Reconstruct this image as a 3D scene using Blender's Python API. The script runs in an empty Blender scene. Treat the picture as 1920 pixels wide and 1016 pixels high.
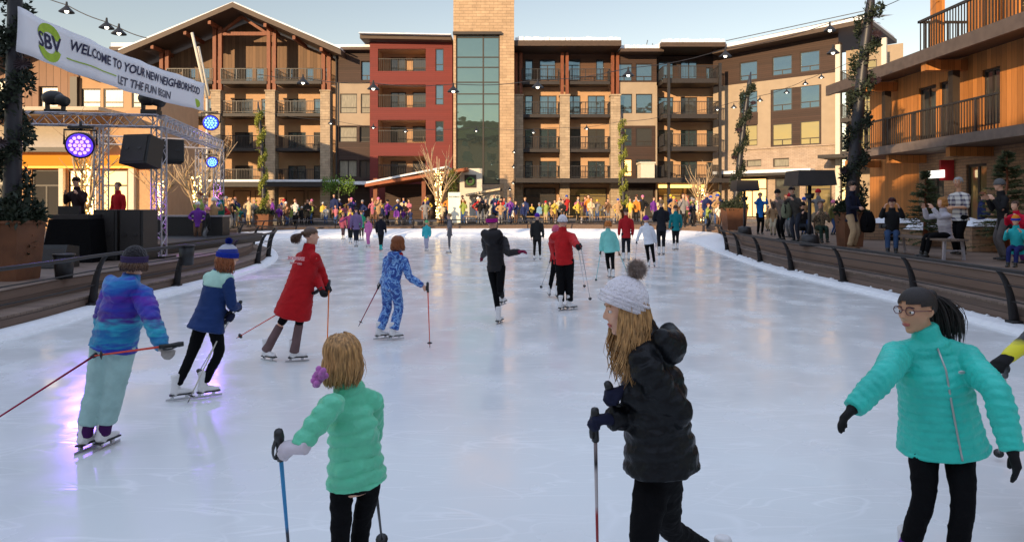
import bpy, math, random
from mathutils import Vector, Matrix, noise
R = math.radians
random.seed(7)
scene = bpy.context.scene
COL = scene.collection
# ---------------------------------------------------------------- camera, sky, sun, exposure
CAM_Z = 1.9; F = 1280.0; HOR = 385.0
cam_d = bpy.data.cameras.new('camera'); cam = bpy.data.objects.new('camera', cam_d); COL.objects.link(cam)
cam.location = (0, 0, CAM_Z); cam.rotation_euler = (R(90), 0, 0)
cam_d.sensor_width = 36; cam_d.lens = 24; cam_d.shift_y = -(508 - HOR) / 1920.0
cam_d.clip_end = 3000; cam_d.clip_start = 0.05
scene.camera = cam
SUN_EL = 12.0; SUN_AZ = 33.0            # sun stands behind the camera, a little to the left
sd = bpy.data.lights.new('sun', 'SUN'); sd.energy = 3.2; sd.angle = R(0.6); sd.color = (1.0, 0.72, 0.42)
sun = bpy.data.objects.new('sun', sd); COL.objects.link(sun)
sdir = Vector((-math.sin(R(SUN_AZ)) * math.cos(R(SUN_EL)), -math.cos(R(SUN_AZ)) * math.cos(R(SUN_EL)), math.sin(R(SUN_EL))))
sun.rotation_euler = sdir.to_track_quat('Z', 'Y').to_euler(); sun.location = (-30, -60, 60)
w = bpy.data.worlds.new('World'); scene.world = w; w.use_nodes = True
nt = w.node_tree; bg = nt.nodes['Background']
sky = nt.nodes.new('ShaderNodeTexSky'); sky.sky_type = 'NISHITA'; sky.sun_disc = False
sky.sun_elevation = R(SUN_EL); sky.sun_rotation = math.atan2(sdir.x, sdir.y)
sky.air_density = 1.5; sky.dust_density = 0.15; sky.ozone_density = 0.0; sky.altitude = 2200
bg.inputs[1].default_value = 0.1
# added bright veil overhead, unseen above the frame, to brighten the ice
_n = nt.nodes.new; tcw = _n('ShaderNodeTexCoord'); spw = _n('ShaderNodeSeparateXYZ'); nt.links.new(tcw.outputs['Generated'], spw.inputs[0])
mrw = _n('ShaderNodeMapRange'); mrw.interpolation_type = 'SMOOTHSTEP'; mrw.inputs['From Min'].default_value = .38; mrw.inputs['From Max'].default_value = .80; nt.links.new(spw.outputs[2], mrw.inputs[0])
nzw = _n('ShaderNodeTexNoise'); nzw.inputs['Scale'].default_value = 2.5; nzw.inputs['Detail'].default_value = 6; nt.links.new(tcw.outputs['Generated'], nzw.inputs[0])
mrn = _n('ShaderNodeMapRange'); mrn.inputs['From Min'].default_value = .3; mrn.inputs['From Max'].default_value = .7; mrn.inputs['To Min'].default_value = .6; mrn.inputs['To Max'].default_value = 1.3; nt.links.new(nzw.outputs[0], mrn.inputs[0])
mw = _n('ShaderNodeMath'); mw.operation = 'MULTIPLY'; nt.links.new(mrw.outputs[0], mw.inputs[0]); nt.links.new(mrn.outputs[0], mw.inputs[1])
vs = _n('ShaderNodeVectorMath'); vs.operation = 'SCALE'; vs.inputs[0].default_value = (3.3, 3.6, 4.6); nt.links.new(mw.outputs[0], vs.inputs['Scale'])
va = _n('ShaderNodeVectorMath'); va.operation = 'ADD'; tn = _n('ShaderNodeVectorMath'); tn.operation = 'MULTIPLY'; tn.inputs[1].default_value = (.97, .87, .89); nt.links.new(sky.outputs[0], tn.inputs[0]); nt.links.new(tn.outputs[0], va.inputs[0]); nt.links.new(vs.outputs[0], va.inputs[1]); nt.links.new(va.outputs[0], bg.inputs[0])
scene.view_settings.view_transform = 'Standard'; scene.view_settings.look = 'None'
scene.view_settings.exposure = 0.97; scene.view_settings.gamma = 1
scene.render.engine = 'CYCLES'

# ---------------------------------------------------------------- helpers
def W(px, py, Y):
    """point of the place seen at photo pixel px,py at distance Y"""
    return Vector(((px - 960) * Y / F, Y, CAM_Z + (HOR - py) * Y / F))
def ground(px, py, z=0.0):
    return W(px, py, (CAM_Z - z) * F / (py - HOR))

class MB:
    def __init__(s): s.v = []; s.f = []
    def add(s, vs, fs):
        n = len(s.v); s.v += [Vector(p) for p in vs]; s.f += [tuple(i + n for i in f) for f in fs]
    def box(s, x0, y0, z0, x1, y1, z1):
        x0, x1 = sorted((x0, x1)); y0, y1 = sorted((y0, y1)); z0, z1 = sorted((z0, z1))
        s.add([(x0,y0,z0),(x1,y0,z0),(x1,y1,z0),(x0,y1,z0),(x0,y0,z1),(x1,y0,z1),(x1,y1,z1),(x0,y1,z1)],
              [(0,3,2,1),(4,5,6,7),(0,1,5,4),(1,2,6,5),(2,3,7,6),(3,0,4,7)])
    def bar(s, a, b, w, h=None, up=(0, 0, 1)):
        """box beam from a to b, w wide, h high"""
        a = Vector(a); b = Vector(b); h = h or w; t = (b - a).normalized(); up = Vector(up)
        if abs(t.dot(up)) > .99: up = Vector((0, 1, 0))
        sd = t.cross(up).normalized(); u = sd.cross(t)
        vs = []
        for p in (a, b):
            for i, j in ((-1,-1),(1,-1),(1,1),(-1,1)): vs.append(p + sd*(i*w/2) + u*(j*h/2))
        s.add(vs, [(0,3,2,1),(4,5,6,7),(0,1,5,4),(1,2,6,5),(2,3,7,6),(3,0,4,7)])
    def tube(s, pts, r, n=8, cap=True):
        pts = [Vector(p) for p in pts]
        if not isinstance(r, (list, tuple)): r = [r] * len(pts)
        base = len(s.v); prev = None
        for i, p in enumerate(pts):
            t = (pts[min(i+1, len(pts)-1)] - pts[max(i-1, 0)]).normalized()
            if prev is None:
                ref = Vector((0, 0, 1)) if abs(t.z) < .9 else Vector((1, 0, 0))
                a = t.cross(ref).normalized()
            else:
                a = (prev - t * prev.dot(t)).normalized()
            prev = a; b = t.cross(a)
            for k in range(n):
                an = 2*math.pi*k/n; s.v.append(p + (a*math.cos(an) + b*math.sin(an))*r[i])
        for i in range(len(pts)-1):
            for k in range(n):
                k2 = (k+1) % n
                s.f.append((base+i*n+k, base+i*n+k2, base+(i+1)*n+k2, base+(i+1)*n+k))
        if cap:
            s.f.append(tuple(base + k for k in reversed(range(n))))
            s.f.append(tuple(base + (len(pts)-1)*n + k for k in range(n)))
    def ell(s, c, rx, ry=None, rz=None, ax=None, nu=14, nv=9, jit=0, seed=0):
        """ellipsoid; ax = (x,y,z) axes"""
        ry = ry or rx; rz = rz or rx; c = Vector(c)
        X, Y, Z = ax or (Vector((1,0,0)), Vector((0,1,0)), Vector((0,0,1)))
        base = len(s.v)
        rnd = random.Random(seed)
        def P(th, ph):
            k = 1 + (rnd.uniform(-jit, jit) if jit else 0)
            return c + (X*(rx*math.cos(th)*math.cos(ph)) + Y*(ry*math.sin(th)*math.cos(ph)) + Z*(rz*math.sin(ph)))*k
        s.v.append(P(0, -math.pi/2))
        for j in range(1, nv):
            ph = -math.pi/2 + math.pi*j/nv
            for i in range(nu): s.v.append(P(2*math.pi*i/nu, ph))
        s.v.append(P(0, math.pi/2)); top = len(s.v)-1
        for i in range(nu):
            i2 = (i+1) % nu
            s.f.append((base, base+1+i2, base+1+i))
            for j in range(nv-2):
                a = base+1+j*nu
                s.f.append((a+i, a+i2, a+nu+i2, a+nu+i))
            a = base+1+(nv-2)*nu
            s.f.append((a+i, a+i2, top))
    def loft(s, pts, rads, side, n=18, quilt=None, cap=.6):
        """closed sleeve through pts; rads = (half width along side, half depth); rounded ends; quilt=(spacing, depth)"""
        pts = [Vector(p) for p in pts]; side = Vector(side)
        rads = [(a, a) if not isinstance(a, (tuple, list)) else a for a in rads]
        # resample
        L = [0]
        for i in range(1, len(pts)): L.append(L[-1] + (pts[i]-pts[i-1]).length)
        tot = L[-1]
        if tot < 1e-6: return
        step = min(tot/6, (quilt[0]/6 if quilt else tot/8)); m = max(6, int(tot/step))
        def catm(f, i, t):
            p0 = f[max(i-1,0)]; p1 = f[i]; p2 = f[i+1]; p3 = f[min(i+2, len(f)-1)]
            return 0.5*((2*p1) + (p2-p0)*t + (2*p0-5*p1+4*p2-p3)*t*t + (3*p1-p0-3*p2+p3)*t*t*t)
        ra = [q[0] for q in rads]; rb = [q[1] for q in rads]
        C = []
        for j in range(m+1):
            d = tot*j/m; i = 0
            while i < len(L)-2 and L[i+1] < d: i += 1
            t = (d-L[i])/max(1e-9, L[i+1]-L[i])
            C.append((catm(pts, i, t), max(.003, catm(ra, i, t)), max(.003, catm(rb, i, t)), d))
        rings = []
        t0 = (C[1][0]-C[0][0]).normalized(); t1 = (C[-1][0]-C[-2][0]).normalized()
        for a in (.25, .6, .88):
            k = math.sqrt(1-(1-a)**2); rings.append((C[0][0]-t0*min(C[0][1:3])*cap*(1-a), C[0][1]*k, C[0][2]*k, None))
        rings += C
        for a in (.88, .6, .25):
            k = math.sqrt(1-(1-a)**2); rings.append((C[-1][0]+t1*min(C[-1][1:3])*cap*(1-a), C[-1][1]*k, C[-1][2]*k, None))
        base = len(s.v); N = len(rings)
        for i, (p, a, b, d) in enumerate(rings):
            t = (rings[min(i+1, N-1)][0]-rings[max(i-1, 0)][0]).normalized()
            sx = side - t*side.dot(t)
            if sx.length < .05: sx = t.orthogonal()
            sx.normalize(); sy = t.cross(sx)
            for k in range(n):
                an = 2*math.pi*k/n; q = 0
                if quilt and d is not None:
                    de = d + quilt[0]*(.30*math.sin(an+.5) + .22*noise.noise(Vector((math.cos(an)*1.3, math.sin(an)*1.3, d*9))))
                    q = quilt[1]*(abs(math.sin(math.pi*de/quilt[0]))**.55*(1+.35*noise.noise(Vector((math.cos(an)*3, math.sin(an)*3, d*22)))) - .7)
                s.v.append(p + sx*((a+q)*math.cos(an)) + sy*((b+q)*math.sin(an)))
        for i in range(N-1):
            for k in range(n):
                k2 = (k+1) % n; s.f.append((base+i*n+k, base+i*n+k2, base+(i+1)*n+k2, base+(i+1)*n+k))
        s.f.append(tuple(base + k for k in reversed(range(n)))); s.f.append(tuple(base+(N-1)*n+k for k in range(n)))
    def wall(s, x0, x1, z0, z1, holes, y=0.0, d=.22):
        """front sheet at y with rectangular openings (hx0,hx1,hz0,hz1) and reveals d deep"""
        hs = [(max(x0, a), min(x1, b), max(z0, c), min(z1, e)) for a, b, c, e in holes if b > x0 and a < x1 and e > z0 and c < z1]
        xs = sorted(set([x0, x1] + [h[0] for h in hs] + [h[1] for h in hs])); zs = sorted(set([z0, z1] + [h[2] for h in hs] + [h[3] for h in hs]))
        for i in range(len(xs)-1):
            for j in range(len(zs)-1):
                cx = (xs[i]+xs[i+1])/2; cz = (zs[j]+zs[j+1])/2
                if any(h[0] < cx < h[1] and h[2] < cz < h[3] for h in hs): continue
                s.add([(xs[i],y,zs[j]),(xs[i+1],y,zs[j]),(xs[i+1],y,zs[j+1]),(xs[i],y,zs[j+1])], [(0,1,2,3)])
        for a, b, c, e in hs:
            s.add([(a,y,c),(b,y,c),(b,y,e),(a,y,e),(a,y+d,c),(b,y+d,c),(b,y+d,e),(a,y+d,e)], [(0,1,5,4),(1,2,6,5),(2,3,7,6),(3,0,4,7)])
    def build(s, name, mat=None, parent=None, smooth=False, off=None):
        me = bpy.data.meshes.new(name)
        o0 = Vector(off) if off is not None else Vector((0,0,0))
        me.from_pydata([tuple(v - o0) for v in s.v], [], s.f)
        if smooth: me.polygons.foreach_set('use_smooth', [True]*len(me.polygons))
        o = bpy.data.objects.new(name, me); COL.objects.link(o)
        if mat: me.materials.append(mat)
        if parent is not None: o.parent = parent
        return o

def tag(o, label=None, cat=None, group=None, kind=None):
    if label: o['label'] = label
    if cat: o['category'] = cat
    if group: o['group'] = group
    if kind: o['kind'] = kind
    return o
def thing(name, loc, label, cat, group=None, rz=0):
    o = bpy.data.objects.new(name, None); COL.objects.link(o); o.location = loc; o.rotation_euler = (0, 0, rz)
    o.empty_display_size = .1
    return tag(o, label, cat, group)
def struct(o): o['kind'] = 'structure'; return o

# ---------------------------------------------------------------- materials
MATS = {}
def newmat(name):
    m = bpy.data.materials.new(name); m.use_nodes = True; nt = m.node_tree
    return m, nt, nt.nodes['Principled BSDF'], nt.nodes.new, nt.links.new
def M(name, c, r=.8, var=.12, scale=6, bump=0, bscale=30, metal=0, spec=.5, stretch=None, sheen=0, trans=0):
    if name in MATS: return MATS[name]
    m, nt, bs, N, L = newmat(name)
    bs.inputs['Base Color'].default_value = (*c, 1); bs.inputs['Roughness'].default_value = r
    bs.inputs['Metallic'].default_value = metal; bs.inputs['Specular IOR Level'].default_value = spec
    if sheen: bs.inputs['Sheen Weight'].default_value = sheen
    tc = N('ShaderNodeTexCoord'); mp = N('ShaderNodeMapping'); L(tc.outputs['Object'], mp.inputs[0])
    if stretch: mp.inputs['Scale'].default_value = stretch
    if var:
        n = N('ShaderNodeTexNoise'); n.inputs['Scale'].default_value = scale; n.inputs['Detail'].default_value = 5; L(mp.outputs[0], n.inputs[0])
        cr = N('ShaderNodeValToRGB'); L(n.outputs[0], cr.inputs[0])
        cr.color_ramp.elements[0].position = .3; cr.color_ramp.elements[1].position = .7
        cr.color_ramp.elements[0].color = (*[x*(1-var) for x in c], 1); cr.color_ramp.elements[1].color = (*[min(1, x*(1+var)) for x in c], 1)
        L(cr.outputs[0], bs.inputs['Base Color'])
    if bump:
        n2 = N('ShaderNodeTexNoise'); n2.inputs['Scale'].default_value = bscale; n2.inputs['Detail'].default_value = 4; L(mp.outputs[0], n2.inputs[0])
        b = N('ShaderNodeBump'); b.inputs['Strength'].default_value = bump; b.inputs['Distance'].default_value = .02; L(n2.outputs[0], b.inputs['Height']); L(b.outputs[0], bs.inputs['Normal'])
    MATS[name] = m; return m
def wallvec(nt, N, L):
    """(x+y, z) of the object as a flat wall coordinate"""
    tc = N('ShaderNodeTexCoord'); sp = N('ShaderNodeSeparateXYZ'); L(tc.outputs['Object'], sp.inputs[0])
    a = N('ShaderNodeMath'); a.operation = 'ADD'; L(sp.outputs[0], a.inputs[0]); L(sp.outputs[1], a.inputs[1])
    cb = N('ShaderNodeCombineXYZ'); L(a.outputs[0], cb.inputs[0]); L(sp.outputs[2], cb.inputs[1]); return cb, tc
def MBrick(name, c1, c2, mortar, bw=.5, bh=.2, ms=.012, r=.9, squash=1):
    m, nt, bs, N, L = newmat(name); cb, tc = wallvec(nt, N, L)
    b = N('ShaderNodeTexBrick'); L(cb.outputs[0], b.inputs[0]); b.inputs['Color1'].default_value = (*c1,1); b.inputs['Color2'].default_value = (*c2,1); b.inputs['Mortar'].default_value = (*mortar,1)
    b.inputs['Scale'].default_value = 1; b.inputs['Brick Width'].default_value = bw; b.inputs['Row Height'].default_value = bh; b.inputs['Mortar Size'].default_value = ms; b.inputs['Mortar Smooth'].default_value = .3
    n = N('ShaderNodeTexNoise'); n.inputs['Scale'].default_value = 2.2; n.inputs['Detail'].default_value = 6; L(tc.outputs['Object'], n.inputs[0])
    mx = N('ShaderNodeMix'); mx.data_type = 'RGBA'; mx.blend_type = 'MULTIPLY'; mx.inputs[0].default_value = .55; L(b.outputs[0], mx.inputs[6]); L(n.outputs[0], mx.inputs[7])
    g = N('ShaderNodeGamma'); g.inputs[1].default_value = .8; L(mx.outputs[2], g.inputs[0]); L(g.outputs[0], bs.inputs['Base Color']); bs.inputs['Roughness'].default_value = r
    bp = N('ShaderNodeBump'); bp.inputs['Strength'].default_value = .6; bp.inputs['Distance'].default_value = .03; bp.invert = True; L(b.outputs['Fac'], bp.inputs['Height']); L(bp.outputs[0], bs.inputs['Normal'])
    MATS[name] = m; return m
def MPlank(name, c, w=.2, gap=.07, r=.75, axis=0, var=.3, dark=.35):
    """boards of width w; axis 0 = vertical boards, 1 = horizontal boards, 2 = floor boards across x"""
    m, nt, bs, N, L = newmat(name); cb, tc = wallvec(nt, N, L)
    sp = N('ShaderNodeSeparateXYZ'); L((tc if axis >= 2 else cb).outputs['Object' if axis >= 2 else 0], sp.inputs[0])
    dv = N('ShaderNodeMath'); dv.operation = 'DIVIDE'; dv.inputs[1].default_value = w; L(sp.outputs[{0:0,1:1,2:0,3:1}[axis]], dv.inputs[0])
    fr = N('ShaderNodeMath'); fr.operation = 'FRACT'; L(dv.outputs[0], fr.inputs[0]); fl = N('ShaderNodeMath'); fl.operation = 'FLOOR'; L(dv.outputs[0], fl.inputs[0])
    gt = N('ShaderNodeMath'); gt.operation = 'GREATER_THAN'; gt.inputs[1].default_value = gap; L(fr.outputs[0], gt.inputs[0])
    wn = N('ShaderNodeTexWhiteNoise'); wn.noise_dimensions = '1D'; L(fl.outputs[0], wn.inputs['W'])
    n = N('ShaderNodeTexNoise'); n.inputs['Scale'].default_value = 3; n.inputs['Detail'].default_value = 7; mp = N('ShaderNodeMapping'); L(tc.outputs['Object'], mp.inputs[0])
    mp.inputs['Scale'].default_value = {0:(6,6,.6),1:(.6,.6,8),2:(8,.5,8),3:(.5,8,8)}[axis]; L(mp.outputs[0], n.inputs[0])
    av = N('ShaderNodeMath'); av.operation = 'ADD'; L(wn.outputs[0], av.inputs[0]); L(n.outputs[0], av.inputs[1])
    mr = N('ShaderNodeMapRange'); mr.inputs['From Min'].default_value = .3; mr.inputs['From Max'].default_value = 1.6; mr.inputs['To Min'].default_value = 1-var; mr.inputs['To Max'].default_value = 1+var; L(av.outputs[0], mr.inputs[0])
    g2 = N('ShaderNodeMapRange'); g2.inputs['To Min'].default_value = dark; g2.inputs['To Max'].default_value = 1; L(gt.outputs[0], g2.inputs[0])
    mu = N('ShaderNodeMath'); mu.operation = 'MULTIPLY'; L(mr.outputs[0], mu.inputs[0]); L(g2.outputs[0], mu.inputs[1])
    vm = N('ShaderNodeVectorMath'); vm.operation = 'SCALE'; vm.inputs[0].default_value = c; L(mu.outputs[0], vm.inputs['Scale']); L(vm.outputs[0], bs.inputs['Base Color'])
    bs.inputs['Roughness'].default_value = r
    bp = N('ShaderNodeBump'); bp.inputs['Strength'].default_value = .5; bp.inputs['Distance'].default_value = .01; L(gt.outputs[0], bp.inputs['Height']); L(bp.outputs[0], bs.inputs['Normal'])
    MATS[name] = m; return m
def MEmit(name, c, s, base=None):
    m, nt, bs, N, L = newmat(name); bs.inputs['Base Color'].default_value = (*(base or c), 1); bs.inputs['Emission Color'].default_value = (*c, 1); bs.inputs['Emission Strength'].default_value = s
    MATS[name] = m; return m
def MGlass(name, c=(.15,.22,.27), metal=.8, r=.03, wave=.02):
    m, nt, bs, N, L = newmat(name); bs.inputs['Base Color'].default_value = (*c, 1); bs.inputs['Metallic'].default_value = metal; bs.inputs['Roughness'].default_value = r
    tc = N('ShaderNodeTexCoord'); n = N('ShaderNodeTexNoise'); n.inputs['Scale'].default_value = .7; L(tc.outputs['Object'], n.inputs[0])
    b = N('ShaderNodeBump'); b.inputs['Strength'].default_value = 1; b.inputs['Distance'].default_value = wave; L(n.outputs[0], b.inputs['Height']); L(b.outputs[0], bs.inputs['Normal'])
    MATS[name] = m; return m

stucco = M('stucco', (.50,.31,.18), .9, .07, 1.5, .25, 60)
stucco2 = M('stucco_pale', (.37,.29,.21), .9, .07, 1.5, .25, 60)
wood_post = M('post_wood', (.20,.055,.02), .6, .3, 4, .2, 30, stretch=(4,4,.5))
brownside = MPlank('brown_siding', (.045,.022,.015), .16, .1, .7, 1)
redside = MPlank('red_siding', (.155,.018,.014), .16, .08, .7, 1, .12, .6)
stone = MBrick('pale_stone', (.52,.38,.24), (.38,.27,.17), (.25,.18,.12), .55, .22)
stone2 = MBrick('tower_stone', (.58,.37,.21), (.46,.29,.16), (.28,.18,.1), .7, .24)
brickm = MBrick('brown_brick', (.42,.24,.13), (.33,.18,.1), (.2,.13,.08), .3, .1)
darkmetal = M('dark_metal', (.035,.033,.035), .45, .2, 8, 0, 30, .3)
slabm = M('balcony_edge', (.025,.02,.02), .6, .2, 5)
fascia = M('fascia_wood', (.07,.042,.028), .6, .2, 3, stretch=(1,4,4))
soffit = MPlank('soffit_wood', (.16,.085,.05), .2, .08, .7, 3)
snow = M('snow', (.80,.83,.88), .75, .06, 3, .6, 8)
glass = MGlass('window_glass')
glassdark = MGlass('dark_glass', (.10,.10,.10), .5, .06)
framem = M('window_frame_dark', (.03,.022,.018), .5, .1)
trussm = M('aluminium', (.42,.40,.43), .4, .15, 20, 0, 30, .35)
blackm = M('black_plastic', (.012,.012,.013), .5, .2, 20)
whitem = M('white_paint', (.62,.57,.48), .6, .05)
# ---------------------------------------------------------------- rink, ground, terraces
def spline(P, n=6, closed=True):
    out = []; m = len(P)
    for i in range(m):
        p0, p1, p2, p3 = (Vector(P[(i+k) % m]) for k in (-1, 0, 1, 2))
        for j in range(n):
            t = j/n
            out.append(.5*((2*p1) + (p2-p0)*t + (2*p0-5*p1+4*p2-p3)*t*t + (3*p1-p0-3*p2+p3)*t*t*t))
    return out
RK = [(-7.2,2),(-7.2,9.9),(-7.4,12.6),(-7.3,15.5),(-7.4,19),(-8.0,23),(-9.7,28),(-12,33),(-13,37),(-11.6,39.8),(-8,40.9),(0,41.4),(6,40.6),(8.9,38),(9.1,34),(8.35,28),(7.8,23),(7.55,19.6),(7.6,16.9),(7.65,13.9),(7.5,10.6),(7.2,4),(6.2,-2.5),(3,-6),(-2,-7),(-5.8,-4)]
RB = [Vector((p.x, p.y, 0)) for p in spline([(a, b, 0) for a, b in RK])]
def offs(o):
    """rink edge pushed outwards; o may be a function of the edge point"""
    out = []; n = len(RB)
    for i, p in enumerate(RB):
        t = (RB[(i+2) % n] - RB[i-2]).normalized(); nn = Vector((-t.y, t.x, 0))
        d = o(p) if callable(o) else o
        out.append(p + nn*d)
    return out
# direction check: outward
_c = Vector((0, 18, 0))
if (offs(1.0)[5]-_c).length < (RB[5]-_c).length:
    RB.reverse()
def far(p): return max(0, min(1, (p.y-27)/9))
def plat(p): t = max(0, min(1, (p.x+5)/10)); return .55*(1-t)+.74*t
def ring(levels, name, mat):
    mb = MB(); loops = []
    for o, z in levels:
        loop = offs(o)
        loops.append([Vector((q.x, q.y, z(RB[i]) if callable(z) else z)) for i, q in enumerate(loop)])
    n = len(RB)
    for a, b in zip(loops, loops[1:]):
        k = len(mb.v); mb.v += a + b
        for i in range(n):
            j = (i+1) % n; mb.f.append((k+i, k+j, k+n+j, k+n+i))
    return struct(mb.build(name, mat))
# ice
def ice_mat():
    m, nt, bs, N, L = newmat('ice')
    tc = N('ShaderNodeTexCoord')
    def noi(scale, det, st=None, rot=0, dist=0):
        mp = N('ShaderNodeMapping'); L(tc.outputs['Object'], mp.inputs[0])
        if st: mp.inputs['Scale'].default_value = st
        mp.inputs['Rotation'].default_value = (0, 0, rot)
        n = N('ShaderNodeTexNoise'); n.inputs['Scale'].default_value = scale; n.inputs['Detail'].default_value = det; n.inputs['Distortion'].default_value = dist; L(mp.outputs[0], n.inputs[0]); return n
    big = noi(.35, 4); fine = noi(3, 8)
    # skate scratches: thin zero-crossings of stretched noise, in several directions
    sc = None
    for rot, s, st, wd in ((.9, .8, (.3,1.2,1), .006), (1.35, 1.0, (.25,1.2,1), .007), (1.9, .9, (.3,1.3,1), .006), (.3, .6, (.35,1,1), .004), (1.65, 1.6, (.25,1.1,1), .009), (1.1, 2.2, (.25,1.0,1), .010), (2.3, 1.4, (.3,1.1,1), .007)):
        n = noi(s, 2, st, rot, .6)
        a = N('ShaderNodeMath'); a.operation = 'SUBTRACT'; a.inputs[1].default_value = .5; L(n.outputs[0], a.inputs[0])
        b = N('ShaderNodeMath'); b.operation = 'ABSOLUTE'; L(a.outputs[0], b.inputs[0])
        c = N('ShaderNodeMapRange'); c.inputs['From Min'].default_value = 0; c.inputs['From Max'].default_value = wd; c.inputs['To Min'].default_value = 1; c.inputs['To Max'].default_value = 0; L(b.outputs[0], c.inputs[0])
        if sc is None: sc = c
        else:
            mx = N('ShaderNodeMath'); mx.operation = 'MAXIMUM'; L(sc.outputs[0], mx.inputs[0]); L(c.outputs[0], mx.inputs[1]); sc = mx
    brk = noi(1.7, 3); bm = N('ShaderNodeMapRange'); bm.inputs['From Min'].default_value = .36; bm.inputs['From Max'].default_value = .62; L(brk.outputs[0], bm.inputs[0])
    sm = N('ShaderNodeMath'); sm.operation = 'MULTIPLY'; L(sc.outputs[0], sm.inputs[0]); L(bm.outputs[0], sm.inputs[1])
    dust = noi(1.3, 9, (1,.8,1), .5); dm = N('ShaderNodeMapRange'); dm.inputs['From Min'].default_value = .42; dm.inputs['From Max'].default_value = .85; L(dust.outputs[0], dm.inputs[0])
    cr = N('ShaderNodeValToRGB'); cr.color_ramp.elements[0].position = .3; cr.color_ramp.elements[1].position = .7
    cr.color_ramp.elements[0].color = (.71,.735,.74,1); cr.color_ramp.elements[1].color = (.78,.80,.79,1); L(big.outputs[0], cr.inputs[0])
    def mix(f, fac, a, col):
        mm = N('ShaderNodeMath'); mm.operation = 'MULTIPLY'; mm.inputs[1].default_value = fac; L(f.outputs[0], mm.inputs[0])
        mx = N('ShaderNodeMix'); mx.data_type = 'RGBA'; L(mm.outputs[0], mx.inputs[0]); L(a, mx.inputs[6]); mx.inputs[7].default_value = (*col, 1); return mx.outputs[2]
    c = mix(dm, .06, cr.outputs[0], (.88,.89,.90)); c = mix(sm, .42, c, (.96,.97,.98))
    L(c, bs.inputs['Base Color'])
    rr = N('ShaderNodeMapRange'); rr.inputs['From Min'].default_value = .3; rr.inputs['From Max'].default_value = .7; rr.inputs['To Min'].default_value = .08; rr.inputs['To Max'].default_value = .20; L(fine.outputs[0], rr.inputs[0])
    r2 = N('ShaderNodeMath'); r2.operation = 'ADD'; r2.use_clamp = True; L(rr.outputs[0], r2.inputs[0]); k = N('ShaderNodeMath'); k.operation = 'MULTIPLY'; k.inputs[1].default_value = .3; L(dm.outputs[0], k.inputs[0]); L(k.outputs[0], r2.inputs[1])
    L(r2.outputs[0], bs.inputs['Roughness']); bs.inputs['IOR'].default_value = 1.36
    h = N('ShaderNodeMath'); h.operation = 'SUBTRACT'; hs = N('ShaderNodeMath'); hs.operation = 'MULTIPLY'; hs.inputs[1].default_value = .35; L(fine.outputs[0], hs.inputs[0]); L(hs.outputs[0], h.inputs[0]); L(sm.outputs[0], h.inputs[1])
    bp = N('ShaderNodeBump'); bp.inputs['Strength'].default_value = .15; bp.inputs['Distance'].default_value = .004; L(h.outputs[0], bp.inputs['Height']); L(bp.outputs[0], bs.inputs['Normal'])
    return m
mb = MB(); mb.v = [Vector(p) for p in RB]; cidx = len(mb.v); n = len(RB); mb.v.append(Vector((-1, 20, 0)))
for i in range(n): mb.f.append((i, (i+1) % n, cidx))
struct(mb.build('ice', ice_mat()))
# snowy ice edge
kerbsnow = M('edge_snow', (.84,.86,.88), .7, .05, 6, .5, 14)
ring([(-.05,-.02),(0,lambda p:.035+.02*far(p)),(lambda p:.05+.1*far(p),lambda p:.07+.06*far(p)),(lambda p:.26+.5*far(p),lambda p:.085+.2*far(p)),(lambda p:.34+1.3*far(p),lambda p:.08+.36*far(p)),(lambda p:.36+1.5*far(p),lambda p:.02+.36*far(p))], 'rink_edge_snow', kerbsnow)
# wood terrace steps
deckm = MPlank('deck_wood', (.17,.12,.09), .14, .07, .7, 3, .35)
riserm = MPlank('riser_wood', (.155,.105,.08), .19, .05, .7, 1, .35, .3)
kw = lambda p: .36+1.5*far(p)
ring([(kw, -.05),(kw, lambda p:plat(p)*.45)], 'lower_riser', riserm)
ring([(lambda p:kw(p)-.015, lambda p:plat(p)*.45-.03),(lambda p:kw(p)-.015, lambda p:plat(p)*.45+.004),(lambda p:kw(p)+.52, lambda p:plat(p)*.45+.004),(lambda p:kw(p)+.54, lambda p:plat(p)*.45+.004)], 'terrace_step', deckm)
ring([(lambda p:kw(p)+.50, lambda p:plat(p)*.3),(lambda p:kw(p)+.50, lambda p:plat(p)-.012)], 'terrace_riser', riserm)
# plateau out to a big circle
mb = MB(); inner = [Vector((q.x, q.y, plat(RB[i]))) for i, q in enumerate(offs(lambda p: kw(p)+.47))]
out = []
for q in inner:
    d = Vector((q.x, q.y-20, 0)).normalized()*46; out.append(Vector((d.x, 20+d.y, q.z)))
mb.v = inner + out; n = len(inner)
for i in range(n): j = (i+1) % n; mb.f.append((i, j, n+j, n+i))
paving = MBrick('plaza_paving', (.24,.20,.17), (.18,.15,.13), (.1,.09,.08), .9, .3)
nt_ = paving.node_tree
def floorvec(m):
    nt = m.node_tree
    br = [x for x in nt.nodes if x.type == 'TEX_BRICK'][0]; tc = [x for x in nt.nodes if x.type == 'TEX_COORD'][0]; nt.links.new(tc.outputs['Object'], br.inputs[0])
floorvec(paving)
struct(mb.build('plaza_terrace', deckm))
mb = MB(); mb.add([(-1500,-1500,-.06),(1500,-1500,-.06),(1500,1500,-.06),(-1500,1500,-.06)], [(0,1,2,3)]); struct(mb.build('ground', M('ground_snowy', (.45,.43,.40), .9, .3, .05)))
mb = MB()   # paved strip before the buildings (a sheet above the boards)
mb.add([(-30,46.2,.80),(30,46.2,.80),(30,64,.80),(-30,64,.80)], [(0,1,2,3)]); mb.add([(-30,46.2,.80),(30,46.2,.80),(30,46.2,.3),(-30,46.2,.3)], [(0,3,2,1)])
struct(mb.build('paving', paving))
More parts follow.
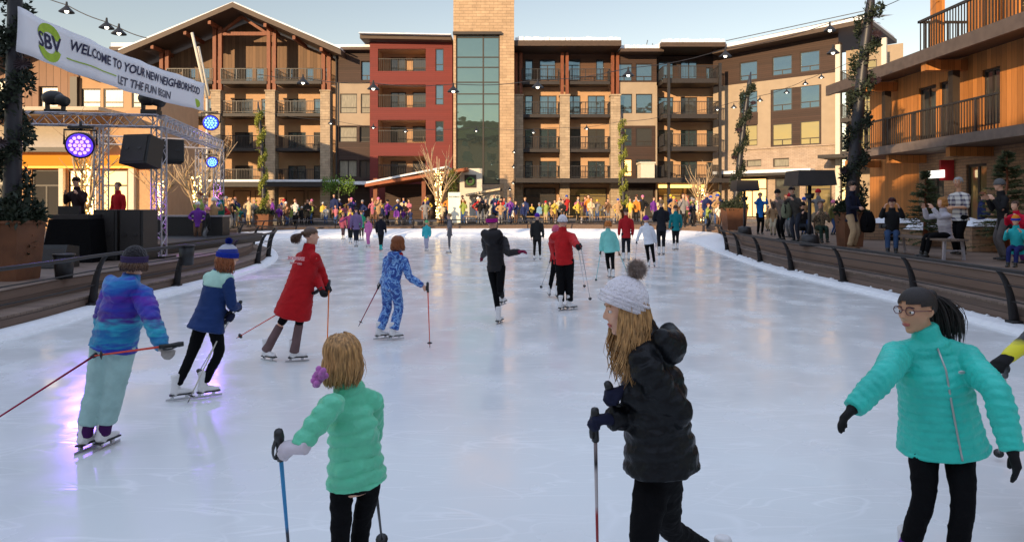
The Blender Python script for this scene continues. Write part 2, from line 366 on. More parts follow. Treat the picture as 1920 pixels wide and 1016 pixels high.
# hills behind the camera: they stand mirrored in the tower glass
def hill(name, cx, cy, L, Dp, Hh, mat, seed, rot=0):
    mb = MB(); nx, ny = 60, 14
    for j in range(ny+1):
        for i in range(nx+1):
            u = i/nx*2-1; v = j/ny
            h = Hh*math.sin(math.pi*min(1, v*1.0)*.5)*(0.55+.45*math.cos(u*1.3)) * (1+.35*noise.noise(Vector((u*2.2+seed, v*1.5, 0)))) + 3*noise.noise(Vector((u*9, v*6, seed)))
            x = u*L/2; y = v*Dp
            c, s = math.cos(rot), math.sin(rot)
            mb.v.append(Vector((cx + x*c - y*s, cy + x*s + y*c, max(-1, h)*(1 if j else 0) - .5)))
    for j in range(ny):
        for i in range(nx): a = j*(nx+1)+i; mb.f.append((a, a+1, a+nx+2, a+nx+1))
    return struct(mb.build(name, mat, smooth=True))
hillm = M('hill_scrub', (.17,.12,.03), .95, .5, .03, .6, .4)
hill('hill', 0, -260, 1500, 260, 82, hillm, 3.1, math.pi)
# snow heaps and chips along the right rink edge
chips = MB(); rr = random.Random(5)
for i, p in enumerate(offs(.3)):
    if p.y < 8 or p.y > 36 or p.x < 0: continue
    for k in range(3):
        q = p + Vector((rr.uniform(-.12,.16), rr.uniform(-.4,.4), rr.uniform(.02,.1))); r = rr.uniform(.02,.06)
        chips.ell(q, r*1.5, r*1.2, r*.8, nu=6, nv=4, jit=.25, seed=k+i*10)
o = chips.build('snow_crumbs', kerbsnow); tag(o, kind='stuff')
# ---------------------------------------------------------------- railings
fin = M('rail_steel', (.016,.014,.015), .55, .2, 8, 0, 30, .2)
def railing(name, label, sel, step=2.85, group=None):
    pts = offs(lambda p: kw(p)-.07)
    n = len(pts); idx = [i for i in range(n) if sel(pts[i])]
    # order as one run
    st = next((i for i in idx if (i-1) % n not in idx), idx[0]); run = []
    i = st
    while i in idx and len(run) < n: run.append(i); i = (i+1) % n
    P = [pts[k] for k in run]; N_ = []
    for k in run:
        t = (RB[(k+2) % n]-RB[k-2]).normalized(); N_.append(Vector((-t.y, t.x, 0)))
    root = thing(name, P[0], label, 'railing', group)
    off = P[0]; rail = MB(); wires = MB()
    base = [plat(p)*.2 for p in P]
    topz = [1.0-.09*max(0, min(1, (p.x+5)/10)) for p in P]
    rail.tube([p-nn*.27+Vector((0,0,z)) for p, nn, z in zip(P, N_, topz)], .032, 8)
    for fz, fo in ((.35,.05),(.62,.1)):
        wires.tube([p-nn*(.02+fo)+Vector((0,0,.1+z*fz)) for p, nn, z in zip(P, N_, topz)], .012, 5)
    rail.build('top_rail', fin, root, True, off); wires.build('rail_wire', fin, root, True, off)
    d = 0; nxt = 0.4
    for a in range(len(P)-1):
        seg = (P[a+1]-P[a]).length
        while nxt <= d+seg:
            t = (nxt-d)/seg; p = P[a].lerp(P[a+1], t); nn = N_[a].lerp(N_[a+1], t).normalized(); z = topz[a]*(1-t)+topz[a+1]*t
            tg = Vector((-nn.y, nn.x, 0)); m = MB(); prof = [(0, .0, .11), (.3, .04, .095), (.6, .1, .075), (.85, .2, .055), (1, .32, .04)]
            m.loft([p-nn*o_*.85+Vector((0,0,.06+(z-.06)*f)) for f, o_, wd in prof], [(.032, wd*.78) for f, o_, wd in prof], tg, 8, None, .1)
            m.box(p.x-.09, p.y-.09, .05, p.x+.09, p.y+.09, .12)
            m.build('post', fin, root, True, off); nxt += step
        d += seg
    return root
railing('rink_railing', 'dark steel railing with leaning posts along the right side of the rink', lambda p: p.x > 4 and 3 < p.y < 37, 2.85, 'railings round the rink')
railing('rink_railing', 'dark steel railing with leaning posts along the left side of the rink, before the stage', lambda p: p.x < -5 and 3 < p.y < 33, 2.95, 'railings round the rink')
railing('rink_railing', 'dark railing around the far end of the rink before the standing crowd', lambda p: p.y >= 35.5 and -15 < p.x < 10.5, 2.4, 'railings round the rink')
# ---------------------------------------------------------------- buildings
def window(parent, x0, x1, z0, z1, y, style='pic', gm=None, fr=.07, name='window', off=None):
    """framed window standing at depth y; pane = sub-part"""
    f = MB(); t = fr; d = .1
    f.box(x0, y-d/2, z0, x1, y+d/2, z0+t); f.box(x0, y-d/2, z1-t, x1, y+d/2, z1)
    f.box(x0, y-d/2, z0+t, x0+t, y+d/2, z1-t); f.box(x1-t, y-d/2, z0+t, x1, y+d/2, z1-t)
    w_, h_ = x1-x0, z1-z0
    if style == 'pic':      # big pane over two small lower lights
        zt = z0+h_*.27; f.box(x0+t, y-.04, zt-t/2, x1-t, y+.04, zt+t/2); xm = (x0+x1)/2; f.box(xm-t/2, y-.04, z0+t, xm+t/2, y+.04, zt-t/2)
    elif style == 'door':
        xm = (x0+x1)/2; f.box(xm-t*.6, y-.04, z0+t, xm+t*.6, y+.04, z1-t)
    elif style == 'sash':
        zt = z0+h_*.3; f.box(x0+t, y-.04, zt-t/2, x1-t, y+.04, zt+t/2)
    elif style == 'trans':
        xm = (x0+x1)/2; zt = z0+h_*.72; f.box(x0+t, y-.04, zt-t/2, x1-t, y+.04, zt+t/2); f.box(xm-t/2, y-.04, z0+t, xm+t/2, y+.04, zt-t/2)
    fo = f.build(name, framem, parent)
    p = MB(); p.box(x0+t, y-.012, z0+t, x1-t, y+.012, z1-t)
    p.build('pane', gm or glass, fo)
    return fo
def balcony(parent, x0, x1, z, y0, y1, rail=1.05, sp=.13, th=.28, endrails=True):
    s = MB(); s.box(x0, y0, z-th, x1, y1, z); so = s.build('balcony_slab', slabm, parent)
    r = MB(); yy = y0+.05
    r.box(x0, yy-.03, z+rail-.06, x1, yy+.03, z+rail); r.box(x0, yy-.02, z+.08, x1, yy+.02, z+.12)
    n = int((x1-x0)/sp)
    for i in range(n+1):
        x = x0 + (x1-x0)*i/max(1, n); b = .035 if i % 10 == 0 else .012
        r.box(x-b, yy-b, z+.1, x+b, yy+b, z+rail-.03)
    if endrails:
        for xe in (x0+.02, x1-.02):
            r.box(xe-.02, yy+.03, z+rail-.06, xe+.02, y1, z+rail)
            k = int((y1-yy)/sp)
            for j in range(1, k): r.box(xe-.011, yy+j*sp-.011, z+.1, xe+.011, yy+j*sp+.011, z+rail-.04)
    r.build('balcony_rail', darkmetal, parent)
glasswarm = MGlass('warm_room_glass', (.42,.33,.16), .5, .05)
curtain = M('curtained_pane', (.24,.22,.17), .3, .25, 2, stretch=(6,6,1))
litwin = MEmit('lit_window', (1, .62, .22), .8)
def gpick(i, warm=.15):
    r = random.Random(i*7+3).random()
    return glassdark if r < .32 else (curtain if r < .42 else (litwin if r < .47 else glass))

YB = 58.0
X = lambda px, Y=YB: (px-960)*Y/F
Z = lambda py, Y=YB: CAM_Z + (HOR-py)*Y/F
# one Empty at the facade line; child coordinates: x as in the place, y from the facade, z up
def lodge_root(name, label, loc, rz=0): return thing(name, loc, label, 'building', None, rz)

# --- A: gabled lodge, left of centre
A = lodge_root('gabled_lodge', 'lodge with a broad brown gable and rusty timber posts left of the red block', (0, YB, .8))
z_ = lambda py, Y=YB: Z(py, Y) - .8
wl = MB(); holes = []
bays = [(300, 396), (412, 497), (516, 598)]
rows = [(178, 212), (243, 278), (308, 340)]
wins = []
for a, b in bays:
    for (t, bt) in rows:
        w1 = a+(b-a)*.10; w2 = a+(b-a)*.52; w3 = a+(b-a)*.66; w4 = a+(b-a)*.97
        for q0, q1, st in ((w1, w2, 'door'), (w3+4, w4, 'sash')):
            wins.append((X(q0), X(q1), z_(bt)+.1, z_(t), st))
for h in wins: holes.append(h[:4])
wl.wall(X(232), X(628), 0.0, z_(152), holes, 2.2, .2)
wl.build('wall', stucco, A)
for i, h in enumerate(wins): window(A, *h[:4], 2.32, h[4], gpick(i))
# top floor: dark timber wall in the gable
gw = MB(); th = []
for q0, q1, t, bt in ((418,430,112,150),(440,455,112,148),(462,478,92,148),(495,505,90,140),(520,534,85,148),(542,556,92,105),(560,574,98,150),(588,600,115,150),(330,345,112,150),(352,372,112,150),(285,296,105,128)):
    th.append((X(q0), X(q1), z_(bt), z_(t)))
gw.wall(X(232), X(640), z_(152)+.01, z_(118), th, 2.2, .2)
gz = lambda px: z_(22 + (abs(px-450))*.44) - .25
k = 24
for i in range(k):
    a = 232+(640-232)*i/k; b = 232+(640-232)*(i+1)/k
    gw.add([(X(a),2.2,z_(118)),(X(b),2.2,z_(118)),(X(b),2.2,max(z_(118), gz(b))),(X(a),2.2,max(z_(118), gz(a)))], [(0,1,2,3)])
gw.build('gable_wall', MPlank('gable_boards', (.17,.095,.05), .3, .06, .7, 0), A)
for i, h in enumerate(th): window(A, *h, 2.3, 'sash', glass)
for px in (245, 305, 405, 507, 610):      # stone pillars
    m = MB(); wd = 9 if px > 250 else 7
    m.box(X(px-wd), -.1, 0, X(px+wd), .9, z_(172)); m.box(X(px-wd)-.06, -.16, z_(172), X(px+wd)+.06, .96, z_(172)+.12)
    m.build('stone_pillar', stone, A)
    m = MB(); zt = gz(px)-.1
    for dx in (-.24, .24): m.box(X(px)+dx-.15, .2, z_(172)+.13, X(px)+dx+.15, .55, min(zt, z_(40)) if 300 < px < 600 else z_(100))
    m.box(X(px)-.42, .26, z_(155), X(px)+.42, .5, z_(150)); m.build('timber_post', wood_post, A)
for a, b in ((240, 300), (311, 397), (413, 499), (515, 602)):
    for py in (151, 212, 277, 340):
        balcony(A, X(a), X(b), z_(py), .1, 2.18)
# gable roof: two thick slopes
def slope(mb, x0, z0, x1, z1, y0, y1, th):
    mb.add([(x0,y0,z0-th),(x1,y0,z1-th),(x1,y1,z1-th),(x0,y1,z0-th),(x0,y0,z0),(x1,y0,z1),(x1,y1,z1),(x0,y1,z0)],
           [(0,3,2,1),(4,5,6,7),(0,1,5,4),(1,2,6,5),(2,3,7,6),(3,0,4,7)])
m = MB(); slope(m, X(236), z_(107), X(450), z_(15), -1.6, 12, .42); slope(m, X(450), z_(15), X(648), z_(102), -1.6, 12, .42)
rf = m.build('roof', fascia, A)
m = MB(); slope(m, X(240), z_(103)+.15, X(449), z_(13.5)+.02, -1.45, 12, .12); slope(m, X(451), z_(13.5)+.02, X(646), z_(99)+.12, -1.45, 12, .12); m.build('roof_snow', snow, rf)
for px in (300, 360, 405, 507, 560, 610):      # rafters and tie beams under the gable
    m = MB(); zz = z_(15+abs(px-450)*.43)-.55; m.box(X(px)-.12, -1.3, zz-.3, X(px)+.12, 2.1, zz); m.build('rafter_end', wood_post, A)
m = MB(); m.bar((X(405), .4, z_(62)), (X(507), .4, z_(62)), .25, .3); m.bar((X(410), .4, z_(60)), (X(450), .4, z_(30)), .2, .22); m.bar((X(502), .4, z_(64)), (X(450), .4, z_(30)), .2, .22)
m.build('gable_truss', wood_post, A)
m = MB(); m.box(X(215), -.8, z_(99), X(300), 8, z_(92)); fr_ = m.build('flat_roof', fascia, A); m = MB(); m.box(X(217), -.7, z_(92)+.003, X(268), 7.9, z_(92)+.35); m.build('roof_snow', snow, fr_)
m = MB(); m.box(X(279), 5, z_(95), X(314), 9, z_(50)); ch = m.build('chimney', stone, rf)
m = MB(); 
for xx in (X(281), X(296), X(311)): m.box(xx-.08, 5.2, z_(50), xx+.08, 5.4, z_(44))
m.box(X(276), 4.7, z_(44), X(317), 9.2, z_(42)); m.build('chimney_cap', darkmetal, ch)
# ground floor: shaded shop fronts
m = MB(); gh = []
for a, b in ((312, 350), (356, 396), (418, 452), (460, 497), (520, 556), (562, 600)): gh.append((X(a), X(b), .1, z_(356)))
for i, h in enumerate(gh): window(A, *h, 2.25, 'trans', [glassdark, glasswarm][i % 2], name='shop_window')
m = MB(); m.box(X(300), -1.2, z_(351), X(640), 2.2, z_(342)); m.build('canopy', slabm, A)
m = MB(); m.box(X(300), -1.22, z_(342)+.003, X(640), -.9, z_(340)+.1); m.build('canopy_edge', snow, A)

# --- B + C + E + F + G: the long hotel
H_ = lodge_root('long_hotel', 'long four storey hotel front with balconies and snowy roof right of the stone tower', (0, YB, .8))
B = lodge_root('link_block', 'narrow pale stucco block squeezed between the gabled lodge and the red block', (0, YB, .8))
hs = []; spec = []
for a, b, t, bt, st in ((676,697,114,150,'pic'),(636,668,175,212,'sash'),(675,697,175,212,'sash')): spec.append((X(a),X(b),z_(bt),z_(t),st))
low = [(634,668,237,266,'sash'),(673,697,237,266,'sash'),(634,668,300,332,'door'),(673,697,300,332,'door')]
lowh = [(X(a),X(b),z_(bt),z_(t),st) for a,b,t,bt,st in low]
m = MB(); m.wall(X(628), X(699), z_(235), z_(154), [q[:4] for q in spec], 0.3); m.build('wall', stucco2, B)
m = MB(); m.wall(X(628), X(699), z_(154)+.003, z_(92), [q[:4] for q in spec], 0.2); m.build('siding_wall', brownside, B)
m = MB(); m.wall(X(628), X(699), 0, z_(235)-.003, [q[:4] for q in lowh], 0.2); m.build('siding_panel', brownside, B)
for i, q in enumerate(spec+lowh): window(B, *q[:4], .42, q[4], [glass, curtain, curtain, curtain, glassdark, curtain, glassdark][i])
m = MB(); m.box(X(626), -.5, z_(96), X(700), 6, z_(91)); rf = m.build('roof', fascia, B); m = MB(); m.box(X(630), -.4, z_(91)+.003, X(697), 6, z_(86)); m.build('roof_snow', snow, rf)
for px in (628,): m = MB(); m.tube([(X(px+2), .1, .1), (X(px+2), .1, z_(95))], .07, 6); m.build('downpipe', darkmetal, B)
m = MB(); m.box(X(628), -1.2, z_(347), X(700), .3, z_(341)); m.build('canopy', snow, B)

C_ = lodge_root('red_block', 'dark red sided block with four recessed balconies beside the stone tower', (0, YB, .8))
yC = -1.0; rec = [(713,801,97,138),(713,801,163,205),(713,801,228,270),(713,801,294,334)]
nar = [(819,834,97,138),(819,834,163,200),(819,834,230,268)]
hs = [(X(a),X(b),z_(bt),z_(t)) for a,b,t,bt in rec+nar]
m = MB(); m.wall(X(698), X(850), 0, z_(84), hs, yC, .25); m.box(X(698), yC+.002, 0, X(698)+.02, 1, z_(84)); m.box(X(850)-.02, yC+.002, 0, X(850), 1, z_(84)); m.build('wall', redside, C_)
for (a,b,t,bt) in rec:
    m = MB(); x0,x1,z0,z1 = X(a),X(b),z_(bt),z_(t)
    m.add([(x0,1.2,z0),(x1,1.2,z0),(x1,1.2,z1),(x0,1.2,z1)],[(0,1,2,3)]); m.add([(x0,yC+.25,z0),(x0,1.2,z0),(x0,1.2,z1),(x0,yC+.25,z1)],[(0,1,2,3)]); m.add([(x1,yC+.25,z0),(x1,1.2,z0),(x1,1.2,z1),(x1,yC+.25,z1)],[(0,1,2,3)])
    m.add([(x0,yC+.25,z1),(x1,yC+.25,z1),(x1,1.2,z1),(x0,1.2,z1)],[(0,1,2,3)]); m.add([(x0,yC+.25,z0),(x1,yC+.25,z0),(x1,1.2,z0),(x0,1.2,z0)],[(0,1,2,3)])
    m.build('balcony_recess', stucco, C_)
    window(C_, x0+.7, x0+2.0, z0+.02, z1-.3, 1.12, 'door', glassdark); window(C_, x0+2.6, x1-.1, z0+.3, z1-.3, 1.12, 'sash', glassdark)
    r = MB(); r.box(x0, yC+.05, z0+1.0, x1, yC+.11, z0+1.06)
    for i in range(28): xx = x0+(x1-x0)*i/27; r.box(xx-.012, yC+.06, z0, xx+.012, yC+.09, z0+1)
    r.build('balcony_rail', darkmetal, C_)
for (a,b,t,bt) in nar: window(C_, X(a), X(b), z_(bt), z_(t), yC+.12, 'sash', glass)
m = MB(); slope(m, X(684), z_(75), X(850), z_(78), -1.9, 6, .34); rf = m.build('roof', fascia, C_)
m = MB(); slope(m, X(684), z_(74)+.02, X(850), z_(77)+.02, -2.3, 6, .08); m.build('roof_snow', snow, rf)

T = lodge_root('stone_tower', 'tall pale stone tower with a full height glass front, taller than everything else', (0, YB, .8))
yT = -2.0; z2 = lambda py: Z(py, YB+yT)-.8; X2 = lambda px: X(px, YB+yT)
m = MB(); m.wall(X2(850), X2(964), 0, z2(-60), [(X2(855), X2(937), z2(346), z2(66))], yT, .35); m.box(X2(850), yT+.003, 0, X2(850)+.05, 8, z2(-60)); m.box(X2(964)-.05, yT+.003, 0, X2(964), 8, z2(-60)); m.box(X2(850), 7.9, 0, X2(964), 8, z2(-60)); m.box(X2(849), yT-.05, z2(-60), X2(965), 8, z2(-64))
m.build('wall', stone2, T)
f = MB(); x0, x1, zb, zt = X2(855), X2(937), z2(346), z2(66)
yy = yT+.2
for px in (855.8, 906, 936): f.box(X2(px)-.06, yy-.06, zb, X2(px)+.06, yy+.06, zt)
for py in (70, 107, 126, 154, 176, 195, 345): f.box(x0+.07, yy-.05, z2(py)-.045, x1-.07, yy+.05, z2(py)+.045)
f.box(x0-.25, yT-.25, z2(66), x1+.15, yT+.1, z2(61))
fo = f.build('curtain_wall', framem, T); p = MB(); p.box(x0+.05, yy-.012, zb, x1-.05, yy+.012, zt); p.build('pane', MGlass('tower_glass', (.23,.31,.29), .9, .02, .008), fo)
m = MB(); m.box(X2(866), yT-.02, 0, X2(936), yT+.1, z2(352)); m.build('door_surround', stone, T)

# long hotel right of the tower
rows4 = [(103,143),(174,214),(238,278),(300,334)]
cols = [(985,1000,'sash'),(1013,1046,'door'),(1064,1092,'door'),(1106,1139,'door')]
def colwins(cols, rows): return [(X(a),X(b),z_(bt)+.06,z_(t),st) for a,b,st in cols for t,bt in rows]
low = colwins(cols, rows4[1:]); top = colwins([(985,1000,'sash'),(1013,1044,'trans'),(1060,1092,'trans'),(1122,1137,'sash')], [(104,146)])
yE = 1.6
m = MB(); m.wall(X(962), X(1156), 0, z_(154), [q[:4] for q in low], yE); m.build('wall', stucco, H_)
m = MB(); m.wall(X(962), X(1156), z_(154)+.003, z_(92), [q[:4] for q in top], yE); m.build('siding_wall', MPlank('warm_siding', (.12,.06,.035), .16, .1, .7, 1), H_)
for i, q in enumerate(low+top): window(H_, *q[:4], yE+.12, q[4], glass if q[2] > z_(220) else gpick(i+40))
for px in (972, 1059, 1154):
    m = MB(); wd = 9
    m.box(X(px-wd), -.1, 0, X(px+wd), .9, z_(180)); m.box(X(px-wd)-.06, -.16, z_(180), X(px+wd)+.06, .96, z_(180)+.12); m.build('stone_pillar', stone, H_)
    m = MB()
    for dx in (-.2, .22): m.box(X(px)+dx-.13, .2, z_(180)+.13, X(px)+dx+.13, .5, z_(98))
    m.build('timber_post', wood_post, H_)
for a, b in ((979, 1049), (1069, 1144)):
    for py in (152, 214, 279, 334): balcony(H_, X(a), X(b), z_(py), .05, yE-.02)
m = MB(); m.box(X(962), -1.5, z_(94), X(1160), 7, z_(84)); rf = m.build('roof', fascia, H_)
def snowroof(mb, x0, x1, y0, y1, z, seed):
    n = 40; rnd = random.Random(seed)
    for i in range(n):
        a = x0+(x1-x0)*i/n; b = x0+(x1-x0)*(i+1)/n
        h = .16+.22*abs(noise.noise(Vector((i*.35, seed, 0)))); yy = y0-.05+.15*abs(noise.noise(Vector((i*.5, seed, 7))))
        mb.box(a, yy, z+.003, b, y1, z+h+.08)
m = MB(); snowroof(m, X(966), X(1158), -1.4, 7, z_(84), 1); m.build('roof_snow', snow, rf)
# F: flat bay with paired windows
F1 = [(1157,1187,'pic'),(1194,1225,'pic')]
w1 = colwins(F1, [(118,152)]); w2 = colwins(F1, [(175,213)]); w3 = colwins(F1, [(239,275),(298,332)])
yF = .4
m = MB(); m.wall(X(1156), X(1233), z_(153), z_(96), [q[:4] for q in w1], yF); m.build('siding_wall', brownside, H_)
m = MB(); m.wall(X(1156), X(1233), z_(235), z_(153)-.003, [q[:4] for q in w2], yF); m.build('wall', stucco2, H_)
m = MB(); m.wall(X(1156), X(1233), 0, z_(235)-.003, [q[:4] for q in w3], yF+.05); m.build('siding_panel', brownside, H_)
for i, q in enumerate(w1+w2+w3): window(H_, *q[:4], yF+.14, q[4], glass if i < 4 else gpick(i+90))
m = MB(); m.tube([(X(1232), .25, .2), (X(1232), .25, z_(160))], .08, 6); m.build('downpipe', stucco2, H_)
m = MB(); m.box(X(1160), -1, z_(102), X(1240), 7, z_(96)); rf = m.build('roof', fascia, H_); m = MB(); snowroof(m, X(1160), X(1238), -.9, 7, z_(96), 2); m.build('roof_snow', snow, rf)
# G: balcony stack with dark steel posts
G1 = [(1242,1271,'pic'),(1285,1317,'door')]
w1 = colwins(G1, [(107,146)]); w2 = colwins(G1, [(177,212),(240,274),(300,334)]); w1 += [(X(1334),X(1358),z_(150),z_(120),'pic')]; w2 += [(X(1335),X(1362),z_(bt),z_(t),'sash') for t, bt in ((177,210),(240,276),(302,334))]
m = MB(); m.wall(X(1233), X(1368), z_(153), z_(98), [q[:4] for q in w1], yE); m.build('siding_wall', brownside, H_)
m = MB(); m.wall(X(1233), X(1368), 0, z_(153)-.003, [q[:4] for q in w2], yE); m.build('wall', stucco, H_)
for i, q in enumerate(w1+w2): window(H_, *q[:4], yE+.12, q[4], glass if i < 4 else gpick(i+60))
for py in (152, 217, 277, 334): balcony(H_, X(1238), X(1340), z_(py), -1.2, yE-.02, 1.05, .13, .38)
for px in (1247, 1341):
    m = MB(); m.box(X(px)-.11, -1.45, 0, X(px)+.11, -1.23, z_(125)); m.build('steel_post', darkmetal, H_)
m = MB(); m.box(X(1232), -1.6, z_(96), X(1350), 7, z_(88)); rf = m.build('roof', fascia, H_); m = MB(); snowroof(m, X(1234), X(1348), -1.5, 7, z_(88), 3); m.build('roof_snow', snow, rf)
rr = random.Random(3)
m = MB()
for i in range(26): px = 985+i*14+rr.uniform(-4, 4); m.tube([(X(px), rr.uniform(0,3), z_(86)), (X(px), rr.uniform(0,3), z_(72+rr.uniform(-4,5)))], .03, 4)
m.build('snow_guard', darkmetal, H_)
m = MB(); m.box(X(962), 2.1, 0, X(1385), 2.6, z_(92)); m.build('core_wall', brownside, H_)
m = MB(); m.box(X(628), .7, 0, X(699), 1.4, z_(96)); m.build('core_wall', brownside, B)
# ground floor: dark canopy and lit shop fronts
m = MB(); m.box(X(966), -2.0, z_(344), X(1370), 1.5, z_(336)); m.build('canopy', slabm, H_)
gh = [(984,1044,'trans'),(1070,1142,'trans'),(1166,1226,'trans'),(1240,1290,'trans'),(1296,1336,'trans')]
for i, (a, b, st) in enumerate(gh): window(H_, X(a), X(b), .1, z_(352), yF-.1 if 1150 < a < 1230 else yE-.08, st, glasswarm if i % 2 else glassdark, .09, 'shop_window')
m = MB(); m.box(X(1240), .9, z_(352), X(1330), 1.1, z_(346)); m.build('shop_light', MEmit('shop_glow', (1, .55, .15), 1.6), H_)
m = MB(); m.box(X(1195), -1.6, z_(335), X(1220), 0, z_(309)); m.box(X(1193), -1.65, z_(309), X(1222), .05, z_(306)); m.build('roof_vent_box', whitem, H_)

# --- wing: angled block to the right
WX0, WY0 = 18.6, 58.0; wd_ = Vector((1.14, -1.0, 0)); wl_ = wd_.length; wu = wd_/wl_
def ws(px, dy=0):
    k_ = (px-960)/F; s = (WY0*k_-WX0)/(1.14+k_); return s*wl_
def wz(py, px):
    s = ws(px)/wl_; return CAM_Z+(HOR-py)*(WY0-s)/F - .8
Wg = lodge_root('angled_wing', 'angled hotel wing with pale stucco, brown siding and big blue windows at the right', (WX0, WY0, .8), math.atan2(-1.0, 1.14))
w1 = []; w2 = []; w3 = []; w4 = []
for a, b, y1a, y1b, y2a, y2b, y3a, y3b in ((1387,1420,116,151,172,212,235,274),(1448,1485,105,141,166,208,232,273),(1500,1537,96,134,158,203,227,271)):
    pm = (a+b)/2; w1.append((ws(a), ws(b), wz(y1b,pm), wz(y1a,pm), 'pic')); w2.append((ws(a), ws(b), wz(y2b,pm), wz(y2a,pm), 'pic')); w3.append((ws(a), ws(b), wz(y3b,pm), wz(y3a,pm), 'pic'))
w4 = [(ws(1400), ws(1428), wz(313,1410), wz(300,1410), 'x'), (ws(1450), ws(1480), wz(313,1465), wz(297,1465), 'x')]
zb1 = wz(144, 1500); e1 = ws(1572)
m = MB(); m.wall(-1.6, e1, zb1, wz(80,1500)+.6, [q[:4] for q in w1], 0); m.build('siding_wall', brownside, Wg)
mid = wz(276, 1500)
m = MB(); m.box(-1.6, .34, 0, e1, 1.0, wz(88,1500)); m.build('core_wall', brownside, Wg)
m = MB(); m.wall(-1.6, ws(1445), mid, zb1-.003, [q[:4] for q in w2+w3], 0); m.wall(ws(1445), ws(1540), zb1-.003-.8, zb1-.003, [], 0); m.wall(ws(1540), e1, mid, zb1-.003, [], 0); m.build('wall', stucco2, Wg)
m = MB(); m.wall(ws(1445), ws(1540), mid, zb1-.803, [q[:4] for q in w2+w3], .06); m.build('siding_panel', brownside, Wg)
m = MB(); m.box(ws(1386), -.02, w3[0][3], ws(1421), .1, w2[0][2]); m.build('siding_panel', brownside, Wg)
m = MB(); m.wall(-1.6, e1, 0, mid-.003, [q[:4] for q in w4], -.08); m.box(0, -.2, mid-.003, e1, .05, mid+.12); m.build('brick_base', MBrick('pale_brick', (.50,.36,.26), (.42,.29,.2), (.3,.22,.16), .35, .11), Wg)
for i, q in enumerate(w1+w2+w3+w4): window(Wg, *q[:4], .12, q[4], glasswarm if 6 <= i < 9 else (curtain if i >= 9 else glass))
m = MB(); slope(m, -1.0, wz(98,1400)+.25, ws(1640), wz(62,1570)+.35, -1.5, 7, .3); rf = m.build('roof', fascia, Wg)
zr = wz(98,1400)+.27; zq = wz(62,1570)+.37
m = MB(); slope(m, -.9, zr+.28, ws(1635), zq+.28, -1.46, 7, .27); m.add([(-.9,-1.4,zr+.29),(ws(1635),-1.4,zq+.29),(ws(1635),6.8,zq+2.0),(-.9,6.8,zr+2.0)],[(0,1,2,3)]); m.build('roof_snow', snow, rf)
m = MB(); m.bar((0,-1.0,zr+.7),(ws(1635),-1.0,zq+.7),.05); m.bar((0,1.5,zr+1.1),(ws(1635),1.5,zq+1.1),.05); m.build('snow_rail', darkmetal, rf)
# balconies and bright column at the wing's outer end
for zz in (wz(222,1590), wz(160,1590), wz(284,1590)):
    balcony(Wg, e1+.3, e1+3.4, zz, -.6, 2.0, 1.05, .14, .35)
m = MB(); m.wall(e1, e1+4.0, 0, wz(85,1590), [(e1+.8,e1+2.2,zz_,zz_+2.1) for zz_ in (wz(222,1590), wz(160,1590), wz(284,1590))], 2.0); m.build('end_wall', stucco2, Wg)
for zz_ in (wz(222,1590), wz(160,1590), wz(284,1590)): window(Wg, e1+.8, e1+2.2, zz_, zz_+2.1, 2.12, 'door', glasswarm)
for xx in (e1+.15, e1+3.3):
    m = MB(); m.box(xx-.16, -.75, 0, xx+.16, -.45, wz(85,1590)); m.build('pale_column', whitem, Wg)
m = MB(); m.box(e1-.6, -3.0, wz(300,1575), e1+3.5, 0-.1, wz(294,1575)); m.build('canopy', slabm, Wg)
m = MB(); m.box(-1, -1.4, wz(330,1460), ws(1530), -.1, wz(325,1460)); m.build('canopy', slabm, Wg); m = MB(); m.box(-1, -1.35, wz(325,1460)+.003, ws(1530), -.2, wz(325,1460)+.25); m.build('canopy_snow', snow, Wg)
for i, (a, b) in enumerate(((1290+95,1440),(1455,1500),(1512,1560))): window(Wg, ws(a), ws(b), .1, wz(334,(a+b)/2), -.14, 'trans', [litwin, glassdark, glasswarm][i], .09, 'shop_window')

# --- snowy roofed building far right behind the lodge
D = thing('snowy_lodge', (39, 50, .8), 'distant low building with a grey snow dusted roof, seen over the right lodge eave', 'building')
m = MB(); m.box(-6, 0, 0, 14, 10, 8.6); m.build('wall', stucco2, D)
m = MB(); m.add([(-7,-1,8.4),(15,-1,8.8),(15,6,12.0),(-7,6,11.3),(-7,-1,8.2),(15,-1,8.5)],[(0,1,2,3),(0,1,5,4)]); m.build('roof', M('frosty_roof', (.32,.36,.42), .8, .35, 1.2), D)
for i in range(4): window(D, -5+i*3, -3.4+i*3, 3, 5, -.06, 'sash', glasswarm)

# --- right timber lodge along the rink
Rl = thing('timber_lodge', (15.2, 8, .75), 'orange timber lodge with dark balcony rails lining the right side of the terrace', 'building', None, 0)
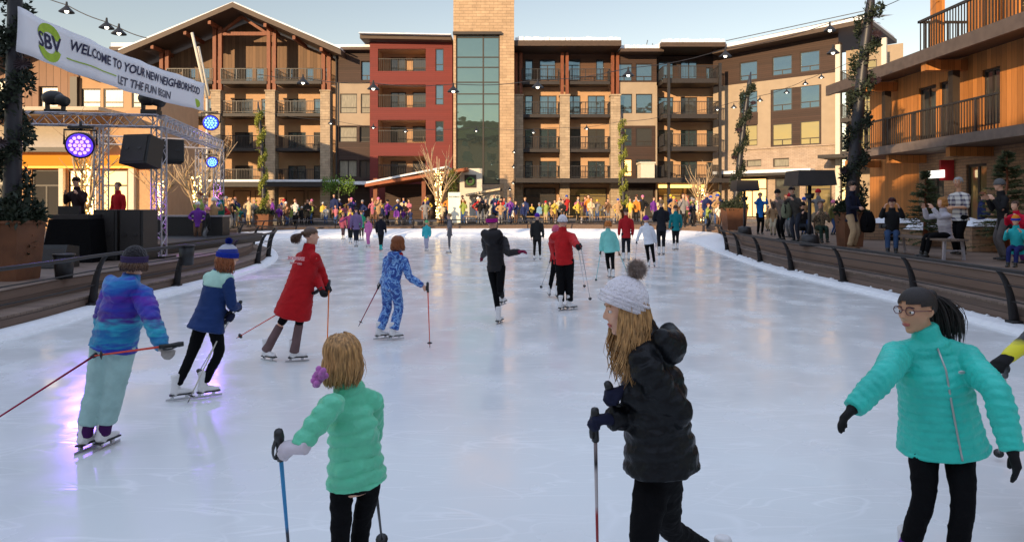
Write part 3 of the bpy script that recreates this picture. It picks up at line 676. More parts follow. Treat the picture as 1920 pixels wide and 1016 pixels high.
# local: x' = world x-15.2, y' = world y-8
planks = MPlank('orange_boards', (.50,.20,.055), .22, .06, .55, 0, .3, .45)
def rwall(mb, y0, y1, z0, z1, holes, x=0.0, d=.2):
    """wall facing -x with openings given in (y0,y1,z0,z1)"""
    t = MB(); t.wall(y0, y1, z0, z1, holes, 0, d)
    base = len(mb.v); mb.v += [Vector((x+v.y, v.x, v.z)) for v in t.v]; mb.f += [tuple(base+i for i in reversed(f)) for f in t.f]
def rwin(y0, y1, z0, z1, x, style='pic', gm=None, name='window'):
    f = MB(); t = .08
    def bx(a, b, c, e, dd=.05): f.box(x-dd, a, c, x+dd, b, e)
    bx(y0, y1, z0, z0+t); bx(y0, y1, z1-t, z1); bx(y0, y0+t, z0+t, z1-t); bx(y1-t, y1, z0+t, z1-t)
    if style == 'door': bx((y0+y1)/2-.05, (y0+y1)/2+.05, z0+t, z1-t, .04)
    if style == 'pic': bx(y0+t, y1-t, z0+(z1-z0)*.3-.03, z0+(z1-z0)*.3+.03, .04)
    fo = f.build(name, framem, Rl); p = MB(); p.box(x-.012, y0+t, z0+t, x+.012, y1-t, z1-t); p.build('pane', gm or glassdark, fo)
ry = lambda px, Xw=15.2: Xw*F/(px-960) - 8
up = [(ry(1755), ry(1723), 3.55, 5.5), (ry(1790), ry(1762), 3.55, 5.5), (ry(1875), ry(1842), 3.7, 5.5), (6, 7.6, 3.7, 5.5), (2, 3.6, 3.7, 5.5)]
gr = [(ry(1770), ry(1735), .1, 2.4), (ry(1850), ry(1812), .1, 2.5), (6.5, 9, .1, 2.5), (2, 4.4, .1, 2.5)]
m = MB(); rwall(m, -6, 21.0, 3.2, 6.2, up); rwall(m, 17.5, 21.0, 0, 3.2, []); m.box(.02, 20.98, 0, 9, 21.02, 6.2); m.build('timber_wall', planks, Rl)
m = MB(); rwall(m, -6, 17.5, 0, 3.2, gr); m.build('brick_wall', brickm, Rl)
for i, q in enumerate(up): rwin(*q, .12, 'door')
for i, q in enumerate(gr): rwin(*q, .12, 'door', [glassdark, glasswarm, litwin, glassdark][i], 'shop_window')
m = MB()   # terrace ledge between the floors
m.box(-1.7, -6, 3.0, 0, 19.5, 3.3); m.build('ledge', M('grey_fascia', (.17,.13,.11), .6, .2, 4), Rl)
m = MB(); 
for i in range(40):
    y0 = -6+i*.36; 
    if y0 < 13: m.box(-1.68, y0, 3.303, -1.2-.15*noise.noise(Vector((i*.4,0,0))), y0+.36, 3.36+.07*abs(noise.noise(Vector((i*.6,3,0)))))
m.build('ledge_snow', snow, Rl)
m = MB()
for j in range(int(24/.13)):
    y0 = -5+j*.13
    if 9.6 < y0 < 11.2: continue
    b = .035 if j % 12 == 0 else .012
    m.box(-1.5-b, y0-b, 3.3, -1.5+b, y0+b, 4.3)
for a, b in ((-5, 9.6), (11.2, 19)): m.box(-1.53, a, 4.28, -1.47, b, 4.34)
m.build('balcony_rail', darkmetal, Rl)
for yy in (ry(1680), ry(1810), 6.0, 1.0):      # dark posts carrying the eave
    m = MB(); m.box(-.5, yy-.12, 3.3, -.26, yy+.12, 6.0); m.build('dark_post', framem, Rl)
    m = MB(); m.box(-1.4, yy-.14, 5.65, -.02, yy+.14, 6.0); m.build('eave_bracket', planks, Rl)
for yy in (ry(1650), ry(1735), ry(1860), 3):
    m = MB(); m.box(-1.4, yy-.1, 2.7, -.02, yy+.1, 2.99); m.build('ledge_bracket', planks, Rl)
m = MB(); m.add([(-1.4,-6,5.95),(0.2,-6,6.15),(.2,21.6,6.15),(-1.4,21.6,5.95),(-1.4,-6,6.3),(.2,-6,6.5),(.2,21.6,6.5),(-1.4,21.6,6.3)],[(0,1,2,3),(4,7,6,5),(0,3,7,4),(3,2,6,7),(0,4,5,1),(1,5,6,2)])
rf = m.build('roof', fascia, Rl)
m = MB(); m.box(-1.55, -6, 5.9, -1.42, 21.7, 6.32); m.build('eave_fascia', M('eave_grey', (.10,.075,.065), .5, .2, 4), rf)
# upper storey, set on the roof
ys = ry(1785, 15.2)
m = MB(); rwall(m, -6, ys, 6.3, 9.4, [(ry(1905), ry(1880), 6.9, 8.9)], .5); m.box(.5, ys-.04, 6.3, 8, ys, 9.4); m.build('upper_wall', planks, Rl)
rwin(ry(1905), ry(1880), 6.9, 8.9, .62, 'pic', glasswarm)
m = MB()
for j in range(int((ys+4)/.14)): m.box(-1.15, -4+j*.14-.012, 6.35, -1.12, -4+j*.14+.012, 7.45)
m.box(-1.18, -4, 7.42, -1.1, ys, 7.5)
for j in range(10): m.box(-1.1+j*.16-.012, ys-.04, 6.35, -1.1+j*.16+.012, ys, 7.45)
m.box(-1.18, ys-.06, 7.42, .5, ys+.02, 7.5); m.build('roof_rail', darkmetal, Rl)
for yy in (ys-.4, ys-3.2): m = MB(); m.box(-.9, yy-.16, 6.4, -.6, yy+.16, 9.3); m.build('timber_post', planks, Rl)
m = MB(); m.box(-1.9, -6, 9.3, 8, ys+1.0, 9.7); m.build('upper_roof', fascia, Rl)
# signs and lamps at its ground floor
m = MB(); m.box(-.5, ry(1790)-.05, 2.0, -.05, ry(1790)+.05, 2.7); m.build('hanging_sign', M('red_sign', (.45,.02,.03), .5, .05), Rl)
m = MB(); m.box(-.52, ry(1782)-.4, 2.1, -.45, ry(1782)+.4, 2.35); m.build('lit_sign', MEmit('sign_white', (1,.95,.85), 1.4), Rl)

# --- left lodge (siding gable, stucco, bright shop)
YL = 40.0; XL = lambda px: X(px, YL); zL = lambda py: Z(py, YL)-.55
Ll = thing('shop_lodge', (0, YL, .55), 'two storey lodge with tan boards above bright shop fronts, behind the stage', 'building')
tanb = MPlank('tan_boards', (.27,.155,.10), .42, .07, .75, 0, .18, .4)
h = [(XL(72), XL(108), zL(202), zL(162))]; h2 = [(XL(150), XL(187), zL(202), zL(166)), (XL(192), XL(230), zL(202), zL(166)), (XL(245), XL(272), zL(202), zL(168)), (XL(-10), XL(20), zL(200), zL(150))]
m = MB(); m.wall(XL(-60), XL(147), zL(212), zL(150), h+h2, 0)
for i in range(12):
    a = -60+207*i/12; b = -60+207*(i+1)/12; g = lambda px: max(zL(150), zL(100+abs(px-55)*.42)-.1)
    m.add([(XL(a),0,zL(150)),(XL(b),0,zL(150)),(XL(b),0,g(b)),(XL(a),0,g(a))],[(0,1,2,3)])
m.build('board_wall', tanb, Ll)
m = MB(); m.wall(XL(147), XL(300), zL(212), zL(138), h2, .1); m.add([(XL(300),.1,0),(XL(240),9,0),(XL(240),9,zL(138)),(XL(300),.1,zL(138))],[(0,1,2,3)]); m.build('stucco_wall', stucco, Ll)
for q in h+h2: window(Ll, *q, .2, 'sash', curtain)
m = MB(); slope(m, XL(-70), zL(140), XL(55), zL(90), -1.2, 9, .35); slope(m, XL(55), zL(90), XL(160), zL(134), -1.2, 9, .35); rf = m.build('roof', fascia, Ll)
m = MB(); slope(m, XL(150), zL(130), XL(305), zL(130), -.9, 1.2, .3); m.build('flat_roof', fascia, Ll)
m = MB(); m.box(XL(134), -.15, zL(205), XL(147), .15, zL(145)); m.build('dark_post', framem, Ll)
m = MB(); slope(m, XL(-60), zL(212), XL(235), zL(212), -2.6, 0, .2); m.add([(XL(-60),-2.7,zL(285)),(XL(190),-2.7,zL(285)),(XL(190),-.4,zL(236)),(XL(-60),-.4,zL(236))],[(0,1,2,3)]); m.build('awning', M('cream_awning', (.50,.42,.32), .7, .06), Ll)
m = MB(); m.box(XL(-60), -2.9, zL(292), XL(195), -2.66, zL(284)); m.build('awning_bar', framem, Ll)
m = MB(); m.box(XL(40), -.4, zL(316), XL(290), -.1, zL(292)); m.build('fascia_sign', MEmit('orange_fascia', (1, .36, .03), .45), Ll)
m = MB(); m.wall(XL(-60), XL(300), 0, zL(212), [(XL(60), XL(112), .6, zL(318)), (XL(128), XL(182), .1, zL(318)), (XL(190), XL(240), .1, zL(318)), (XL(-40), XL(40), .1, zL(318))], -.02); m.build('shop_wall', M('shop_render', (.5,.3,.16), .8, .1), Ll)
for i, (a, b, g_) in enumerate(((60,112,glassdark),(128,182,MEmit('shop_window_light', (1,.66,.28), 1.5)),(190,240,litwin),(-40,40,curtain))): window(Ll, XL(a), XL(b), .1, zL(318), .1, 'trans', g_, .1, 'shop_window')
for q0, q1 in ((116,124),(246,256)): m = MB(); m.box(XL(q0), -.3, 0, XL(q1), -.03, zL(316)); m.build('pale_column', whitem, Ll)

# --- added lodge-shaped block, unseen behind the camera, sized to shade the rink
K = thing('rear_lodge', (-28, -24, 0), 'large lodge standing behind the viewer that keeps the rink in shade', 'building')
m = MB(); m.wall(-52, 42, 0, 14.9, [(x, x+1.8, z0, z0+1.9) for x in range(-50, 40, 5) for z0 in (3.5, 7, 10.5, 13.6)], 0); m.box(-52,-14,0,42,-13.8,14.9); m.box(-52,-14,0,-51.8,0,14.9); m.box(41.8,-14,0,42,0,14.9)
m.v = [Vector((-v.x-10, -v.y if 0 <= v.y < .3 else v.y, v.z)) for v in m.v]
m.build('wall', stucco, K)
m = MB(); m.box(-53, -15, 14.9, 43, 1, 15.4); o = m.build('roof', fascia, K)
p = MB()
for x in range(-50, 40, 5):
    for z0 in (3.5, 7, 10.5, 13.6): p.box(-x-12, -.16, z0, -x-10, -.12, z0+1.9)
p.build('window', glassdark, K)

# --- entrance canopy, cafe box, wreath wall in front of the tower
Cn = thing('entrance_canopy', (X(780,52), 52, .8), 'slanting canopy with a white snow edge and rusty soffit in front of the red block', 'canopy')
cx = X(780,52); a0 = X(684,51)-cx; a1 = X(876,51)-cx; za = Z(345,51)-.8; zc = Z(314,51)-.8
m = MB(); slope(m, a0, za, a1, zc, -1, 4, .22); m.build('soffit', M('rust_soffit', (.33,.09,.03), .6, .15, 5), Cn)
m = MB(); slope(m, a0+.1, za+.16, a1-1.5, zc+.12, -1.02, 4, .14); m.build('snow_layer', snow, Cn)
for px in (792, 700): m = MB(); m.box(X(px,51)-cx-.15, -.3, 0, X(px,51)-cx+.15, 0, Z(330,51)-.95); m.build('timber_post', wood_post, Cn)
m = MB(); m.box(X(706,51)-cx, 2.5, 0, X(840,51)-cx, 2.7, Z(340,51)-.9); m.build('back_wall', brownside, Cn)
Ww = thing('wreath_wall', (X(885,53), 53, .8), 'cream wall panel with a round green wreath left of the tower entrance', 'wall panel')
cx = X(885,53); m = MB(); m.box(X(862,53)-cx, 0, 0, X(904,53)-cx, .4, Z(316,53)-.8); m.build('panel', whitem, Ww)
m = MB(); m.box(X(871,53)-cx, -.06, Z(352,53)-.8, X(893,53)-cx, -.003, Z(328,53)-.8); m.build('dark_frame', framem, Ww)
m = MB(); zc = Z(340,53)-.8; xc = X(882,53)-cx
m.tube([(xc+.27*math.cos(t*.449), -.12, zc+.27*math.sin(t*.449)) for t in range(15)], .09, 6); m.build('wreath', M('wreath_green', (.05,.12,.03), .8, .4, 30), Ww)
Sh = thing('ticket_booth', (X(912,49), 49, .8), 'pale booth with a sloping cream roof and poster at the foot of the tower', 'booth')
cx = X(912,49); m = MB(); m.box(X(880,49)-cx, 0, 0, X(944,49)-cx, 2, Z(366,49)-.8); m.build('wall', whitem, Sh)
m = MB(); slope(m, X(874,49)-cx, Z(372,49)-.8+.3, X(938,49)-cx, Z(353,49)-.8, -.6, 2.4, .14); m.build('roof', M('booth_roof', (.6,.48,.32), .7), Sh)
m = MB(); m.box(X(938,49)-cx, -.4, 0, X(944,49)-cx, 0-.01, Z(345,49)-.8); m.build('dark_post', framem, Sh)
m = MB(); m.box(X(922,49)-cx, -.04, Z(398,49)-.8, X(936,49)-cx, -.003, Z(372,49)-.8); m.build('poster', M('poster_blue', (.2,.42,.5), .5, .4, 3), Sh)
# ---------------------------------------------------------------- people
skin_l = M('skin_fair', (.68,.38,.26), .5, .08, 12, 0, 30, spec=.35)
skin_m = M('skin_tan', (.55,.29,.17), .5, .08, 12, 0, 30, spec=.35)
CLOTH = {}
def cloth(name, c, r=.8, sheen=.0, bump=.35, bs=18, spec=.15, var=.12): return M(name, c, r, var, 9, bump, bs, 0, spec, None, sheen)
boot_white = M('skate_leather', (.75,.73,.72), .45, .06, 20, .1, 30)
boot_black = M('black_leather', (.02,.02,.02), .45, .1, 20)
blade_m = M('skate_steel', (.5,.5,.52), .25, .05, 20, metal=1)
hair_black = M('hair_black', (.014,.009,.007), .62, .3, 40, stretch=(3,3,.6))
hair_brown = M('hair_brown', (.085,.04,.02), .45, .35, 40, stretch=(3,3,.6))
hair_blond = M('hair_blond', (.42,.23,.085), .5, .6, 30, .2, 60, stretch=(3,3,.5))
hair_red = M('hair_auburn', (.24,.07,.02), .45, .35, 40, stretch=(3,3,.6))
hair_grey = M('hair_grey', (.35,.34,.33), .5, .2, 40)
lipm = M('lips', (.45,.12,.10), .4, .05); eyew = M('eye_white', (.75,.72,.70), .2, 0); eyed = M('eye_dark', (.02,.012,.008), .15, 0)
BAKE = []; FOLD = {}
def soft(mb, name, mat, parent, off, vox, sm=3):
    """closed pieces grown together into one smooth surface"""
    o = mb.build(name, mat, parent, True, off)
    md = o.modifiers.new('remesh', 'REMESH'); md.mode = 'VOXEL'; md.voxel_size = vox; md.use_smooth_shade = True
    if sm: s2 = o.modifiers.new('smooth', 'SMOOTH'); s2.factor = .5; s2.iterations = sm
    BAKE.append(o); return o
def bake_all():
    bpy.context.view_layer.update(); dg = bpy.context.evaluated_depsgraph_get()
    res = []
    for o in BAKE:
        me = bpy.data.meshes.new_from_object(o.evaluated_get(dg)); res.append((o, me))
    for o, me in res:
        old = o.data; mats = list(old.materials); o.modifiers.clear(); me.name = o.name; o.data = me
        me.polygons.foreach_set('use_smooth', [True]*len(me.polygons))
        if not me.materials:
            for m_ in mats: me.materials.append(m_)
        bpy.data.meshes.remove(old)
        amp = FOLD.get(o.name)
        if amp:
            nm_ = [v.normal.copy() for v in me.vertices]; sd_ = len(o.name)*1.7
            for v, n_ in zip(me.vertices, nm_):
                c = v.co; a = noise.noise(Vector((c.x*7+sd_, c.y*7, c.z*13))); b = noise.noise(Vector((c.x*17, c.y*17+sd_, c.z*30)))
                v.co = c + n_*(amp*((1-abs(a))**3 - .45) + amp*.45*((1-abs(b))**3-.45))
    BAKE.clear()

def hand(mb, wrist, d, palmn, s=1.0, grip=False, side=1, fat=0.0):
    """palm, four fingers, thumb; d = direction of the hand, palmn = palm normal, side = +1 thumb on left of (d x palmn)"""
    d = Vector(d).normalized(); palmn = Vector(palmn); palmn = (palmn - d*palmn.dot(d)).normalized()
    sd = d.cross(palmn)*side
    pl = .085*s
    mb.loft([wrist - d*.02, wrist + d*pl*.4, wrist + d*pl], [(.028*s+fat, .019*s+fat), (.038*s+fat, .016*s+fat), (.040*s+fat, .014*s+fat)], sd, 12)
    for k in range(4):
        b = wrist + d*pl*(.98 - .04*abs(k-1)) + sd*(.030 - .020*k)*s
        L = [.068, .076, .071, .056][k]*s; r = .0085*s+fat*.6
        pts = [b - d*.012]
        ang = 0; q = b; bend = [.95, 1.25, 1.0] if grip else [.22+.05*k, .3, .25]
        for j, fr_ in enumerate((.45, .3, .25)):
            ang += bend[j]; dd = d*math.cos(ang) + palmn*math.sin(ang); q = q + dd*L*fr_; pts.append(q)
        mb.tube(pts, [r*1.08, r*1.05, r*.98, r*.85], 8)
        mb.ell(pts[-1], r*.85, nu=8, nv=6)
    tb = wrist + d*pl*.35 + sd*.030*s
    if grip: pts = [tb, tb + (d*.6+sd*.5+palmn*.6).normalized()*.035*s, tb + (d*.6+sd*.5+palmn*.6).normalized()*.035*s + (d*.5-sd*.5+palmn*.7).normalized()*.03*s]
    else: pts = [tb, tb + (d*.75+sd*.7+palmn*.25).normalized()*.035*s, tb + (d*.75+sd*.7+palmn*.25).normalized()*.035*s + (d*.95+sd*.3+palmn*.3).normalized()*.028*s]
    mb.tube(pts, [.0125*s+fat*.6, .011*s+fat*.6, .009*s+fat*.6], 8); mb.ell(pts[-1], .009*s+fat*.6, nu=8, nv=6)

def axes(fwd, up):
    u = Vector(up).normalized(); f = Vector(fwd); f = (f - u*f.dot(u)).normalized(); r = f.cross(u); return f, u, r
def head_shape(mb, C, f, u, r, h):
    P = lambda a, b, c: C + r*(a*h) + f*(b*h) + u*(c*h)
    ax = (r, f, u)
    mb.ell(P(0,-.03,.13), .345*h, .41*h, .37*h, ax, 24, 16)
    mb.ell(P(0,.10,-.10), .285*h, .29*h, .33*h, ax, 24, 16)
    mb.ell(P(0,.09,-.28), .22*h, .26*h, .20*h, ax, 20, 12)
    mb.ell(P(0,.27,-.42), .10*h, .09*h, .075*h, ax, 14, 10)       # chin
    for s in (-1, 1):
        mb.ell(P(s*.17,.24,-.08), .10*h, .10*h, .10*h, ax, 14, 10)   # cheeks
        mb.ell(P(s*.13,.315,.085), .11*h, .05*h, .035*h, ax, 12, 8)  # brow
        mb.loft([P(s*.325,-.02,.06), P(s*.35,-.05,-.02), P(s*.32,0,-.13)], [(.05*h,.02*h),(.065*h,.025*h),(.035*h,.02*h)], f, 10)  # ears
    mb.loft([P(0,.345,.07), P(0,.395,-.02), P(0,.445,-.11)], [(.035*h,.035*h),(.04*h,.045*h),(.06*h,.05*h)], r, 12)   # nose
    for s in (-1, 1): mb.ell(P(s*.048,.395,-.125), .035*h, .045*h, .032*h, ax, 8, 6)
    mb.ell(P(0,.345,-.245), .10*h, .05*h, .045*h, ax, 12, 8)
    mb.ell(P(0,.335,-.30), .085*h, .05*h, .04*h, ax, 12, 8)
def face_parts(root, off, C, f, u, r, h, brow):
    P = lambda a, b, c: C + r*(a*h) + f*(b*h) + u*(c*h); ax = (r, f, u)
    for s in (-1, 1):
        m = MB(); m.ell(P(s*.14,.325,.015), .062*h, .04*h, .036*h, ax, 12, 8); e = m.build('eye', eyew, root, True, off)
        m = MB(); m.ell(P(s*.14,.352,.015), .028*h, .018*h, .028*h, ax, 10, 6); m.build('iris', eyed, e, True, off if False else off)
        m = MB(); m.loft([P(s*.07,.372,.115), P(s*.14,.368,.135), P(s*.22,.315,.115)], [.010*h,.012*h,.007*h], u, 6); m.build('eyebrow', brow, root, True, off)
    m = MB(); m.loft([P(-.095,.365,-.262), P(0,.398,-.252), P(.095,.365,-.262)], [(.014*h,.012*h),(.022*h,.018*h),(.014*h,.012*h)], u, 8)
    m.loft([P(-.085,.36,-.285), P(0,.388,-.295), P(.085,.36,-.285)], [(.012*h,.012*h),(.022*h,.018*h),(.012*h,.012*h)], u, 8); m.build('lips', lipm, root, True, off)

def hair_mass(root, off, C, f, u, r, h, style, mat, rnd, length=.3, N=170, wave=1.0, tail=None, low=False, hat=False):
    """scalp cap plus falling locks"""
    ax = (r, f, u); cc = C + u*(.13*h) - f*(.03*h)
    rx, ry, rz = .37*h, .435*h, .40*h
    m = MB(); nu, nv = 32, 18; rx0=rx
    def ok(th, ph):
        # face opening: forward directions below the hair line
        x = math.cos(th)*math.cos(ph); y = math.sin(th)*math.cos(ph); z = math.sin(ph)
        if z < -.55 or (hat and z > .25): return False
        if y > .25 and z < (.30 if style == 'tail' else .48) - .25*abs(x): return False
        if y > -.05 and z < -.05: return False
        return True
    for j in range(nv+1):
        for i in range(nu):
            th = 2*math.pi*i/nu; ph = -math.pi/2+math.pi*j/nv
            k = 1+.02*noise.noise(Vector((math.cos(th)*9, math.sin(th)*9, ph*2)))
            m.v.append(cc + r*(rx*k*math.cos(th)*math.cos(ph)) + f*(ry*k*math.sin(th)*math.cos(ph)) + u*(rz*k*math.sin(ph)))
    for j in range(nv):
        for i in range(nu):
            th = 2*math.pi*(i+.5)/nu; ph = -math.pi/2+math.pi*(j+.5)/nv
            if ok(th, ph): i2 = (i+1) % nu; m.f.append((j*nu+i, j*nu+i2, (j+1)*nu+i2, (j+1)*nu+i))
    down = Vector((0,0,-1))
    if style in ('long', 'bob'):
        for k in range(N):
            th = rnd.uniform(0, 2*math.pi)
            while True:
                th = rnd.uniform(0, 2*math.pi)
                a = (th - math.pi/2 + math.pi) % (2*math.pi) - math.pi   # 0 = forward
                if abs(a) > (1.05 if style == 'long' else .95): break
            lay = rnd.uniform(.98, 1.02 if hat else 1.10); pts = []
            p0 = rnd.uniform(.5, 1.35) if not hat else .1
            for q in range(5):
                ph = p0 + (-.25-p0)*q/4
                pts.append(cc + r*(rx*lay*math.cos(th)*math.cos(ph)) + f*(ry*lay*math.sin(th)*math.cos(ph)) + u*(rz*lay*math.sin(ph)))
            L = length*h*rnd.uniform(.75, 1.1); q0 = pts[-1]; outd = (r*math.cos(th)+f*math.sin(th)); w0 = rnd.uniform(0, 6.28); am = .05*h*wave
            nseg = 7
            for q in range(1, nseg+1):
                t = q/nseg
                pts.append(q0 + down*(L*t) + outd*(.07*h*math.sin(t*2.2)*(1 if style == 'bob' else 1.4) - .09*h*t*t) + r*(am*math.sin(w0+t*7)*t) + f*(am*math.cos(w0+t*6)*t))
            rr_ = rnd.uniform(.016, .03)*h*(.62 if N > 250 else 1)
            if N > 250 and k % 9 == 0: rr_ *= .35; fv = Vector((rnd.gauss(0,.0016), rnd.gauss(0,.0016), .0006)); pts = [q + fv*i for i, q in enumerate(pts)]
            m.tube(pts, [rr_*(.6+.6*math.sin(math.pi*min(1, i/(len(pts)-1)*1.0)**.7)) if i < len(pts)-1 else rr_*.15 for i in range(len(pts))], 5)
    if (style == 'bob' or style == 'short') and not hat:
        for k in range(60 if style == 'bob' else 90):
            th = rnd.uniform(0, 6.28); p0 = rnd.uniform(.1, 1.3); pts = []
            for q in range(4):
                ph = p0 - .25*q; lay = 1.03
                a = (th - math.pi/2 + math.pi) % (2*math.pi) - math.pi
                if abs(a) < 1 and ph < .5: break
                pts.append(cc + r*(rx*lay*math.cos(th)*math.cos(ph)) + f*(ry*lay*math.sin(th)*math.cos(ph)) + u*(rz*lay*math.sin(ph)))
            if len(pts) > 2: m.tube(pts, [.018*h, .026*h, .022*h, .008*h][:len(pts)], 5)
    ob = m.build('hair', mat, root, True, off)
    if style in ('tail',):
        m = MB(); t0 = cc - f*(.42*h) + u*(.02*h if low else .16*h); tv = Vector(tail) if tail else Vector((0,0,-1))
        m.ell(t0, .13*h, .13*h, .12*h, ax)
        for k in range(420):
            d0 = (-f*.8 + u*.15 + r*rnd.uniform(-.45,.45) + tv*.2).normalized(); w0 = rnd.uniform(0, 6); L = length*h*rnd.uniform(.7, 1.08); pts = [t0 + r*rnd.uniform(-.03,.03)*h + u*rnd.uniform(-.05,.05)*h]
            spread = Vector((rnd.uniform(-1,1), rnd.uniform(-1,1), rnd.uniform(-.3,.3)))*.24*h
            for q in range(1, 9):
                t = q/8; pts.append(t0 + d0*(.42*h*math.sin(min(1,t*1.3)*1.57)) + tv*(L*t**1.5) + spread*math.sin(t*2.2) + r*(.02*h*math.sin(w0+t*5)))
            rr_ = rnd.uniform(.007, .014)*h; m.tube(pts, [rr_]*7+[rr_*.7, rr_*.15], 5)
        m.build('ponytail', mat, root, True, off)
    return ob

def make_beanie(root, off, C, f, u, r, h, mat, cuff=None, pom=None, pomr=.2, flat=False, fat=1.0, tilt=0):
    m = MB(); cc = C + u*(.16*h) - f*(.02*h); rx, ry, rz = .385*h*fat, .455*h*fat, .42*h*fat
    f2 = (f*math.cos(tilt) + u*math.sin(tilt)); u2 = r.cross(f2)
    nu, nv = 36, 12
    for j in range(nv+1):
        ph = -.18 + (math.pi/2+.18)*j/nv
        for i in range(nu):
            th = 2*math.pi*i/nu; k = 1+(.012 if i % 2 else -.006)
            m.v.append(cc + r*(rx*k*math.cos(th)*math.cos(ph)) + f2*(ry*k*math.sin(th)*math.cos(ph)) + u2*(rz*math.sin(ph)*1.08))
    for j in range(nv):
        for i in range(nu): i2 = (i+1) % nu; m.f.append((j*nu+i, j*nu+i2, (j+1)*nu+i2, (j+1)*nu+i))
    ob = m.build('beanie', mat, root, True, off)
    m = MB(); n = 36
    cpts = [cc + r*(rx*1.0*math.cos(t)) + f2*(ry*1.0*math.sin(t)) - u2*(.05*h) for t in [2*math.pi*i/n for i in range(n+1)]]
    for lay in (-.07, 0, .07): m.tube([p + u2*(lay*h) for p in cpts], .048*h, 6, False)
    m.build('cuff', cuff or mat, ob, True, off)
    if pom:
        m = MB(); pc = cc + u2*(rz*1.08 + pomr*h*.75) - f2*.02*h; rn = random.Random(4); m.ell(pc, pomr*h*.6)
        for k in range(1700):
            d = Vector((rn.gauss(0,1), rn.gauss(0,1), rn.gauss(0,1))).normalized(); L = pomr*h*rn.uniform(.8, 1.2)
            s = d.orthogonal().normalized()*.008*h
            b = pc + d*pomr*h*.4; e = pc + d*L + Vector((rn.uniform(-1,1),rn.uniform(-1,1),rn.uniform(-1,1)))*.02*h; k0 = len(m.v); m.v += [b-s, b+s, b+d.cross(s), e]; m.f += [(k0,k0+1,k0+3),(k0+1,k0+2,k0+3),(k0+2,k0,k0+3)]
        m.build('pompom', pom, ob, False, off)
    return ob

def skate(root, off, ank, fd, boot, s=1.0, drop=True):
    """boot with sole, heel and blade under the ankle point; fd = toe direction"""
    fd = Vector(fd); fd.normalize(); up = Vector((0,0,1))
    if abs(fd.z) > .02:
        up = (up - fd*up.dot(fd)).normalized()
    sd = fd.cross(up); m = MB()
    b = ank - up*(.045*s)
    m.loft([ank + up*.13*s - fd*.012*s, ank + up*.04*s - fd*.012*s, b - fd*.02*s, b - up*.02*s + fd*.0*s], [(.048*s,.055*s),(.043*s,.05*s),(.04*s,.055*s),(.038*s,.055*s)], sd, 14)
    m.loft([b - fd*.055*s, b + fd*.03*s - up*.004*s, b + fd*.10*s - up*.012*s, b + fd*.155*s - up*.018*s], [(.036*s,.036*s),(.038*s,.036*s),(.042*s,.027*s),(.03*s,.018*s)], sd, 14)
    o = soft(m, 'skate', boot, root, off, .008*s, 2)
    m = MB(); c = b - up*.042*s
    m.bar(c - fd*.08*s, c + fd*.17*s, .06*s, .014*s, up); m.bar(c - fd*.05*s - up*.015*s, c - fd*.05*s - up*.016*s - fd*.001, .04*s, .03*s, up)
    m.build('sole', boot_black, o, False, off)
    m = MB(); m.bar(c - fd*.115*s - up*.052*s, c + fd*.19*s - up*.052*s, .006*s, .022*s, up)
    for q in (-.05, .10): m.bar(c + fd*q*s - up*.006, c + fd*q*s - up*.045*s, .02*s, .035*s, fd)
    m.build('blade', blade_m, o, False, off)
def shoe(root, off, ank, fd, boot, s=1.0):
    fd = Vector(fd).normalized(); up = Vector((0,0,1)); sd = fd.cross(up); m = MB(); b = ank - up*.045*s
    m.loft([ank + up*.05*s, ank, b], [(.045*s,.05*s)]*3, sd, 12); m.loft([b - fd*.05*s, b + fd*.05*s, b + fd*.16*s], [(.04*s,.035*s),(.044*s,.032*s),(.036*s,.022*s)], sd, 12)
    return soft(m, 'shoe', boot, root, off, .012*s, 2)

def two_bone(a, c, l1, l2, pole):
    a = Vector(a); c = Vector(c); d = c - a; L = d.length
    if L >= (l1+l2)*.999:
        k = L/(l1+l2)*1.001; l1 *= k; l2 *= k
    x = (l1*l1 - l2*l2 + L*L)/(2*L); hgt = math.sqrt(max(0, l1*l1 - x*x)); dn = d/L
    p = Vector(pole); p = p - dn*p.dot(dn); p = p.normalized() if p.length > 1e-4 else dn.orthogonal().normalized()
    return a + dn*x + p*hgt

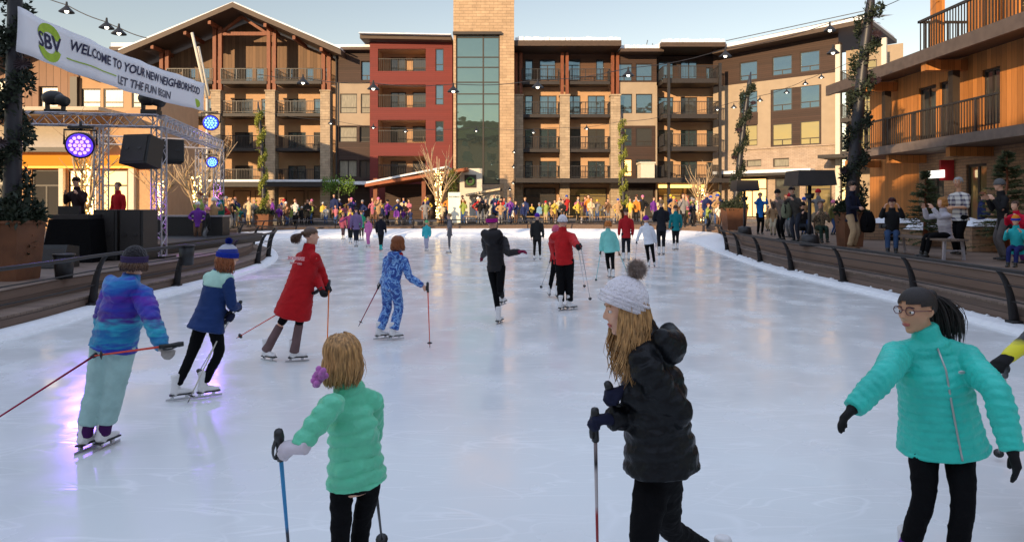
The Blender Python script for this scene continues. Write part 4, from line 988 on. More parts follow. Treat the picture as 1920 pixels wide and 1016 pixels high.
def person(J, H, style, label, group=None, name='person', vox=.012, seed=0):
    """J: joints in the place; style: dict of clothing. Body = one continuous skin surface; clothes, hair = children"""
    g = style.get; rnd = random.Random(seed+11)
    s = H/1.70; hh = g('headh', .135*H if H > 1.5 else .15*H)
    pel, neck, headc = J['pel'], J['neck'], J['head']; right = J['right'].normalized(); fwd = J['fwd'].normalized(); sright = J.get('sright', right)
    root = thing(name, (pel.x, pel.y, min(J['ankL'].z, J['ankR'].z)-.1), label, 'person', group); off = root.location.copy()
    spine = (neck-pel); up = spine.normalized(); sfwd = up.cross(sright).normalized()
    if sfwd.dot(fwd) < 0 and J.get('flip') is None: pass
    hf, hu, hr = axes(J['hfwd'], J.get('hup', (headc-neck)*.5+Vector((0,0,.2))))
    bw = g('build', 1.0)*s; bq_ = bw*.86
    shL, shR = J['shL'], J['shR']
    # body
    b = MB()
    b.loft([pel - up*.08*s, pel + spine*.25, pel + spine*.6, pel + spine*.88, neck], [(.115*bq_,.08*bq_),(.09*bq_,.07*bq_),(.105*bq_,.075*bq_),(.07*bq_,.05*bq_),(.045*bq_,.045*bq_)], sright, 18)
    b.loft([shL, (shL+shR)/2, shR], [(.030*bw,.030*bw)]*3, up, 12)
    b.loft([neck - up*.03*s, neck + (headc-neck)*.35, headc - hu*.15*hh], [(.052*s,.054*s),(.046*s,.048*s),(.05*s,.052*s)], hr, 14)
    head_shape(b, headc, hf, hu, hr, hh)
    hands = []
    for sd_, sh, el, wr, hd, gr in ((-1, shL, J['elL'], J['wrL'], J.get('hdL'), g('gripL', False)), (1, shR, J['elR'], J['wrR'], J.get('hdR'), g('gripR', False))):
        b.loft([sh, (sh+el)/2, el], [.040*bw,.038*bw,.032*bw], fwd, 12); b.loft([el, (el*.6+wr*.4), wr], [.032*bw,.031*bw,.022*bw], fwd, 12)
        d = (Vector(hd) if hd is not None else (wr-el)).normalized(); pn = J.get('palmL' if sd_ < 0 else 'palmR')
        if pn is None: pn = -right*sd_ + Vector((0,0,-.3))
        hands.append((wr, d, Vector(pn), gr, sd_)); hand(b, wr, d, pn, s*1.0, gr, sd_*-1)
    for hp, kn, an in ((J['hipL'], J['knL'], J['ankL']), (J['hipR'], J['knR'], J['ankR'])):
        b.loft([hp, (hp+kn)/2, kn], [.062*bw,.056*bw,.042*bw], fwd, 12); b.loft([kn, kn*.65+an*.35, an], [.042*bw,.043*bw,.028*bw], fwd, 12)
    soft(b, 'body', g('skin', skin_l), root, off, g('bodyvox', min(vox, .008)), 2)
    if g('face'): face_parts(root, off, headc, hf, hu, hr, hh, g('haircol', hair_brown))
    # trousers
    tr = g('legr', (.088, .062, .05)); m = MB(); tq = g('tquilt'); tk = g('legfrac', 1.0)
    m.loft([pel + up*.10*s, pel + up*.02*s, pel - up*.06*s], [(.11*bw,.08*bw),(.128*bw,.095*bw),(.115*bw,.09*bw)], right, 18)
    for hp, kn, an in ((J['hipL'], J['knL'], J['ankL']), (J['hipR'], J['knR'], J['ankR'])):
        e = kn + (an-kn)*(g('shortleg', .92))
        m.loft([hp, hp*.5+kn*.5, kn, kn*.6+e*.4, e], [(tr[0]*s*1.0,)*2,(tr[0]*s*.92,)*2,(tr[1]*s,)*2,((tr[1]+tr[2])*.5*s*1.06,)*2,(tr[2]*s,)*2], right, 14, tq, .25)
    to_ = soft(m, 'trousers', g('tmat'), root, off, vox, 3)
    if g('fold'): FOLD[to_.name] = g('fold')*.8
    # socks / cuffs
    if g('cuffmat'):
        for an, kn in ((J['ankL'], J['knL']), (J['ankR'], J['knR'])):
            m = MB(); ud = (kn-an).normalized(); a0_, a1_ = g('cuffspan', (.02,.14)); m.loft([an+ud*a0_*s, an+ud*(a0_+a1_)*.5*s, an+ud*a1_*s], [(.062*s,.066*s),(.056*s,.06*s),(.054*s,.057*s)], right, 14, None, .2); soft(m, 'legging_cuff', g('cuffmat'), root, off, vox, 2)
    fl, fr__ = J.get('toeL', fwd), J.get('toeR', fwd)
    for an, fd in ((J['ankL'], fl), (J['ankR'], fr__)):
        (skate if g('skates', True) else shoe)(root, off, an, fd, g('boot', boot_white), s*g('bootk', 1.0))
    # jacket
    q = g('quilt'); hem = g('hem', .16)*s; jr = g('jr', (.175,.145,.165,.155)); dp = g('jd', .72)
    down = g('hemdir', -up); m = MB()
    hp_ = pel + down*hem
    m.loft([hp_, hp_*.5+pel*.5, pel + spine*.25, pel + spine*.58, pel + spine*.80, pel + spine*.92, neck + up*.01*s],
           [(jr[0]*bw, jr[0]*bw*max(dp, .88)),((jr[0]*.55+jr[1]*.45)*bw, (jr[0]*.55+jr[1]*.45)*bw*dp*1.05),(jr[1]*bw, jr[1]*bw*dp*1.02),(jr[2]*bw, jr[2]*bw*dp),(jr[3]*bw*.92, jr[3]*bw*.66),(jr[3]*bw*.74, jr[3]*bw*.62),(.082*s,.078*s)], sright, 28, q, .12)
    ar = g('ar', (.068,.056,.044)); aq = g('aquilt', q)
    m.loft([shL, neck*.5+(shL+shR)*.25 - up*.01*s, shR], [(ar[0]*.86*s, ar[0]*.92*s),(ar[0]*.95*s,ar[0]*.9*s),(ar[0]*.86*s, ar[0]*.92*s)], up, 16, None, .7)
    for sh, el, wr in ((shL, J['elL'], J['wrL']), (shR, J['elR'], J['wrR'])):
        e = el + (wr-el)*g('sleeve', 1.0)
        m.loft([sh, sh*.5+el*.5, el, el*.5+e*.5, e], [(ar[0]*s,)*2,(ar[0]*.95*s,)*2,(ar[1]*s,)*2,(ar[1]*.97*s,)*2,(ar[2]*s,)*2], fwd, 18, aq, .15)
    if g('collar', True): m.loft([neck - up*.02*s, neck + (headc-neck)*.42], [(.082*s,.082*s),(.074*s,.076*s)], hr, 18, None, .2)
    if g('hood'):
        hb = neck - sfwd*.085*s; k = g('hood')
        m.loft([hb + sright*.09*s*k + up*.01*s, hb - sfwd*.035*s*k - up*.045*s*k, hb - sright*.09*s*k + up*.01*s], [(.05*s*k,.045*s*k),(.085*s*k,.06*s*k),(.05*s*k,.045*s*k)], up, 16, None, .8)
    jo = soft(m, g('jname', 'jacket'), g('jmat'), root, off, vox*g('jv', 1.0), g('jsm', 2))
    if g('fold'): FOLD[jo.name] = g('fold')
    if g('yokemat'):   # contrast shoulders
        m = MB(); m.loft([neck + up*.01*s, pel+spine*.9, pel+spine*.66], [(.085*s,.08*s),(jr[3]*bw*.98,jr[3]*bw*.72),(jr[2]*bw*.9+.012, jr[2]*bw*dp+.012)], sright, 24, None, .2)
        m.loft([shL, (shL+shR)/2 + up*.012*s, shR], [((ar[0]+.012)*s, (ar[0]+.016)*s)]*3, up, 16, None, .6)
        soft(m, 'yoke', g('yokemat'), root, off, vox, 2)
    if g('zip'):
        m = MB(); a = pel + spine*.93 + sfwd*.075*s; pts = []
        for t in range(12):
            tt = t/11; p = hp_.lerp(neck, tt*.93+.02); rr_ = jr[0]*(1-tt)+jr[3]*.62*tt
            pts.append(p + sfwd*(max(.078*s, (jr[0]*(1-tt)**1.2 + jr[2]*tt*.98)*bw*dp + .004) if tt < .8 else (jr[2]*bw*dp*(1-(tt-.8)*2.2)+.004)))
        m.tube(pts, .006*s, 5); m.build('zip', g('zip'), jo, True, off)
    # gloves
    if g('glove'):
        m = MB()
        for wr, d, pn, gr, sd_ in hands: 
            if g('glove_sides', 3) & (1 if sd_ < 0 else 2): 
                m2 = MB(); hand(m2, wr, d, pn, s*1.03, gr, -sd_, g('glovefat', .006)); m2.loft([wr - d*.05*s, wr + d*.02*s], [(.042*s,.038*s),(.036*s,.03*s)], fwd, 12, None, .2)
                soft(m2, 'glove', g('glove'), root, off, min(vox, .0075), 1)
    # head gear
    if g('hair'): hair_mass(root, off, headc, hf, hu, hr, hh, g('hair'), g('haircol', hair_brown), rnd, g('hairlen', 1.2), g('hairN', 170), g('wave', 1), g('tail'), g('low', False), bool(g('beanie')))
    if g('beanie'): make_beanie(root, off, headc, hf, hu, hr, hh, g('beanie'), g('cuffcol'), g('pom'), g('pomr', .2), fat=g('hatfat', 1.0), tilt=g('hattilt', 0))
    if g('band'):
        m = MB(); cc = headc + hu*.10*hh - hf*.03*hh
        for lay in (-.06, 0, .06, .12): m.tube([cc + hr*(.38*hh*math.cos(t)) + hf*(.45*hh*math.sin(t)) + hu*lay*hh for t in [6.2832*i/28 for i in range(29)]], .05*hh, 6, False)
        m.build('headband', g('band'), root, True, off)
    if g('cap'):
        m = MB(); cc = headc + hu*.2*hh; m.ell(cc, .38*hh, .43*hh, .32*hh, (hr, hf, hu)); m.loft([cc + hf*.3*hh - hu*.02*hh, cc + hf*.62*hh - hu*.06*hh], [(.28*hh,.03*hh),(.2*hh,.02*hh)], hr, 12); m.build('cap', g('cap'), root, True, off)
    return root

def chain(p0, px, py, L, sg):
    """point on the sight line of px,py at distance L from p0, nearer (sg<0) or farther (sg>0)"""
    o = Vector((0,0,CAM_Z)); d = (W(px, py, 10)-o).normalized(); t0 = (p0-o).dot(d); q = o + d*t0; e = (q-p0).length
    if e >= L: return p0 + (q-p0).normalized()*L
    return q + d*(math.sqrt(L*L-e*e)*sg)
def ankle_pt(px, py, z=.135):
    return ground(px, py, z)
def vec_yaw(a): a = R(a); return Vector((-math.sin(a), math.cos(a), 0))   # 0 = away from viewer, 90 = to the left, 180 = towards viewer
def rt_yaw(a): a = R(a); return Vector((math.cos(a), math.sin(a), 0))
DBG = []
def px_person(H, Yp, pel, neck, head, yaw, elL, elR, wrL, wrR, ankL, ankR, style, label, lean=0, syaw=None, hyaw=None, pole=None, toeL=None, toeR=None, kneeL=None, kneeR=None, z=.135, group='skaters on the ice', **kw):
    """el/wr = (px, py, sign)"""
    P = W(pel[0], pel[1], Yp); right = rt_yaw(yaw); fwd = vec_yaw(yaw); sy = yaw if syaw is None else syaw; sr = rt_yaw(sy)
    N_ = chain(P, neck[0], neck[1], .305*H, lean if lean else -1e-6) if lean else None
    if N_ is None:
        q = W(neck[0], neck[1], Yp); d = (q-P); N_ = P + d.normalized()*.305*H
        # keep the pixel: scale depth not needed when lengths agree
    Hd = N_ + (W(head[0], head[1], N_.y) - N_).normalized()*.110*H
    up = (N_-P).normalized()
    shw = style.get('shw', .098)*H; shL = N_ - up*.055*H - sr*shw; shR = N_ - up*.055*H + sr*shw
    hipL = P - right*.052*H - up*.01; hipR = P + right*.052*H - up*.01
    ak = style.get('arml', 1.08); eL = chain(shL, elL[0], elL[1], .165*H*ak, elL[2]); eR = chain(shR, elR[0], elR[1], .165*H*ak, elR[2])
    wL = chain(eL, wrL[0], wrL[1], .145*H*ak, wrL[2]); wR = chain(eR, wrR[0], wrR[1], .145*H*ak, wrR[2])
    def ank(a):
        if len(a) == 2: return ankle_pt(a[0], a[1], z)
        return W(a[0], a[1], a[2])
    aL, aR = ank(ankL), ank(ankR)
    kp = pole if pole is not None else fwd
    def knee(hp, a, k):
        if k: return W(*k)
        return two_bone(hp, a, .245*H, .235*H, kp)
    J = dict(pel=P, neck=N_, head=Hd, right=right, sright=sr, fwd=fwd, hfwd=vec_yaw(yaw if hyaw is None else hyaw), shL=shL, shR=shR, elL=eL, elR=eR, wrL=wL, wrR=wR,
             hipL=hipL, hipR=hipR, ankL=aL, ankR=aR, knL=knee(hipL, aL, kneeL), knR=knee(hipR, aR, kneeR), toeL=vec_yaw(yaw if toeL is None else toeL), toeR=vec_yaw(yaw if toeR is None else toeR))
    J.update(kw.pop('J', {}))
    DBG.append((label[:34], round(P.z/H, 2), round((hipL-aL).length/(.48*H), 2), round((hipR-aR).length/(.48*H), 2), round((W(neck[0], neck[1], N_.y)-N_).length, 2)))
    return person(J, H, style, label, group, **kw), J
def ski_pole(top, tip, label, shaft, grip=None, group='ski poles', strap=True):
    top = Vector(top); tip = Vector(tip); root = thing('ski_pole', tip, label, 'ski pole', group); off = tip.copy(); d = (tip-top).normalized()
    m = MB(); m.tube([top + d*.1, tip - d*.03], [.0085, .0055], 8); m.build('shaft', shaft, root, True, off)
    m = MB(); m.tube([top - d*.03, top, top + d*.06, top + d*.13], [.017, .02, .015, .017], 8); m.build('grip', grip or blackm, root, True, off)
    m = MB(); bc = tip - d*.07; m.tube([bc - d*.008, bc, bc + d*.008], [.012, .034, .012], 12); m.tube([tip - d*.05, tip], [.006, .003], 6); m.build('basket', blackm, root, True, off)
    if strap:
        sd = d.orthogonal().normalized(); m = MB(); m.loft([top - d*.02, top + sd*.03 + d*.05, top + sd*.025 + d*.11, top + d*.06], [(.010,.002)]*4, sd.cross(d), 6); m.build('strap', blackm, root, True, off)
    return root
# ---------------------------------------------------------------- clothing colours
def bandcloth(name, stops, axis=2, lo=0., hi=1., nz=.06, nscale=3, r=.5, st=(2,2,9), bump=.4, sheen=.1):
    """cloth dyed in colour bands along an axis (object space), edges broken by streaks"""
    m, nt, bs, N, L = newmat(name); tc = N('ShaderNodeTexCoord'); sp = N('ShaderNodeSeparateXYZ'); L(tc.outputs['Object'], sp.inputs[0])
    mp = N('ShaderNodeMapping'); mp.inputs['Scale'].default_value = st; L(tc.outputs['Object'], mp.inputs[0]); n = N('ShaderNodeTexNoise'); n.inputs['Scale'].default_value = nscale; n.inputs['Detail'].default_value = 6; L(mp.outputs[0], n.inputs[0])
    mr = N('ShaderNodeMapRange'); mr.inputs['From Min'].default_value = lo; mr.inputs['From Max'].default_value = hi; L(sp.outputs[axis], mr.inputs[0])
    a = N('ShaderNodeMath'); a.operation = 'MULTIPLY_ADD'; a.inputs[1].default_value = nz*2; L(n.outputs[0], a.inputs[0]); s_ = N('ShaderNodeMath'); s_.operation = 'SUBTRACT'; s_.inputs[1].default_value = nz; L(mr.outputs[0], s_.inputs[0]); L(s_.outputs[0], a.inputs[2])
    cr = N('ShaderNodeValToRGB'); L(a.outputs[0], cr.inputs[0]); el = cr.color_ramp.elements
    el[0].position = stops[0][0]; el[0].color = (*stops[0][1], 1); el[1].position = stops[-1][0]; el[1].color = (*stops[-1][1], 1)
    for p, c in stops[1:-1]: e = el.new(p); e.color = (*c, 1)
    L(cr.outputs[0], bs.inputs['Base Color']); bs.inputs['Roughness'].default_value = r; bs.inputs['Sheen Weight'].default_value = sheen; bs.inputs['Specular IOR Level'].default_value = .3
    n2 = N('ShaderNodeTexNoise'); n2.inputs['Scale'].default_value = 16; L(tc.outputs['Object'], n2.inputs[0]); b = N('ShaderNodeBump'); b.inputs['Strength'].default_value = bump; b.inputs['Distance'].default_value = .02; L(n2.outputs[0], b.inputs['Height']); L(b.outputs[0], bs.inputs['Normal'])
    MATS[name] = m; return m
def blotch(name, cols, scale=14, r=.8):
    m, nt, bs, N, L = newmat(name); tc = N('ShaderNodeTexCoord'); n = N('ShaderNodeTexNoise'); n.inputs['Scale'].default_value = scale; n.inputs['Detail'].default_value = 3; n.inputs['Distortion'].default_value = 1.2; L(tc.outputs['Object'], n.inputs[0])
    cr = N('ShaderNodeValToRGB'); cr.color_ramp.interpolation = 'CONSTANT'; L(n.outputs[0], cr.inputs[0]); el = cr.color_ramp.elements; k = len(cols)
    el[0].position = 0; el[0].color = (*cols[0], 1); el[1].position = .38+.24*(k-1)/k; el[1].color = (*cols[-1], 1)
    for i in range(1, k-1): e = el.new(.38+.24*i/k); e.color = (*cols[i], 1)
    L(cr.outputs[0], bs.inputs['Base Color']); bs.inputs['Roughness'].default_value = r; bs.inputs['Sheen Weight'].default_value = .2; MATS[name] = m; return m
black_tights = cloth('black_tights', (.005,.005,.006), .8, .0, .5, 22, .08)
black_puffer = cloth('black_puffer', (.005,.006,.008), .42, 0, .5, 26, .22)
mint_puffer = cloth('mint_puffer', (.12,.58,.36), .42, .05, .5, 26, .35)
teal_puffer = cloth('teal_puffer', (.03,.56,.46), .45, .05, .5, 26, .35)
navy_glove = cloth('navy_glove', (.012,.014,.035), .8)
black_glove = cloth('black_glove', (.012,.012,.013), .8)
white_glove = cloth('white_glove', (.55,.50,.55), .9, .3)
red_coat = cloth('red_coat', (.42,.008,.012), .7, .05, .5, 8)
red_jacket = cloth('red_jacket', (.48,.012,.015), .65, .05, .5, 10)
navy_cloth = cloth('navy_cloth', (.012,.035,.13), .7, .05, .5, 9)
mint_cloth = cloth('mint_cloth', (.42,.66,.56), .7)
pale_teal = cloth('pale_teal_snow_trousers', (.34,.52,.50), .75, .1, .8, 7)
plum_cuff = cloth('plum_cuff', (.06,.012,.09), .8)
white_knit = cloth('white_knit', (.80,.76,.80), .95, .3, 1, 70)
fur_pom = M('fur_pompom', (.34,.27,.23), .9, .5, 30)
purple_sock = cloth('purple_sock', (.16,.015,.36), .8)
tanlegging = cloth('taupe_tights', (.16,.10,.10), .8)
magenta_band = cloth('magenta_band', (.38,.015,.22), .9)
magenta_glove = cloth('wine_glove', (.16,.01,.04), .9)
silver = M('silver_zip', (.5,.5,.5), .35, .05, metal=.6)

# ---------------------------------------------------------------- the skaters
# 1 kid in the mint puffer, seen from behind
p1, J = px_person(1.26, 3.0, (668,890), (655,724), (645,685), 25, (622,760,-1), (700,800,1), (560,838,-1), (690,880,1), (652,1170), (672,1140),
    dict(skin=skin_l, jmat=mint_puffer, quilt=(.054,.020), aquilt=(.050,.014), jsm=1, fold=.007, jr=(.190,.152,.142,.118), jd=.92, hem=.035, ar=(.064,.060,.052), shw=.084, tmat=black_tights, legr=(.070,.055,.044),
         hair='bob', haircol=hair_blond, hairlen=.6, hairN=620, wave=.8, glove=white_glove, glovefat=.012, glove_sides=1, gripL=True, gripR=True, cuffmat=None, headh=.198),
    'blond bobbed child in a mint green puffer jacket seen from behind', lean=0, hyaw=38, syaw=42, vox=.0065,
    J=dict(hdL=Vector((-.85,.35,-.1)), palmL=Vector((.3,.0,-.9))))
m = MB(); pc = W(600,704,2.86); rn = random.Random(3)
for k in range(26): m.ell(pc + Vector((rn.gauss(0,.012), rn.gauss(0,.012), rn.gauss(0,.018))), .014, nu=7, nv=5)
m.build('pink_mitten', cloth('pink_fleece', (.45,.14,.42), .95, .3), p1, True, p1.location)
g1 = J['wrL'] + Vector((-.075,.03,-.02))
ski_pole(g1 + Vector((-.01,0,.05)), ground(550, 1130, .02), 'blue and black ski pole in the white glove of the mint jacket child', bandcloth('pole_blue_black', [(0,(.02,.02,.03)),(.55,(.02,.02,.03)),(.6,(.03,.22,.5)),(1,(.05,.3,.6))], 2, 0, .85, .0), None)
ski_pole(J['wrR'] + Vector((.02,.05,-.05)), ground(717, 1020, .02), 'dark ski pole behind the mint jacket child', blackm)
# 2 girl in black with white pompom hat
p2, J2 = px_person(1.52, 3.05, (1236,826), (1218,655), (1176,582), 78, (1270,775,1), (1222,790,-1), (1140,720,-1), (1145,785,-1), (1352,1050,3.75), (1210,1190),
    dict(skin=skin_l, face=True, jmat=black_puffer, quilt=(.070,.014), jr=(.205,.165,.165,.14), jd=.92, hem=.125, ar=(.078,.070,.055), tmat=black_tights, legr=(.10,.066,.052), hood=1.05,
         hair='long', haircol=hair_blond, hairlen=1.4, hairN=640, wave=2.8, fold=.008, beanie=white_knit, pom=fur_pom, pomr=.22, hatfat=1.06, hattilt=.55, glove=navy_glove, glovefat=.009, gripL=True, gripR=True, headh=.225),
    'girl in a black puffer coat and white knit hat with brown fur pompom', hyaw=92, syaw=66, vox=.009, pole=Vector((-1,0,0)),
    kneeL=(1256,990,3.3), kneeR=(1205,1020,2.95), J=dict(hdL=Vector((-.9,-.1,-.1)), hdR=Vector((-.9,-.1,.0)), palmL=Vector((0,-.2,-1)), palmR=Vector((0,-.1,-1))))
rp = bandcloth('pole_red_white', [(0,(.35,.02,.02)),(.42,(.35,.02,.02)),(.46,(.55,.5,.5)),(.62,(.5,.45,.45)),(.66,(.02,.02,.02)),(.8,(.5,.4,.4)),(1,(.3,.1,.08))], 2, 0, 1.1, .01)
gR = J2['wrR'] + Vector((-.07,-.01,-.01)); gL = J2['wrL'] + Vector((-.07,-.01,-.01))
ski_pole(gR + Vector((0,0,.03)), ground(1122, 1120, .02), 'red and white ski pole in the near glove of the girl in black', rp)
ski_pole(gL + Vector((0,0,.03)), ground(1262, 985, .02), 'dark ski pole in the far glove of the girl in black', rp)
# 3 girl with glasses and ponytail in the teal puffer
p3, J3 = px_person(1.45, 3.5, (1762,796), (1742,643), (1722,588), 165, (1868,735,-1), (1662,700,-1), (1905,870,-1), (1600,765,-1), (1790,1070), (1700,1036),
    dict(skin=skin_m, face=True, jmat=teal_puffer, quilt=(.038,.016), aquilt=(.038,.014), jsm=1, jr=(.25,.205,.195,.165), jd=.92, hem=.14, ar=(.082,.070,.054), shw=.108, tmat=black_tights, legr=(.088,.062,.052), zip=silver,
         fold=.005, arml=1.22, hair='tail', haircol=hair_black, hairlen=1.1, tail=(.12,.02,-1), glove=black_glove, glovefat=.006, cuffmat=purple_sock, cuffspan=(-.03,.13), headh=.225),
    'girl with glasses, a black ponytail and a teal quilted jacket holding her arms out', hyaw=108, syaw=172, vox=.0085)
# glasses
hf, hu, hr = axes(vec_yaw(108), Vector((0,0,1))); hc = J3['head']; hh = .225; m = MB(); PP = lambda a, b, c: hc + hr*(a*hh) + hf*(b*hh) + hu*(c*hh)
for s_ in (-1, 1):
    m.tube([PP(s_*.16+.115*math.cos(t), .415-.03*abs(math.cos(t)), .01+.085*math.sin(t)) for t in [6.2832*i/18 for i in range(19)]], .0022, 5, False)
    m.tube([PP(s_*.27,.39,.03), PP(s_*.35,.15,.035), PP(s_*.36,-.03,.03)], .0022, 5)
m.tube([PP(-.05,.42,.02), PP(0,.43,.03), PP(.05,.42,.02)], .0022, 5)
o = m.build('glasses', M('glasses_frame', (.10,.02,.03), .3, 0), p3, True, p3.location)
m = MB(); q = J3['pel']*.30+J3['neck']*.70 + Vector((.072,0,0)) + vec_yaw(172)*.158; m.ell(q, .018, .004, .009); m.build('chest_logo', silver, p3, True, p3.location)
# 4 skater at the right edge in black and yellow
p4, J4 = px_person(1.40, 4.3, (1985,712), (1985,590), (1985,540), 200, (2030,740,-1), (1925,640,-1), (2040,800,-1), (1886,672,-1), (2000,1010), (1950,1000),
    dict(skin=skin_l, jmat=bandcloth('black_yellow', [(0,(.012,.012,.015)),(.60,(.012,.012,.015)),(.62,(.75,.68,.02)),(.74,(.75,.68,.02)),(.76,(.012,.012,.015)),(1,(.012,.012,.015))], 2, 0, 1.4, .02, 4), hem=.1, quilt=(.09,.005), tmat=cloth('green_plaid', (.03,.07,.05), .8), legr=(.11,.08,.07),
         hair='short', haircol=hair_brown, glove=black_glove, glovefat=.014),
    'child in a black and yellow jacket cut off by the right edge', vox=.012)
ski_pole(J4['wrR'] + Vector((0,0,-.05)), ground(1872, 855, .02), 'ski pole of the child in black and yellow', silver)
# 5 blue and purple jacket, pale trousers (left)
bp_ = bandcloth('blue_purple_puffer', [(0,(.02,.01,.25)),(.10,(.01,.03,.35)),(.16,(.01,.24,.42)),(.28,(.005,.12,.35)),(.36,(.02,.36,.50)),(.46,(.05,.01,.22)),(.58,(.02,.03,.35)),(.70,(.09,.01,.33)),(.78,(.01,.06,.40)),(.90,(.02,.22,.52)),(1,(.03,.02,.35))], 2, .72, 1.36, .16, 3.2, .5, (2.2,2.2,9))
p5, J5 = px_person(1.52, 5.25, (215,640), (246,518), (256,478), -12, (192,600,1), (285,600,-1), (210,650,-1), (305,652,-1), (160,812), (194,808),
    dict(skin=skin_l, jmat=bp_, quilt=(.062,.013), jr=(.205,.19,.19,.165), jd=.8, hem=.05, ar=(.085,.07,.055), fold=.008, tmat=pale_teal, legr=(.115,.09,.085), shortleg=.76, cuffmat=plum_cuff, cuffspan=(-.02,.16), hood=1.3,
         hair='long', haircol=hair_brown, hairlen=.35, hairN=140, beanie=cloth('charcoal_knit', (.02,.018,.022), .95, .2, 1, 60), cuffcol=cloth('purple_knit', (.05,.035,.09), .95), glove=cloth('grey_glove', (.35,.32,.30), .9), glovefat=.008, gripR=True, headh=.21),
    'skater in a purple and turquoise puffer jacket with pale green snow trousers at the left', lean=0, vox=.010, syaw=-16, J=dict(hdR=Vector((.7,-.1,-.35))))
rd = cloth('pole_crimson', (.28,.01,.05), .4)
ski_pole(J5['wrL'] + Vector((-.02,-.04,.0)), W(-40, 806, 4.3), 'dark red ski pole running out of the left edge of the photo', rd)
ski_pole(J5['wrR'] + Vector((.13,-.02,.03)), W(168, 668, 4.75), 'coral ski pole held level across the back of the purple and turquoise jacket', cloth('pole_coral', (.65,.08,.05), .4))
# 6 navy and mint jacket with bobble hat
p6, J6 = px_person(1.46, 6.75, (392,592), (414,506), (428,480), -35, (392,575,-1), (436,580,1), (425,590,-1), (446,574,1), (332,725), (383,720),
    dict(skin=skin_l, jmat=navy_cloth, yokemat=mint_cloth, fold=.007, jr=(.23,.17,.165,.15), jd=.8, hem=.16, tmat=black_tights, legr=(.085,.06,.045), hair='long', haircol=hair_red, hairlen=.75, hairN=150, wave=1.4,
         beanie=bandcloth('striped_beanie', [(0,(.012,.03,.25)),(.35,(.012,.03,.25)),(.36,(.45,.45,.5)),(.62,(.3,.32,.4)),(.63,(.6,.12,.08)),(.8,(.6,.12,.08)),(.81,(.012,.03,.25)),(1,(.012,.03,.25))], 2, 1.36, 1.56, .02, 6), cuffcol=cloth('blue_knit', (.012,.03,.28), .9), pom=cloth('blue_knit', (.012,.03,.28), .9), pomr=.16, glove=navy_glove, glovefat=.012, gripL=True, gripR=True),
    'auburn haired skater in a navy jacket with mint shoulders and a striped bobble hat', vox=.012, pole=vec_yaw(-60), toeL=-60, toeR=-60, syaw=-30, lean=-1, hyaw=-60)
ski_pole(J6['wrL'] + Vector((.04,0,.03)), ground(352, 755, .02), 'pale ski pole held by the navy and mint jacket skater', whitem)
ski_pole(J6['wrR'] + Vector((.02,0,.03)), ground(370, 702, .02), 'thin ski pole on the far side of the navy and mint jacket skater', silver)
# 7 long red coat
p7, J7 = px_person(1.57, 8.3, (562,541), (580,466), (584,436), -50, (604,512,1), (600,500,1), (614,556,1), (613,536,1), (500,655), (552,657),
    dict(skin=skin_l, jmat=red_coat, fold=.007, jr=(.245,.175,.165,.145), jd=.98, hem=.37, hemdir=Vector((-.28,0,-1)).normalized(), tmat=black_tights, legr=(.066,.058,.052), shortleg=.12, jname='coat', cuffmat=tanlegging, cuffspan=(-.02,.36), hair='tail', low=True, haircol=hair_brown, hairlen=.55,
         glove=black_glove, glovefat=.01, gripL=True, gripR=True),
    'skater in a knee length red coat with white lettering, striding right with orange poles', vox=.013, pole=vec_yaw(-70), toeL=-120, toeR=-75, syaw=-38, hyaw=-68, lean=-1, J=dict(elL=W(590,512,8.45), wrL=W(604,546,8.22)))
orange = cloth('pole_orange', (.75,.18,.04), .4); pinkp = cloth('pole_coral', (.65,.08,.05), .4)
ski_pole(J7['wrR'] + Vector((.03,0,.04)), ground(612, 700, .02), 'orange ski pole planted in front of the red coated skater', orange)
ski_pole(J7['wrL'] + Vector((-.02,0,.03)), W(443, 634, 8.6), 'coral ski pole trailing behind the red coated skater', pinkp)
def text_obj(txt, size, mat, parent, loc, right, up, name='lettering', thick=.002, shear=0, align='CENTER'):
    cu = bpy.data.curves.new('t', 'FONT'); cu.body = txt; cu.size = size; cu.extrude = thick; cu.align_x = align; cu.align_y = 'CENTER'; cu.shear = shear; cu.resolution_u = 2; cu.offset = size*.02
    to = bpy.data.objects.new('t', cu); COL.objects.link(to); bpy.context.view_layer.update()
    me = bpy.data.meshes.new_from_object(to.evaluated_get(bpy.context.evaluated_depsgraph_get())); bpy.data.objects.remove(to); bpy.data.curves.remove(cu)
    o = bpy.data.objects.new(name, me); COL.objects.link(o); me.name = name; me.materials.clear(); me.materials.append(mat)
    rt = Vector(right).normalized(); u_ = Vector(up); u_ = (u_-rt*u_.dot(rt)).normalized(); n_ = rt.cross(u_)
    mtx = Matrix((rt, u_, n_)).transposed().to_4x4(); mtx.translation = Vector(loc) - (Vector(parent.location) if parent else Vector((0,0,0)))
    me.transform(mtx)
    if parent: o.parent = parent
    return o
bk = (J7['neck']*.72+J7['pel']*.28); sr7 = rt_yaw(-38); b7 = -vec_yaw(-38)
text_obj('SNOWMASS', .062, cloth('pink_print', (.75,.35,.36), .7), p7, bk + b7*.148 + Vector((0,0,.035)), sr7, J7['neck']-J7['pel'], 'back_print', .004)
text_obj('SKATING CLUB', .034, cloth('pink_print', (.75,.35,.36), .7), p7, bk + b7*.150 - Vector((0,0,.025)), sr7, J7['neck']-J7['pel'], 'back_print', .004)
